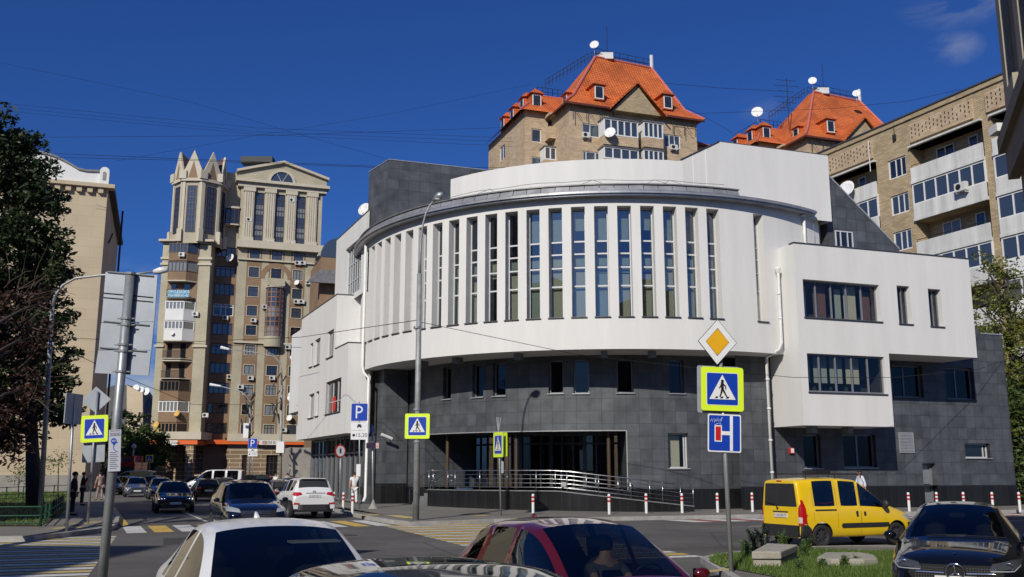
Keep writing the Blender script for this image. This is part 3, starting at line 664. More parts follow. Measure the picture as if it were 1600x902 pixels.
for i, h in enumerate(hb):
    window(base, h, bld, .3, 'frame_a' if i < 7 else 'frame_w', 'glass_dk' if i != 8 else 'glass_c', (.78,) if i == 7 else ((.86,) if i == 8 else ()), (), .07, .05, 'sill_l')
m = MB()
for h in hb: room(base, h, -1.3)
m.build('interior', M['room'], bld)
h = hb[8]; b_ = MB(); sbox(b_, base, h[0]+.08, h[1]-.3, h[2]+.05, h[3]-.1, -.45, -.44); b_.build('blind', M['blind'], bld)
door(base, dr_, .35)
# entrance hall glazing in the recess
inn = Cyl((CX, CY), RB-3.2); ki = inn.R/RB; i0, i1 = ed0*ki, ed1*ki; ZF = 1.05
m = MB(); k = 15
for i in range(k+1):
    a = lerp(i0, i1, i/k); w = .04 if i % 3 else .09; sbox(m, inn, a-w, a+w, ZF, zE, 0, .1)
for z in (ZF+.05, ZF+2.3, zE-.06): sbox(m, inn, i0, i1, z-.05, z+.05, .0, .08)
cw = m.build('curtain_wall', mat('dark_aluminium', (.05, .052, .056), .4, .4, .05), bld)
g_ = MB(); sbox(g_, inn, i0, i1, ZF, zE, .02, .04); g_.build('pane', M['glass_dk'], cw)
m = MB(); sbox(m, inn, i0, i1, ZF, zE+.1, -2.6, -2.5); m.face([inn.P(lerp(i0, i1, i/12), ZF, 0) for i in range(13)]+[inn.P(lerp(i0, i1, i/12), ZF, -3) for i in range(12, -1, -1)]); m.build('interior', M['room'], bld)
m = MB()
for t in (.12, .475, .52, .93):
    a = lerp(ed0, ed1, t); p = base.P(a, 0, -.5); m.lathe((p.x, p.y, 0), [(.09, ZF), (.09, zE)], 10)
m.build('entrance_column', mat('bronze_column', (.09, .06, .035), .5, .3), bld)
m = MB(); ring_ = [lerp(ed0, ed1, i/20) for i in range(21)]
for a, b in zip(ring_, ring_[1:]):
    m.face([base.P(a, ZF, 0), base.P(b, ZF, 0), base.P(b*1, ZF, -3.25), base.P(a, ZF, -3.25)]); 
    m.face([base.P(b, ZF, .0), base.P(a, ZF, .0), base.P(a, .1, .0), base.P(b, .1, .0)])
m.build('hall_floor', M['black_tile'], bld)
m = MB(); 
for a, b in zip(ring_, ring_[1:]): sbox(m, base, a, b, zE, zE+.04, 0, .05)
sbox(m, base, ed1, ed1+.05, ZF, zE+.04, 0, .04); m.build('opening_trim', M['sill_l'], bld)
# stone pier at the left end of the round base
PA_, PB_ = V2(-7.05, 52.9), V2(-5.75, 53.4); PC_ = PA_+V2(-.55, 1.0)*1.6
m = MB(); m.prism([PA_, PB_, V2(-5.2, 55.5), PC_+V2(1.5, .8), PC_], 1.3, ZB, (0, 0)); m.build('stone_pier', M['stone'], bld)
m = MB(); m.prism([PA_+V2(-.02, -.03), PB_+V2(.02, -.03), V2(-5.15, 55.5), PC_+V2(1.5, .8), PC_+V2(-.03, 0)], .1, 1.3, (0, 0)); m.build('plinth', M['black_tile'], bld)
# ---------------- left wing
PAw = Plane((-14.49, 65.46), -A_)      # runs towards the camera, faces the left street
o_ = V2(-9.05, 53.0); Lw = (PAw.o-o_).length
def sa(px): return PAw.px(px, 600)[0]
z_1 = 9.0; z_2 = PAw.px(500, 480)[1]; sT2 = PAw.px(527, 459)[0]; sE = PAw.px(542.5, 600)[0]
zl = 4.0
hA = [hp(PAw, 484, 488.5, 537, 573), hp(PAw, 491.5, 500, 530, 570), hp(PAw, 511, 521, 517, 558), hp(PAw, 482, 490.5, 616, 653), hp(PAw, 493, 498, 612, 650), hp(PAw, 509, 532.5, 594, 645)]
m = MB(); lowh = [h for h in hA if h[2] < 8.9 and h[3] < 8.9]; 
z_2 = 12.25
# notches at the far end: the balconies bite into the end of the wall
wall(m, PAw, 0, sT2, zl, z_2, hA, .22)
wall(m, PAw, sT2, sE, zl, z_1, [h for h in hA if h[1] > sT2], .22)
ef = PAw.P(sE, 0).to_2d(); fr = [ef, ef+E_*1.3]
m.face([(ef.x, ef.y, zl), (fr[1].x, fr[1].y, zl), (fr[1].x, fr[1].y, z_1), (ef.x, ef.y, z_1)])
t2 = PAw.P(sT2, 0).to_2d(); f2 = t2+E_*3.2; m.face([(t2.x, t2.y, z_1-.2), (f2.x, f2.y, z_1-.2), (f2.x, f2.y, z_2), (t2.x, t2.y, z_2)])
m.face([PAw.P(0, zl), PAw.P(0, z_2), PAw.P(0, z_2, -6), PAw.P(0, zl, -6)])
m.face([PAw.P(0, zl), PAw.P(0, zl, -5), PAw.P(sE, zl, -5), PAw.P(sE, zl)])
m.face([PAw.P(0, z_2-.1), PAw.P(sT2, z_2-.1), PAw.P(sT2, z_2-.1, -6), PAw.P(0, z_2-.1, -6)])
m.face([(t2.x, t2.y, z_1-.05), (ef.x, ef.y, z_1-.05), (fr[1].x, fr[1].y, z_1-.05), (f2.x, f2.y, z_1-.05)])
# upper tier
P3w = Plane((-11.45, 61.0), V2(3.25, -7.5)); s3, z3 = P3w.px(577, 327); s3 = 8.17; z3 = 16.75
h3 = hp(P3w, 539, 563.5, 410, 450); h3 = (h3[0], h3[1], z_2+.15, 15.55, .3)
wall(m, P3w, 0, s3, z_2-.2, z3, [h3], .3)
m.face([P3w.P(0, z_2-.2), P3w.P(0, z3), P3w.P(0, z3, -6), P3w.P(0, z_2-.2, -6)][::-1])
m.face([P3w.P(0, z3), P3w.P(s3, z3), P3w.P(s3, z3, -6), P3w.P(0, z3, -6)])
m.build('wing_wall', M['stucco'], bld)
m = MB(); sbox(m, P3w, -.03, s3, z3, z3+.04, -.3, .04); sbox(m, PAw, -.03, sT2+.03, z_2, z_2+.04, -.3, .04); sbox(m, Plane(t2, E_), -.03, 3.2, z_2, z_2+.04, -.3, .04); sbox(m, PAw, sT2, sE+.03, z_1, z_1+.04, -.3, .04); sbox(m, Plane(ef, E_), -.03, 1.2, z_1, z_1+.04, -.3, .04); m.build('coping', M['sill'], bld)
window(P3w, h3, bld, .27, 'frame_w', 'glass_b', (.14, .28, .42, .56, .70, .84), (.3, .65), .05, .05)
m = MB(); sbox(m, P3w, h3[0], h3[1], h3[2], h3[3], -1.6, -1.5); m.build('interior', M['room'], bld)
for i, h in enumerate(hA):
    window(PAw, h, bld, .2, 'frame_w', 'pane_d', (.33, .66) if i == 5 else (), (.35,) if i == 5 else (), .05, .05, 'sill')
h = hA[5]; m = MB(); sbox(m, PAw, h[0]+1.0, h[0]+2.0, h[2]+.12, h[2]+.95, -.15, -.14); m.build('red_notice', mat('red_notice', (.55, .04, .04), .6), bld)
# notch balconies at the far end
m = MB()
for z0, z1 in ((6.4, 8.4), (4.0, 5.0)): sbox(m, PAw, -.8, 0, z0, z1, -3, -.1)
m.build('end_balcony', M['stucco'], bld)
# glazed ground floor set back under the wing
PG = Plane(PAw.P(-1, 0, -1.4).to_2d(), -A_); LG = 1+sE-.6
m = MB(); k = 12
for i in range(k+1):
    a = lerp(0, LG, i/k); w = .04
    if i % 6 == 0: w = .12
    sbox(m, PG, a-w, a+w, .2, zl-.0, 0, .12 if i % 4 else .2)
for z in (.3, 3.0, zl-.1): sbox(m, PG, 0, LG, z-.05, z+.05, .0, .1)
so_ = m.build('shopfront', M['frame_a'], bld); g_ = MB(); sbox(g_, PG, 0, LG, .2, zl, .0, .03); g_.build('pane', M['pane_d'], so_)
m = MB(); sbox(m, PG, LG, LG+.5, .15, zl, -1, .25); p = PG.P(LG+.5, 0, .25).to_2d(); m.prism([p, V2(PC_.x, PC_.y), V2(PC_.x+.5, PC_.y+1), p+V2(.5, 1)], .15, 4.1); m.build('stone_wall', M['stone'], bld)
# drain pipes
m = MB()
def pxs(S, pts, o): return [S.P(*S.px(x, y, o), o) for x, y in pts]
pp = PF.P(-.12, 0, -1.1); x0, y0_ = pp.x-.15, pp.y-.25
m.tube([(x0, y0_, 11.55), (x0+.02, y0_, 11.3), (x0, y0_-.02, 8.0), (x0-.1, y0_, 7.7), (x0-.62, y0_+.5, 7.35), (x0-.62, y0_+.5, .5)], .075, 10)
m.lathe((x0, y0_, 11.5), [(.075, -.1), (.16, .12), (.16, .2), (.0, .2)], 10)
for z in (10.4, 9.2, 6.3, 4.9, 3.4, 1.9): m.lathe((x0 if z > 8 else x0-.62, y0_ if z > 8 else y0_+.5, z), [(.07, -.04), (.1, -.04), (.1, .04), (.07, .04)], 10)
dp_ = drum.P(38.8*rd, 0, .12); m.tube([(dp_.x, dp_.y, 14.8), (dp_.x, dp_.y, 12.6)], .08, 10)
for z in (14.7, 13.2): m.lathe((dp_.x, dp_.y, z), [(.08, -.05), (.13, -.05), (.13, .05), (.08, .05)], 10)
q_ = at_d(566.5, 560, 53.2); q2 = at_d(577, 590, 53.0)
m.tube([(q_.x, 53.2, 14.6), (q_.x, 53.2, 7.7), (q_.x+.1, 53.1, 7.3), (q_.x+.42, 52.9, 7.0), (q_.x+.42, 52.9, .6), (q_.x+.35, 52.7, .35)], .085, 10)
m.build('drain_pipe', M['pipe'], bld, True)
# security camera on the pier, satellite dish on the upper left roof
cp = at_d(604, 683, 52.6); m = MB(); m.tube([(cp.x+.1, 52.95, cp.z-.15), (cp.x+.05, 52.6, cp.z)], .025, 6); m.tube([(cp.x-.25, 52.35, cp.z+.13), (cp.x+.3, 52.6, cp.z-.1)], .09, 8); m.build('security_camera', M['frame_white'], bld)
def dish(mb, c, r, facing, mast=.6):
    c = Vector(c); f = Vector(facing).normalized(); u = f.cross(Vector((0, 0, 1))).normalized(); w = u.cross(f); b = len(mb.v); n = 16
    prof = [(0, -.12), (.35, -.10), (.7, -.05), (1, .03), (1.0, .0), (.7, -.08), (0, -.15)]
    for (q, h_) in prof:
        for k in range(n): t = 2*math.pi*k/n; mb._p(c+u*(q*r*math.cos(t))+w*(q*r*math.sin(t))+f*(h_*r*1.6))
    for i in range(len(prof)-1):
        for k in range(n): mb.f.append([b+i*n+k, b+i*n+(k+1) % n, b+(i+1)*n+(k+1) % n, b+(i+1)*n+k]); mb.uv.append(None); mb.mi.append(mb.cur)
    mb.tube([c-f*.15*r, c-f*.35*r-Vector((0, 0, mast))], .03, 5); mb.tube([c-w*r*.9, c-w*r*.3+f*r*.9], .015, 4); mb.ball(c-w*r*.28+f*r*.92, r*.08, 6, 4)
m = MB(); dc = at_d(569, 327, 55.5); dish(m, dc, .42, (-.4, -.8, .3), .8); m.build('satellite_dish', mat('dish_white', (.72, .72, .70), .5, var=.1), bld, True)
# bits on the roofs
m = MB(); m.tube([drum.P(41*rd, 12.8, .3), drum.P(41*rd, 14.3, .3)], .01, 4); m.build('lightning_rod', M['galv'], bld)

# ---------------- entrance platform, ramp and railings (built against the wall)
plat = thing('entrance_ramp', 'black tiled entrance terrace with steps and a long ramp before the glazed hall', 'ramp', (CX-6, CY-RB, .2))
RP = 14.15; pc = Cyl((CX, CY), RP); rp = R_(1)*RP
a_st, a_ed, a_end = pc.px(668, 780)[0], pc.px(872, 780)[0], pc.px(1085, 795)[0]
a_mid = pc.px(818, 780)[0]
def topz(a): return ZF-.01 if a <= a_ed else lerp(ZF-.01, .36, (a-a_ed)/(a_end-a_ed))
m = MB(); k = 44; AA = [lerp(a_st, a_end, i/k) for i in range(k+1)]
for a, b in zip(AA, AA[1:]):
    o_in = -(RP-RB)+.035
    m.hexa([pc.P(a, .1, 0), pc.P(b, .1, 0), pc.P(b, .1, o_in), pc.P(a, .1, o_in), pc.P(a, topz(a), 0), pc.P(b, topz(b), 0), pc.P(b, topz(b), o_in), pc.P(a, topz(a), o_in)], (0,))
m.build('terrace', M['black_tile'], plat)
m = MB()
for a, b in zip(AA, AA[1:]):
    m.hexa([pc.P(a, topz(a)+.002, .04), pc.P(b, topz(b)+.002, .04), pc.P(b, topz(b)+.002, -.22), pc.P(a, topz(a)+.002, -.22), pc.P(a, topz(a)+.05, .04), pc.P(b, topz(b)+.05, .04), pc.P(b, topz(b)+.05, -.22), pc.P(a, topz(a)+.05, -.22)], (0,))
m.build('edge_slab', M['zinc_d'], plat)
m = MB()
for i in range(5): sbox(m, pc, a_st-.32*(i+1), a_st-.32*i, .1, ZF-.01-.15*(i+1), -(RP-RB)+.1, -.05-.0)
m.build('steps', M['zinc_d'], plat)
def railing(o, av, post=1.35, hh=.95, nbar=4):
    m = MB(); n_ = max(1, int((av[1]-av[0])/post)); pts = [lerp(av[0], av[1], i/n_) for i in range(n_+1)]
    for a in pts: m.tube([pc.P(a, topz(a)+.04, o), pc.P(a, topz(a)+hh, o)], .021, 6)
    for j in range(nbar+1):
        z = hh-j*.19; r = .026 if j == 0 else .013
        m.tube([pc.P(lerp(av[0], av[1], i/(n_*2)), topz(lerp(av[0], av[1], i/(n_*2)))+z, o) for i in range(n_*2+1)], r, 6)
    return m.build('railing', M['steel'], plat, True)
railing(-.08, (a_st+.3, a_end)); railing(-1.2, (a_ed-.4, a_end-.2)); railing(-1.35, (pc.px(876, 760, -1.2)[0], pc.px(985, 760, -1.2)[0]), nbar=1)
m = MB()
for o in (-.12, -1.4):
    p = [pc.P(a_st-1.6, 1.25, o), pc.P(a_st-.05, 2.0, o), pc.P(a_st+.3, 2.0, o)]
    m.tube(p, .024, 6)
    for j in (.25, .5): m.tube([q-Vector((0, 0, j)) for q in p], .013, 5)
    m.tube([p[0], p[0]-Vector((0, 0, 1.05))], .02, 6); m.tube([p[1], p[1]-Vector((0, 0, .95))], .02, 6)
m.build('stair_railing', M['steel'], plat, True)
m = MB(); sg_ = pc.P(pc.px(881, 758, -.1)[0], topz(pc.px(881, 758)[0])+.35, -.02); m.box(sg_.x-.12, sg_.x+.12, sg_.y-.03, sg_.y-.01, sg_.z-.11, sg_.z+.11); m.build('small_plate', M['sill_l'], plat)
# worn patches, manhole covers and joints of the road
M['patch'] = groundmat('fresh_asphalt_patch', (.055, .054, .053), (.075, .073, .07), 2, crack=False)
m = MB()
for (x, y, L, w_, a) in ((-1, 31.5, 5.5, 1.1, .34), (6, 24.5, 3.2, 1.6, .34), (-9.5, 27, 2.2, 2.8, .34), (16, 39, 7, .8, .34), (-13.5, 43, 1.2, 6, .4), (0.5, 26, 1.6, 1.3, .2)):
    d_ = V2(math.cos(a), math.sin(a)); n_ = V2(-d_.y, d_.x); p = V2(x, y); quad_mark(m, p, p+d_*L, p+d_*L+n_*w_, p+n_*w_, .0025)
tag(m.build('road_patch', M['patch']), kind='structure')
for (x, y) in ((-5.2, 31.0), (3.2, 29.5), (-12.5, 39.0)):
    t = thing('manhole_cover', {-5.2: 'round iron manhole cover on the road left of the big crosswalk', 3.2: 'round iron manhole cover on the road beyond the dark red car', -12.5: 'round iron manhole cover on the left street beyond the block crosswalk'}[x], 'manhole cover', (x, y, 0), group='manhole covers')
    m = MB(); m.lathe((x, y, 0), [(.36, .0), (.36, .008), (.34, .012), (.30, .010), (0, .010)], 20); m.build('lid', mat('cast_iron', (.06, .055, .05), .6, .4, .3, 8), t)
# ================================================================ OTHER BUILDINGS
M['brick_l'] = brickmat('pale_olive_brick', (.41, .37, .27), (.47, .425, .31), (.34, .31, .23), .26, .085, .008, .5, .8, .14, 0, .2)
M['brick_b'] = brickmat('brown_brick', (.235, .15, .09), (.29, .19, .115), (.21, .15, .10), .26, .085, .008, .5, .8, .14, 0, .2)
M['cream'] = mat('cream_stucco', (.56, .50, .38), .8, var=.08, nscale=.3)
M['cream_l'] = mat('light_cream_trim', (.52, .47, .37), .8, var=.08, nscale=.5)
M['stone_b'] = brickmat('banded_brown_stone', (.22, .155, .095), (.26, .185, .115), (.52, .45, .34), 3., .62, .05, .5, .8, .14, 0, .3)
M['orange'] = mat('orange_banner', (.72, .13, .02), .5, var=.05)
M['tile'] = brickmat('orange_roof_tiles', (.56, .135, .035), (.66, .18, .05), (.30, .06, .02), .35, .38, .035, 0, .55, .28, 0, .9, .4)
M['ridge'] = mat('pink_ridge_cap', (.50, .14, .11), .6, var=.1)
M['brick_y'] = brickmat('yellow_brick', (.44, .32, .20), (.56, .43, .29), (.32, .25, .18), .54, .18, .012, .5, .85, .12, 0, .3, .6)
M['brick_g'] = brickmat('grey_yellow_brick', (.36, .275, .16), (.50, .39, .24), (.26, .21, .145), .40, .135, .014, .5, .85, .12, 0, .3, .6)
M['ashlar'] = brickmat('cream_ashlar', (.50, .41, .285), (.53, .435, .30), (.44, .36, .25), 2.6, .95, .02, .5, .85, .08, 0, .2)
M['white_p'] = mat('white_painted_render', (.72, .72, .70), .8, var=.06, nscale=.3)
M['bal_w'] = mat('weathered_white_balcony', (.60, .60, .57), .75, var=.22, nscale=1.5, streak=1)
M['iron'] = mat('dark_iron', (.02, .02, .02), .6, var=0)
M['acm'] = mat('air_conditioner_white', (.60, .60, .57), .5, var=.1)
M['dishw'] = mat('dish_white', (.72, .72, .70), .5, var=.08)
M['dishy'] = mat('dish_yellow', (.62, .38, .08), .5, var=.1)
M['conc'] = mat('old_concrete', (.30, .28, .25), .9, var=.2, nscale=1)
PAN = ['pane_d', 'pane_m', 'pane_m', 'pane_l']
def ac_unit(S, px, py, root, w=.85, hgt=.6, o=0.0):
    a, z = S.px(px, py, o); m = MB(); sbox(m, S, a-w/2, a+w/2, z-hgt/2, z+hgt/2, o+.08, o+.42); sbox(m, S, a-w/2+.08, a-w/2+.12, z-hgt/2-.12, z-hgt/2, o, o+.36); sbox(m, S, a+w/2-.12, a+w/2-.08, z-hgt/2-.12, z-hgt/2, o, o+.36)
    ob = m.build('air_conditioner', M['acm'], root)
    m = MB(); c = S.P(a-.12, z, o+.425); n = Vector((S.n.x, S.n.y, 0)); u = Vector((S.d.x, S.d.y, 0))
    m.face([c+u*(.22*math.cos(t*math.pi/6))+Vector((0, 0, .22*math.sin(t*math.pi/6))) for t in range(12)]); m.build('fan_grille', M['black'], ob)
def dish_on(S, px, py, root, r=.45, mt='dishw', o=.5, face=(-.35, -.85, .3)):
    a, z = S.px(px, py, o); m = MB(); dish(m, S.P(a, z, o), r, face, .2); m.tube([S.P(a, z-.3, 0), S.P(a, z-.3, o*.7), S.P(a, z, o*.8)], .03, 5); m.build('satellite_dish', M[mt], root, True)
def simple_window(S, a, b, c, d, root, fm='frame_d', pm=None, vb=(.5,), hb=(.68,), dep=.12, fw=.09, trim=None):
    o = window(S, (a, b, c, d), root, dep, fm, pm or random.choice(PAN), vb, hb, fw, .07)
    if trim:
        m = MB(); t = .09
        sbox(m, S, a-t, a, c-t, d+t, 0, .04); sbox(m, S, b, b+t, c-t, d+t, 0, .04); sbox(m, S, a, b, d, d+t, 0, .04); sbox(m, S, a, b, c-t, c, 0, .06); m.build('window_trim', M[trim], o)
    return o
# ---------------------------------------------------------------- tall tower block up the left street
D0 = at_d(376, 400, 145)
tow = thing('apartment_tower', 'tall beige and brown brick apartment tower with crown of spiked gables', 'building', (D0.x, D0.y, 0))
TF = Plane((D0.x, D0.y), E_)
sr0 = TF.px(366, 500)[0]; sr1 = TF.px(505, 330)[0]; su0 = TF.px(375, 330)[0]; su1 = TF.px(503, 330)[0]
zc0 = TF.px(430, 388)[1]; zc1 = TF.px(430, 383)[1]; zent = TF.px(440, 289)[1]; zband = TF.px(430, 684)[1]; ztri = TF.px(440, 256)[1]
cols = [(TF.px(385, 500)[0], TF.px(401, 500)[0]), (TF.px(420, 500)[0], TF.px(436.5, 500)[0]), (TF.px(454.5, 500)[0], TF.px(470, 500)[0])]
rows = [(TF.px(430, b)[1], TF.px(430, a)[1]) for a, b in [(390.5, 406.5), (420, 435.5), (450, 465.5), (480, 495.5), (510.5, 525.5), (541, 556), (572, 587), (602.5, 618), (633, 649), (664, 680)]]
hs_ = []
for i, r in enumerate(rows):
    for j, c in enumerate(cols):
        if j == 1 and 2 <= i <= 4: continue
        hs_.append((c[0], c[1], r[0], r[1]))
up = [(TF.px(x0, 340)[0], TF.px(x1, 340)[0], TF.px(440, 379)[1], TF.px(440, 304.5)[1]) for x0, x1 in ((397.5, 412), (430.5, 444.5), (463, 477))]
# wall in vertical strips: pale brick with brown bands in the window columns
bands = []
xs = sorted([sr0]+[v for c in cols for v in (c[0]-.38, c[1]+.38)]+[sr1])
ml, mb_ = MB(), MB()
for i in range(len(xs)-1):
    tgt = mb_ if i % 2 else ml; top = zc0 if i % 2 else zc0
    hh = [h for h in hs_ if h[0] >= xs[i]-.01 and h[1] <= xs[i+1]+.01]
    wall(tgt, TF, xs[i], xs[i+1], zband, zc0, hh, .15)
wall(ml, TF, sr0, sr1, 0, zband, [(TF.px(x0, 720)[0], TF.px(x1, 720)[0], 1.0, zband-2.6) for x0, x1 in ((378, 386), (416, 434))], .3)
wall(ml, TF, su0, su1, zc0, zent, up, .25)
ml.build('wall', M['brick_l'], tow); mb_.build('brown_wall', M['brick_b'], tow)
gf = MB(); TG = TF.off(.06); wall(gf, TG, sr0-.05, sr1, 0, zband-1.8, [(TF.px(x0, 720)[0], TF.px(x1, 720)[0], 1.0, zband-2.6) for x0, x1 in ((378, 386), (416, 434))], .3); gf.build('stone_ground_floor', M['stone_b'], tow)
for x0, x1 in ((378, 386), (416, 434)): simple_window(TF, TF.px(x0, 720)[0], TF.px(x1, 720)[0], 1.0, zband-2.6, tow, 'frame_d', 'pane_d', (.33, .66), (.3, .65), .25)
for h in hs_: simple_window(TF, *h, tow, 'frame_d', None, (.5,) if random.random() < .6 else (.36, .68), (.66,) if random.random() < .7 else (), .13, .09, 'cream_l')
for h in up:
    f = simple_window(TF, *h, tow, 'frame_d', 'pane_m', (.33, .66), (.09, .22, .33, .43, .53, .64, .76, .87), .2, .1)
    for t in (.12, .24, .55, .66): m = MB(); z = lerp(h[2], h[3], t); sbox(m, TF, h[0]+.12, h[1]-.12, z, z+.085*(h[3]-h[2]), -.178, -.172); m.build('net_curtain', M['pane_l'], f)
m = MB()
for i, x in enumerate((388, 421, 454, 487)):
    a = TF.px(x, 340)[0]; sbox(m, TF, a-.75, a+.75, zc1+.2, zent-1.2, 0, .3); sbox(m, TF, a-.92, a+.92, zent-1.6, zent-.9, 0, .42); sbox(m, TF, a-.88, a+.88, zc1+.1, zc1+.9, 0, .4)
    for q in (-.5, -.17, .17, .5): sbox(m, TF, a+q-.07, a+q+.07, zc1+.9, zent-1.7, .3, .38)
m.build('pilaster', M['cream_l'], tow)
m = MB()
sbox(m, TF, su0-.5, su1+.6, zent-.9, zent-.2, -1, .45); sbox(m, TF, su0-.9, su1+1, zent-.2, zent+.25, -1, .95)
sbox(m, TF, sr0-.2, sr1+.4, zc0-.35, zc1+.3, -.5, .9)
zq = TF.px(430, 408.5)[1]; sbox(m, TF, sr0, sr1+.2, zq-.12, zq+.12, 0, .3)
zq2 = TF.px(430, 537)[1]; sbox(m, TF, sr0, sr1+.2, zq2-.14, zq2+.14, 0, .3)
sbox(m, TF, sr0-.1, sr1+.4, zband-.6, zband+.5, -.5, .8)
m.build('cornice', M['cream_l'], tow)
# pediment
e0, e1, em = su0-.5, su1+.6, (su0+su1)/2
m = MB(); n = Vector((TF.n.x, TF.n.y, 0)); zk = TF.px(440, 276)[1]
m.extr([TF.P(e0, zent+.25, .1), TF.P(e1, zent+.25, .1), TF.P(e1, zk, .1), TF.P(em+3.9, zk+1.0, .1), TF.P(em, ztri, .1), TF.P(em-3.9, zk+1.0, .1), TF.P(e0, zk, .1)], -n*12); m.build('pediment', M['brick_l'], tow)
m = MB(); tp = [TF.P(x, z, .12) for x, z in ((e0-.3, zk), (em-4.2, zk+.9), (em, ztri), (em+4.2, zk+.9), (e1+.3, zk))]
for a, b in zip(tp, tp[1:]): m.extr([a, b, b+Vector((0, 0, .35)), a+Vector((0, 0, .35))], -n*.8+n*0); 
m2 = MB()
for a, b in zip(tp, tp[1:]): m2.extr([a+n*.5, b+n*.5, b+n*.5+Vector((0, 0, .38)), a+n*.5+Vector((0, 0, .38))], -n*1.4)
m2.build('pediment_moulding', M['cream_l'], tow)
m = MB(); lc = (TF.px(440, 289)[0], zent+.3); lr = 1.75
m.face([TF.P(lc[0]+lr*math.cos(math.pi*i/16), lc[1]+lr*math.sin(math.pi*i/16), .13) for i in range(17)]); lo_ = m.build('lunette_window', M['pane_m'], tow)
m = MB()
for i in range(16):
    a, b = math.pi*i/16, math.pi*(i+1)/16
    f_ = lambda r, t, o: TF.P(lc[0]+r*math.cos(t), lc[1]+r*math.sin(t), o)
    m.hexa([f_(lr, b, .3), f_(lr, a, .3), f_(lr, a, .1), f_(lr, b, .1), f_(lr+.4, b, .3), f_(lr+.4, a, .3), f_(lr+.4, a, .1), f_(lr+.4, b, .1)])
for t in (.33, .66): m.tube([f_(0, 0, .16), f_(lr, math.pi*t, .16)], .05, 4)
m.build('arch_trim', M['cream_l'], lo_)
# central glazed oriel
oc = (cols[1][0]+cols[1][1])/2; zo0, zo1 = TF.px(430, 527)[1], TF.px(430, 451)[1]
m = MB(); ow = 1.35; ori = Cyl((TF.P(oc, 0, -.1).x, TF.P(oc, 0, -.1).y), ow); 
an0 = math.atan2(TF.n.x, -TF.n.y)*ow
k = 6
for i in range(k+1):
    a = an0+lerp(-1.5, 1.5, i/k)*ow; sbox(m, ori, a-.07, a+.07, zo0, zo1, -.1, .06)
for i in range(11):
    z = lerp(zo0, zo1, i/10); sbox(m, ori, an0-1.5*ow, an0+1.5*ow, z-.08, z+.08, -.1, .05, .4)
oo = m.build('oriel', mat('oriel_brown_frame', (.22, .11, .07), .5), tow)
for i in range(5):
    m = MB(); sbox(m, ori, an0-1.5*ow, an0+1.5*ow, lerp(zo0, zo1, i/5), lerp(zo0, zo1, (i+1)/5), -.08, 0, .4); m.build('pane', M[['pane_l', 'pane_m', 'pane_l', 'pane_m', 'pane_m'][i]], oo)
m = MB(); sbox(m, ori, an0-1.6*ow, an0+1.6*ow, zo0-1.6, zo0, -.4, .1, .4); sbox(m, ori, an0-1.6*ow, an0+1.6*ow, zo1, zo1+.25, -.4, .2, .4); sbox(m, TF, oc-1.3, oc+1.3, zo1+.25, TF.px(430, 437)[1], 0, 1.1); m.build('oriel_base', M['brick_l'], oo)
# brown arch round the top of the oriel column
m = MB(); acz = TF.px(430, 436)[1]; f_ = lambda r, t, o: TF.P(oc+r*math.cos(t), acz+r*math.sin(t), o)
for i in range(16):
    a, b = math.pi*i/16, math.pi*(i+1)/16
    m.hexa([f_(1.75, b, .05), f_(1.75, a, .05), f_(1.75, a, -.1), f_(1.75, b, -.1), f_(2.5, b, .05), f_(2.5, a, .05), f_(2.5, a, -.1), f_(2.5, b, -.1)])
m.build('arch', M['brick_b'], tow)
for x, y in [(389, 344), (456, 313.5), (422.5, 380), (454, 382), (464.8, 411.5), (473, 411.5), (481.5, 442), (463, 472), (471, 472), (414, 480), (396, 501), (376, 605), (391.5, 591), (425, 591), (449.5, 543), (464, 591), (461, 532), (468, 531), (464, 622), (443.5, 672)]: ac_unit(TF, x, y, tow)
for x, y, r in ((463.5, 441.5, .45), (457, 558, .45), (456, 619, .85), (452, 653, .5), (359, 403, .7)): dish_on(TF, x, y, tow, r)
# body behind
m = MB(); m.prism([TF.P(sr0, 0).to_2d(), TF.P(sr1, 0).to_2d(), TF.P(sr1, 0, -18).to_2d(), TF.P(sr0, 0, -18).to_2d()], 0, zc0, (0, 0)); m.prism([TF.P(su0-.02, 0).to_2d(), TF.P(su1, 0).to_2d(), TF.P(su1, 0, -12).to_2d(), TF.P(su0-.02, 0, -12).to_2d()], zc0, zent, (0, 1))
m.f = [f for i, f in enumerate(m.f) if i not in (0, 4)]; m.uv = m.uv[:len(m.f)]; m.mi = m.mi[:len(m.f)]
m.build('side_wall', M['brick_b'], tow)
# recessed middle strip with glazed balconies
TM = TF.off(-.9); t0, t1 = TM.px(329, 500)[0], sr0
mz = [TM.px(348, y)[1] for y in (386, 401.5, 416, 433, 443.5, 461.5, 475, 493.5, 505, 523.5, 537, 554, 567, 584, 598, 615.5, 630, 646.5, 661, 678, 684)]
m = MB(); wall(m, TM, t0, t1, 0, mz[0], [(t0+.3, t1-.15, mz[i+1], mz[i]) for i in range(0, 20, 2)], .3); m.build('brown_wall', M['brick_b'], tow)
for i in range(0, 20, 2):
    w_ = i in (6,)
    window(TM, (t0+.3, t1-.15, mz[i+1], mz[i]), tow, .15, 'frame_white' if w_ else 'frame_d', random.choice(['pane_m', 'pane_d', 'pane_l', 'pane_m']), (.25, .5, .75) if i != 6 else (.38, .62), (.75,) if i % 4 else (), .12, .12, name='balcony_glazing')
m = MB(); wall(m, TM, TM.px(345, 340)[0], su0, mz[0], zent+1.5, (), .1); m.build('wall', M['brick_l'], tow)
q0, q1 = TM.px(352, 340)[0], su0-.1
m = MB(); sbox(m, TM, q0, q1, TM.px(360, 354)[1], TM.px(360, 352)[1], 0, 1.2); sbox(m, TM, q0, q1, TM.px(360, 328)[1], TM.px(360, 325)[1], 0, 1.2); m.build('balcony_slab', M['cream_l'], tow)
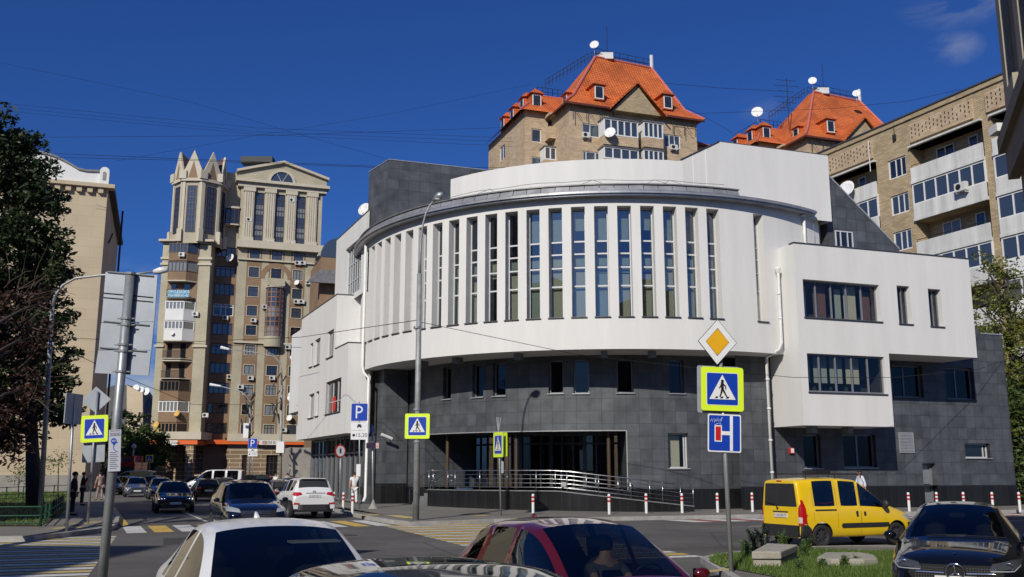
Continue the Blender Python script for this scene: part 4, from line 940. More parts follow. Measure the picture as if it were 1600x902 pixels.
window(TM.off(1.1), (q0, q1, TM.px(360, 352)[1], TM.px(360, 329)[1]), tow, .1, 'frame_d', 'pane_d', (.33, .66), (.35,), .1, .08, name='balcony_glazing')
for a, b in ((363, 377), (305, 322)):
    simple_window(TM, TM.px(360, 340)[0], TM.px(367, 340)[0], TM.px(360, b)[1], TM.px(360, a)[1], tow, 'frame_d', 'pane_d')
# left bay (lower turret)
T1 = Plane(at_d(247, 500, 140.5).to_2d(), (1, .04))
l0, l1 = 0.0, T1.px(323.5, 500)[0]; zt1 = T1.px(290, 377)[1]
pr = [T1.P(l0, 0).to_2d(), T1.P(l1, 0).to_2d(), T1.P(l1-.5, 0, -4.5).to_2d(), T1.P(l0-.5, 0, -9).to_2d()]
zg = T1.px(290, 684)[1]
m = MB(); m.prism(pr, zg, zt1, (0, 1)); m.build('bay_wall', M['brick_l'], tow)
c0, c1 = T1.px(259, 500)[0], T1.px(304, 500)[0]
yy = [(383, 398, 'd', 'b'), (411, 427, 'd', 'b'), (442, 466, 'open', 'p'), (473, 486, 'w', 'w'), (503.5, 516.5, 'w', 'w'), (535, 561, 'open', 'p'), (566, 592, 'open', 'p'), (596.5, 612, 'd', 'p'), (628, 644.5, 'w', 'p'), (661.5, 677, 'br', 'b')]
m = MB(); sbox(m, T1, c0-.1, c1+.1, zg, zt1-.1, 0, .02); m.build('bay_back', M['brick_b'], tow)
def bayband(mm, z0, z1, o=0.0):
    A, B, C, D = T1.P(c0, 0, .02).to_2d(), T1.P(c0+.25, 0, 1.3+o).to_2d(), T1.P(c1-1.3, 0, 1.3+o).to_2d(), T1.P(c1+.05, 0, .02).to_2d()
    mm.prism([A, B, C, D], z0, z1)
prev = None
for i, (ya, yb, kind, sp) in enumerate(yy):
    z1, z0 = T1.px(282, ya)[1], T1.px(282, yb)[1]; nz = T1.px(282, yy[i+1][0])[1] if i < 9 else zg
    m = MB()
    if kind == 'open': bayband(m, z0-.12, z0, .03); bayband(m, z1, z1+.18, .05)
    else: bayband(m, nz+.1, z0)
    m.build('balcony_parapet', M['white_p'] if sp == 'w' else (M['cream_l'] if kind == 'open' else M['brick_b']), tow)
    if kind != 'open':
        m = MB(); bayband(m, z0, z1, -.08); o = m.build('balcony_glazing', M['pane_l' if kind == 'w' else random.choice(['pane_m', 'pane_l', 'pane_d'])], tow)
        m = MB(); bayband(m, z0-.02, z0+.12, .02); bayband(m, z1-.12, z1+.02, .02)
        for t in range(6): a = lerp(c0+.25, c1-1.3, t/5); sbox(m, T1, a-.07, a+.07, z0, z1, 1.1, 1.28)
        p = T1.P(c1+.03, 0, .06); m.box(p.x-.1, p.x+.02, p.y-.1, p.y+.02, z0, z1)
        m.build('glazing_frame', M['frame_white' if kind == 'w' else ('frame_d' if kind != 'br' else 'brick_b')], o)
    else:
        m = MB(); sbox(m, T1, c0+.5, c0+1.2, z0, z1-.2, .02, .05); sbox(m, T1, c1-1.8, c1-1.0, z0, z1-.2, .02, .05); m.build('balcony_door', M['pane_d'], tow)
        m = MB()
        for t in range(23): a = lerp(c0+.25, c1-1.3, t/22); sbox(m, T1, a-.02, a+.02, z0, z0+1.05, 1.22, 1.26)
        sbox(m, T1, c0+.2, c1-1.3, z0+1.0, z0+1.08, 1.2, 1.28); m.build('balcony_railing', M['iron'], tow)
m = MB(); bz0, bz1 = T1.px(282, 467)[1], T1.px(282, 456)[1]; bx0, bx1 = T1.px(266.5, 460)[0], T1.px(300, 460)[0]; sbox(m, T1, bx0, bx1, bz0, bz1, 1.32, 1.36); bn = m.build('blue_banner', mat('blue_banner_cloth', (.05, .28, .45), .6), tow)
m = MB(); X_ = Vector((T1.d.x, T1.d.y, 0)); Z_ = Vector((0, 0, 1)); bc = T1.P((bx0+bx1)/2, (bz0+bz1)/2, 1.37)
text_mesh(m, 'ПРОДАЖА', bc+Z_*.26, X_, Z_, .62, out=0); text_mesh(m, '926-888-02-42', bc-Z_*.28, X_, Z_, .5, out=0); m.build('banner_lettering', M['white_p'], bn)
m = MB()
for z, o in ((T1.px(290, 541)[1], .25), (zt1, .7), (T1.px(290, 404)[1], .2), (T1.px(290, 413)[1], .2)):
    for a, b in ((l0-.2, c0), (c1, l1+.25)) if z < zt1-1 else ((l0-.5, l1+.5),): sbox(m, T1, a, b, z-.16, z+.16, -3.5 if z > zt1-1 else -.3, o)
sbox(m, T1, l0-.7, l1+.6, zg-.3, zg+.8, -5, 1.7); 
m.build('cornice', M['cream_l'], tow)
for x, y in ((285, 398.5), (306.5, 491), (352, 497), (359, 589), (322, 649)): ac_unit(T1 if x < 330 else TM, x, y, tow, o=1.3 if x < 300 else 0)
for x, y, r, mt in ((243.5, 664, .5, 'dishy'), (243.5, 675, .5, 'dishy'), (276, 646, .5, 'dishy'), (269, 521, .3, 'dishw')): dish_on(T1, x, y, tow, r, mt, 1.5)
# arcade with orange sign band under the bay and along the front
m = MB(); zo_ = T1.px(290, 695)[1]; zo2 = T1.px(290, 688.5)[1]
sbox(m, T1, l0-.6, l1+.1, zo_, zo2, -4, 1.55); m.cur = 1; m.cur = 0
sbox(m, TF, t0+.1, sr1+.3, TF.px(430, 695)[1], TF.px(430, 688.5)[1], -.4, .75)
ob = m.build('sign_band', M['orange'], tow)
for S, xa, xb, oo_ in ((T1, 249, 277.5, 1.56), (TF, 405, 438, .76)):
    m = MB(); a, b = S.px(xa, 692, oo_)[0], S.px(xb, 692, oo_)[0]; z0, z1 = S.px((xa+xb)/2, 695.3, oo_)[1], S.px((xa+xb)/2, 688.3, oo_)[1]
    sbox(m, S, a, b, z0, z1, oo_, oo_+.06); so_ = m.build('bank_sign', M['frame_white'], tow)
    m = MB(); X2 = Vector((S.d.x, S.d.y, 0)); c = S.P(a+.75, (z0+z1)/2, oo_+.07); text_mesh(m, 'МДМ Банк', S.P(lerp(a, b, .6), (z0+z1)/2, oo_+.07), X2, Z_, .52, out=0, sx=1.05); m.build('sign_lettering', M['black'], so_)
    m = MB()
    for i in range(16):
        t, u = 2*math.pi*i/16, 2*math.pi*(i+1)/16; m.face([c+X2*.28*math.cos(t)+Z_*.28*math.sin(t), c+X2*.28*math.cos(u)+Z_*.28*math.sin(u), c+X2*.19*math.cos(u)+Z_*.19*math.sin(u), c+X2*.19*math.cos(t)+Z_*.19*math.sin(t)])
    m.build('sign_emblem', M['orange'], so_)
m = MB()
for x in (247.5, 293): a = T1.px(x, 725)[0]; sbox(m, T1, a-.0, a+1.1, 0, zo_, .2, 1.3)
sbox(m, T1, T1.px(258, 725)[0]+.3, T1.px(274, 725)[0], 0, zo_, -3.5, -3.2)
sbox(m, T1, l1-2.4, l1-.2, 0, zo_, -4.8, -4.2)
m.build('arcade_pillar', M['stone_b'], tow)
m = MB(); sbox(m, T1, l0, t1+6, 0, zo_, -7, -6.5); m.build('arcade_back', M['stone_b'], tow)
# upper octagonal turret with spiked gables
oc2 = at_d(311, 330, 143.2); OR = 3.85; zt2 = T1.px(300, 283)[1]
def octp(i, r=OR): t = R_(22.5+45*i-90); return V2(oc2.x+r*math.cos(t), oc2.y+r*math.sin(t))
m = MB(); m.prism([octp(i) for i in range(8)], zt1-.5, zt2, (0, 1)); m.build('turret_wall', M['brick_l'], tow)
mp_, mt_, mr_ = MB(), MB(), MB()
for i in range(8):
    a, b = octp(i-1), octp(i); S = Plane(a, b-a); L = (b-a).length
    if S.n.dot(V2(-oc2.x, -oc2.y)) < 0: pass
    wz0, wz1 = zt1+1.2, zt2-1.0
    if (S.n.dot(V2(-S.o.x, -S.o.y))) > 0: window(Plane(a+S.n*.14, b-a), (L/2-.72, L/2+.72, wz0, wz1), tow, .1, 'frame_d', 'pane_m', (.33, .66), (.12, .25, .37, .5, .62, .75, .87), .1, .08)
    sbox(mp_, S, -.35, .35, zt1-.3, zt1+1.6, -.2, .45)
    sbox(mp_, S, 0, .42, zt1+.5, zt2-.3, 0, .14); sbox(mp_, S, L-.42, L, zt1+.5, zt2-.3, 0, .14)
    sbox(mp_, S, -.1, L+.1, zt2-.35, zt2+.1, -.3, .35); sbox(mp_, S, -.55, .55, zt2, zt2+1.3, -.4, .45)
    # gable: white edged spike with brown field
    zp = zt2+4.6 
    mp_.extr([S.P(.1, zt2+.1, .12), S.P(L-.1, zt2+.1, .12), S.P(L-.1, zt2+1.3, .12), S.P(L/2, zp, .12), S.P(.1, zt2+1.3, .12)], Vector((-S.n.x*.3, -S.n.y*.3, 0)))
    mt_.face([S.P(.7, zt2+.1, .14), S.P(L-.7, zt2+.1, .14), S.P(L/2, zp-1.7, .14)])
    mr_.face([S.P(L/2, zp, -.18), S.P(L-.1, zt2+1.3, -.18), V2(oc2.x, oc2.y).to_3d()+Vector((0, 0, zt2+2.2))]); mr_.face([S.P(.1, zt2+1.3, -.18), S.P(L/2, zp, -.18), V2(oc2.x, oc2.y).to_3d()+Vector((0, 0, zt2+2.2))])
mp_.build('turret_trim', M['cream_l'], tow); mt_.build('gable_field', M['brick_b'], tow); mr_.build('turret_roof', mat('brown_sheet_roof', (.10, .06, .05), .6, var=.1), tow)
m = MB(); c = at_d(403, 252, 152); m.box(c.x-2.6, c.x+2.6, c.y-1, c.y+1, c.z-.5, c.z+.5); m.build('roof_vent', M['iron'], tow)
# dark house beside the tower
b0 = at_d(498, 500, 128); sd = thing('brown_house', 'dark brown building with arched glazed roof between the beige tower and white wing', 'building', (b0.x, b0.y, 0))
SB = Plane(b0.to_2d(), E_); zt_ = SB.px(510, 402)[1]
m = MB(); m.prism([SB.P(0, 0).to_2d(), SB.P(12, 0).to_2d(), SB.P(12, 0, -10).to_2d(), SB.P(0, 0, -10).to_2d()], 0, zt_); m.build('wall', M['brick_b'], sd)
m = MB(); cz = SB.P(2.3, zt_, .0); m.face([SB.P(2.3+2.2*math.cos(math.pi*i/12), zt_+2.6*math.sin(math.pi*i/12), .05) for i in range(13)]); m.extr([SB.P(2.3+2.4*math.cos(math.pi*i/12), zt_+2.8*math.sin(math.pi*i/12), -.1) for i in range(13)], Vector((-SB.n.x*6, -SB.n.y*6, 0))); m.build('arched_window', M['pane_m'], sd)
m = MB()
z5 = SB.px(510, 432)[1]; m.extr([SB.P(-2, z5-1.2, 1.5), SB.P(10, z5-1.2, 1.5), SB.P(6, z5+1.0, 0), SB.P(0, z5+.9, 0)], Vector((SB.n.x*-1, SB.n.y*-1, .1))); m.build('lower_roof', M['zinc_d'], sd)
m = MB(); w5 = Plane(V2(-14.9, 71.0), -A_); sbox(m, w5, -8, 4.5, 6.5, 12.9, -4, 0); wn = m.build('white_annex', M['white_p'], sd)
m = MB(); b9 = Plane(at_d(452, 720, 100).to_2d(), E_); sbox(m, b9, 0, 8, 0, 4.3, -6, 0); m.build('grey_portal', M['conc'], sd)
m = MB(); sbox(m, b9, 4.2, 6.0, 0, 3.2, 0, .05); m.build('dark_doorway', M['frame_d'], sd)

# ---------------------------------------------------------------- red-roofed houses behind
M0 = at_d(889, 159, 100); RFp = Plane(M0.to_2d(), E_); zE1 = M0.z
rh = thing('tile_roof_house', 'yellow brick apartment house with big orange tiled roof directly behind the round front', 'building', (M0.x, M0.y, 0), group='orange roofed houses')
sW = RFp.px(1088, 190)[0]; B_ = Vector((-.34, .94))
def RP_(s, z, back): q = RFp.o+RFp.d*s+B_*back; return Vector((q.x, q.y, z))
DPT = 15.0
k_ = 'brick_y'
hR = []
def rpx(x0, x1, y0, y1, S=RFp): return (S.px(x0, (y0+y1)/2)[0], S.px(x1, (y0+y1)/2)[0], S.px((x0+x1)/2, y1)[1], S.px((x0+x1)/2, y0)[1])
w_a = rpx(910, 937, 194, 214); w_b = rpx(1038, 1063, 211, 231); w_c = rpx(911, 937, 237, 252)
m = MB(); wall(m, RFp, 0, sW, 0, zE1, [w_a, w_b, w_c], .2)
m.face([RP_(0, 0, 0), RP_(0, zE1, 0), RP_(0, zE1, DPT), RP_(0, 0, DPT)]); m.face([RP_(sW, 0, 0), RP_(sW, 0, DPT), RP_(sW, zE1, DPT), RP_(sW, zE1, 0)])
m.face([RP_(0, 0, DPT), RP_(0, zE1, DPT), RP_(sW, zE1, DPT), RP_(sW, 0, DPT)])
m.build('wall', M[k_], rh)
for w_, v in ((w_a, (.45,)), (w_b, (.33, .66)), (w_c, (.2, .75))): window(RFp, w_, rh, .15, 'frame_white', 'pane_m', v, (), .1, .09)
# main hipped roof
ov = .7; zr_ = 50.3
ridL, ridR = at_d(930, 92, 107.5), at_d(1018, 104.5, 110.8); zr_ = (ridL.z+ridR.z)/2; ridL.z = ridR.z = zr_
kick = 1.6
def EV(s, b, z=None): return RP_(s, zE1-.25 if z is None else z, b)
eA, eB, eC, eD = EV(-ov, -ov), EV(sW+ov, -ov), EV(sW+ov, DPT+ov), EV(-ov, DPT+ov)
bk_ = RP_(0, 0, 7)
kA, kB, kC, kD = RP_(.9, zE1+1.2, .9), RP_(sW-.9, zE1+1.2, .9), RP_(sW-.9, zE1+1.2, DPT-.9), RP_(.9, zE1+1.2, DPT-.9)
rL, rR = ridL, ridR
rL2, rR2 = rL+Vector((B_.x*1.2, B_.y*1.2, 0)), rR+Vector((B_.x*1.2, B_.y*1.2, 0))
m = MB()
for a, b, c, d in ((eA, eB, kB, kA), (eB, eC, kC, kB), (eC, eD, kD, kC), (eD, eA, kA, kD)): m.face([a, b, c, d])
for a, b, c, d in ((kA, kB, rR, rL), (kB, kC, rR2, rR), (kC, kD, rL2, rR2), (kD, kA, rL, rL2), (rL, rR, rR2, rL2)): m.face([a, b, c, d])
def roofuv(m):
    for i, f in enumerate(m.f):
        P = [m.v[j] for j in f]; n_ = (P[1]-P[0]).cross(P[2]-P[0]).normalized(); t = Vector((-n_.y, n_.x, 0))
        if t.length < 1e-4: continue
        t.normalize(); u = n_.cross(t); m.uv[i] = [(p.dot(t), p.dot(u)) for p in P]
roofuv(m); m.build('roof', M['tile'], rh)
m = MB()
for a, b in ((kA, rL), (kB, rR), (eA, kA), (eB, kB), (rL, rR)): m.tube([a+Vector((0, 0, .05)), b+Vector((0, 0, .05))], .16, 6)
m.build('ridge_cap', M['ridge'], rh)
m = MB()
for a, b in ((eA, eB), (eD, eA)): m.extr([a, b, b-Vector((0, 0, .22)), a-Vector((0, 0, .22))], Vector((.02, .25, 0)))
m.build('eaves_board', mat('dark_red_eaves', (.10, .025, .015), .6), rh)
# front gable
gp = RFp.px(990, 137); g0, g1 = RFp.px(957, 175)[0], RFp.px(1023, 187)[0]
m = MB(); m.extr([RFp.P(g0-.3, zE1-.6, .85), RFp.P(g1+.3, zE1-.6, .85), RFp.P((g0+g1)/2, gp[1], .85)], Vector((B_.x*1.4, B_.y*1.4, 0))); m.build('gable_wall', M['brick_g'], rh)
gm = (g0+g1)/2; apex = RFp.P(gm, gp[1]+.3, 1.25); bkp = RP_(gm, gp[1]+.3, 3.2)
m = MB()
for sgn, ge in ((-1, g0-.9), (1, g1+.9)):
    e_ = RFp.P(ge, zE1-.5, 1.25); eb = RP_(ge, zE1-.5, .2)
    P = [apex, e_, eb, bkp] if sgn < 0 else [apex, bkp, eb, e_]; m.face(P); m.face([p-Vector((0, 0, .2)) for p in P][::-1]); m.face([apex, e_, e_-Vector((0, 0, .25)), apex-Vector((0, 0, .25))])
roofuv(m); m.build('gable_roof', M['tile'], rh)
def dormer(c, fdir, root, w=1.25, h=1.75, dep=2.2):
    """small roof window: c = front sill centre, fdir = the way it faces (2D)"""
    f = Vector((fdir[0], fdir[1])).normalized(); u = Vector((-f.y, f.x)); S = Plane((c.x-u.x*w/2, c.y-u.y*w/2), u)
    if S.n.dot(f) < 0: S = Plane((c.x+u.x*w/2, c.y+u.y*w/2), -u)
    m = MB(); m.hexa([S.P(0, c.z, 0), S.P(w, c.z, 0), S.P(w, c.z, -dep), S.P(0, c.z, -dep), S.P(0, c.z+h, 0), S.P(w, c.z+h, 0), S.P(w, c.z+h, -dep), S.P(0, c.z+h, -dep)]); d = m.build('dormer', M['tile'], root)
    m = MB(); sbox(m, S, .08, w-.08, c.z+.1, c.z+h-.12, 0, .05); m.build('dormer_frame', M['frame_white'], d); m = MB(); sbox(m, S, .2, w-.2, c.z+.22, c.z+h-.24, .05, .06); m.build('pane', M['pane_d'], d)
    m = MB(); a = S.P(-.25, c.z+h, .3); b = S.P(w+.25, c.z+h, .3); a2 = S.P(-.25, c.z+h, -dep); b2 = S.P(w+.25, c.z+h, -dep); t = S.P(w/2, c.z+h+.85, -.5); t2 = S.P(w/2, c.z+h+.85, -dep)
    m.face([a, b, t]); m.face([b, b2, t2, t]); m.face([a2, a, t, t2]); m.face([b, a, a2, b2]); roofuv(m); m.build('dormer_roof', M['tile'], d)
for x, y, back in ((931, 163, 1.0), (1038, 179, 1.0)):
    s_, _ = RFp.px(x, y, -back); dormer(Vector((*RFp.P(s_, 0, -back+.9).to_2d(), zE1+.75)), RFp.n, rh)
# bays and balconies of the front
def gbay(S, x0, x1, yt, yb, root, out=1.2, vb=4, floorh=1.1, fm='frame_white', pm='pane_m', side=True):
    a, b, c, d = rpx(x0, x1, yt, yb, S.off(out)); m = MB()
    sbox(m, S, a, b, c-floorh, c, 0, out); ob = m.build('balcony_parapet', M[k_], root)
    m = MB(); sbox(m, S, a+.05, b-.05, c, d, 0, out-.08); g = m.build('balcony_glazing', M[pm], root)
    m = MB(); o = out
    for i in range(vb+1): t = lerp(a+.05, b-.05, i/vb); sbox(m, S, t-.07, t+.07, c, d, o-.1, o)
    for z in (c+.06, d-.06): sbox(m, S, a, b, z-.07, z+.07, o-.1, o+.02)
    for s_ in (a+.02, b-.1): sbox(m, S, s_, s_+.08, c, d, 0, o-.02)
    m.build('glazing_frame', M[fm], g)
    m = MB(); sbox(m, S, a-.1, b+.1, d, d+.12, -.0, out+.12); m.build('balcony_roof', M['zinc_d'], g)
gbay(RFp, 944, 997, 188, 213, rh, 1.5, 5); gbay(RFp, 1006, 1036, 192, 216, rh, 1.3, 4); gbay(RFp, 944, 998, 232, 250, rh, 1.5, 4); gbay(RFp, 1006, 1037, 235, 252, rh, 1.3, 4)
ac_unit(RFp, 914, 212.5, rh, .85, .6); ac_unit(RFp, 1051, 231.5, rh, .85, .6); dish_on(RFp, 953, 207, rh, .65, 'dishw', 2.0)
# steel lattice brackets under the eaves
m = MB()
for x0, x1, y in ((893, 955, 172), (1048, 1083, 195)):
    a0, z0 = RFp.px(x0, y); a1, _ = RFp.px(x1, y)
    n = max(2, int((a1-a0)/1.3))
    for i in range(n+1):
        a = lerp(a0, a1, i/n); m.tube([RFp.P(a, z0+.3, .5), RFp.P(a, z0-1.3, .5)], .04, 4)
        if i < n: m.tube([RFp.P(a, z0+.3, .5), RFp.P(a+1.0, z0-1.0, .5)], .03, 4)
    m.tube([RFp.P(a0, z0+.3, .5), RFp.P(a1, z0+.3, .5)], .04, 4)
m.build('eaves_bracket', M['iron'], rh)
# lower left block of the house
BLK = 5.2                                        # set back
LPf = Plane(RP_(0, 0, BLK).to_2d(), E_); lpL = LPf.px(820, 172)[0]; zE2 = LPf.px(822, 172)[1]
LQ = lambda s, z, b: Vector((*(LPf.o+LPf.d*s+B_*b), z))
# wall faces
m = MB(); wl = rpx(820.5, 831, 200, 221, LPf); wl2 = rpx(820.5, 831, 244, 259, LPf)
wl = (lpL+.8, lpL+2.0, wl[2], wl[3]); wl2 = (lpL+.8, lpL+2.0, wl2[2], wl2[3])
Ldep = 13.0
wall(m, LPf, lpL, .1, 0, zE2, [wl, wl2], .2)
LS_ = Plane(LQ(lpL, 0, Ldep).to_2d(), -B_)
ws = rpx(781, 789, 228, 250, LS_); wall(m, LS_, 0, Ldep, 0, zE2, [ws], .2); m.build('wall', M[k_], rh)
window(LPf, wl, rh, .15, 'frame_white', 'pane_m', (), (), .1, .09); window(LPf, wl2, rh, .15, 'frame_white', 'pane_m', (), (), .1, .09); window(LS_, ws, rh, .15, 'frame_white', 'pane_m', (.5,), (), .1, .09)
gbay(LPf, 851, 886, 231, 251, rh, 1.4, 4)
m = MB(); q = rpx(851, 886, 186, 212, LPf); sbox(m, LPf, q[0], q[1], q[2]-.9, q[2]+.5, 0, 1.4); sbox(m, LPf, q[0], q[1]+.2, q[3]-.2, q[3]+.1, 0, 1.6); m.build('open_balcony', M[k_], rh); m = MB(); sbox(m, LPf, q[0]+.4, q[1]-.3, q[2]-.5, q[3]-.4, .0, .05); m.build('balcony_door', M['pane_d'], rh)
zr2 = zE2+3.1; hw_ = 4.2
e1_, e2_, e3_ = LQ(lpL-ov, zE2-.2, -ov), LQ(3, zE2-.2, -ov), LQ(lpL-ov, zE2-.2, Ldep)
r1_, r2_, r3_ = LQ(lpL+3.0, zr2+.4, 3.6), LQ(3, zr2+.4, 3.6), LQ(lpL+3.0, zr2+.4, Ldep)
m = MB(); m.face([e1_, e2_, r2_, r1_]); m.face([e3_, e1_, r1_, r3_]); m.face([r1_, r2_, LQ(3, zr2+.4, Ldep), r3_]); roofuv(m); m.build('lower_roof', M['tile'], rh)
m = MB(); m.tube([e1_, r1_], .15, 6); m.tube([r1_, r2_], .12, 6); m.build('ridge_cap', M['ridge'], rh)
dormer(Vector((*LPf.P(lpL*.45, 0, -.8).to_2d(), zE2+.75)), LPf.n, rh)
for b in (2.8, 6.2, 9.6): q = LS_.P(Ldep-b, 0, -.7); dormer(Vector((q.x, q.y, zE2+.75)), LS_.n, rh)
ML_ = Plane(RP_(0, 0, DPT).to_2d(), -B_); q = ML_.P(DPT-3.2, 0, -.9); dormer(Vector((q.x, q.y, zE1+.4)), ML_.n, rh)
# right low wing
m = MB(); q0 = RP_(sW, 0, 2.5).to_2d(); PR = Plane(q0, E_); sbox(m, PR, 0, 3.2, 0, zE1-2.2, -6, 0); m.build('side_wing', M[k_], rh)
m = MB(); a, b, c, d = PR.P(-.2, zE1-.6, -1.5), PR.P(3.9, zE1-2.3, .5), PR.P(3.9, zE1-2.3, -6), PR.P(-.2, zE1-.6, -6); e = PR.P(-.2, zE1-2.3, .5); m.face([e, b, a]); m.face([a, b, c, d]); roofuv(m); m.build('side_roof', M['tile'], rh)
window(PR, (.3, 1.3, zE1-5.2, zE1-2.8), rh, -.03, 'frame_white', 'pane_m', (.5,))
# roof walk railings, dishes, mast
m = MB()
def rail(p, q, n, h=1.0):
    for i in range(n+1):
        t = p.lerp(q, i/n); m.tube([t, t+Vector((0, 0, h))], .035, 4, False)
    for z in (.5, 1.0): m.tube([p+Vector((0, 0, h*z)), q+Vector((0, 0, h*z))], .03, 4, False)
rail(rL, rR, 7, 1.1); rail(rL2, rR2, 7, 1.1); kk = RP_(-.2, zr2+.6, 8); rail(rL2+Vector((-.3, .3, 0)), kk.lerp(rL2, .1), 12, 1.1); rail(r1_, r3_.lerp(r1_, .35), 7, 1.1); rail(r1_, r2_, 5, 1.1)
m.build('roof_railing', M['iron'], rh)
m = MB(); m.tube([rL+Vector((1.5, .5, 0)), rL+Vector((1.5, .5, 4.2))], .04, 4); m.build('mast', M['iron'], rh)
m = MB(); dish(m, rL+Vector((-.1, -.2, 1.5)), .55, (-.3, -.9, .25), 1.2); m.build('satellite_dish', M['dishw'], rh, True)
m = MB(); m.box(rL.x+.3, rL.x+2.2, rL.y+.4, rL.y+1.5, rL.z, rL.z+.8); m.build('roof_hatch', M['acm'], rh)
m = MB(); m.tube([rR+Vector((0, 0, 0)), rR+Vector((0, 0, 1.7))], .22, 6); m.build('roof_vent', M['acm'], rh)
rh2 = copy_tree(rh); rh2.location = (M0.x+29.4, M0.y+10.8, 0); rh2['label'] = 'farther house with orange tiled roof and many dishes, beyond the white block at right'
ROOTM[rh2.name] = (Matrix.Translation(rh2.location)).inverted()
dv = Vector((29.4, 10.8, 0))
m = MB(); ap = at_d(1232, 180, 116); m.tube([ap-Vector((0, 0, 2)), ap+Vector((0, 0, 5.0))], .05, 4)
for i, w in enumerate((1.3, 1.6, 1.0, 1.8, 1.2, .9)): z = 4.8-i*.75; m.tube([ap+Vector((-w, 0, z)), ap+Vector((w, .3, z-.1))], .03, 4)
m.build('tv_antenna', M['iron'], rh2)
for x, y, r in ((1183, 175, .75), (1338, 146, .5)):
    m = MB(); dish(m, at_d(x, y, 117), r, (-.3, -.9, .25), 1.3); m.build('satellite_dish', M['dishw'], rh2, True)

# ---------------------------------------------------------------- brick slab block at the right
bo = at_d(1500, 256, 64); BF = Plane((bo.x, bo.y), -A_)
bb = thing('brick_apartment_block', 'long yellow brick apartment block with stacked white balconies at the right', 'building', (bo.x, bo.y, 0))
zR = BF.px(1500, 146)[1]; 
sl0, sl1, sl2, sl3, sl4, sl5 = [BF.px(x, y)[0] for x, y in ((1290, 260), (1377, 280), (1424, 260), (1539, 240), (1553, 240), (1600, 250))]
slab0 = BF.px(1424, 229)[1]; FH = 2.8
sEnd = sl5+5
m = MB(); holes_ = []; bayS = [(sl1-9.5, sl1-.4), (sl2+.0, sl3), (sl4, sl4+4.6)]
nf = 8
for (a, b) in bayS:
    for i in range(nf): holes_.append((a, b, slab0-FH*(i+1)+.15, slab0-FH*i-.12, 1.3))
wn = []
for i in range(nf):
    z = slab0-FH*i-FH+.9; 
    if i > 0 or True: wn.append((sl1+.75, sl1+2.5, z-.05, z+1.45))
pan = [(sl1-9.5, sl1-.6), (sl2+.2, sl3-.6), (sl4-.2, sl4+5)]
s00 = sl1-26
wall(m, BF, s00, sEnd, 0, zR-.35, holes_+wn, .2)
m.face([BF.P(s00, 0), BF.P(s00, zR), BF.P(s00, zR, -14), BF.P(s00, 0, -14)]); m.face([BF.P(s00, zR, 0), BF.P(sEnd, zR, 0), BF.P(sEnd, zR, -14), BF.P(s00, zR, -14)])
m.face([BF.P(sEnd, 0), BF.P(sEnd, 0, -14), BF.P(sEnd, zR, -14), BF.P(sEnd, zR)])
m.build('wall', M['brick_g'], bb)
m = MB(); sbox(m, BF, s00, sEnd+.1, zR-.35, zR, -.5, .12); m.build('parapet', M['brick_g'], bb)
m = MB(); sbox(m, BF, s00-.1, sEnd+.1, zR, zR+.1, -14, .2); m.build('roof_edge', M['sill'], bb)
# back walls of the balconies already lie 1.3 m in: add them as brick with openings
m = MB()
for (a, b) in bayS: wall(m, BF.off(-1.3), a, b, 0, slab0, (), .1)
m.build('balcony_back_wall', M['brick_g'], bb)
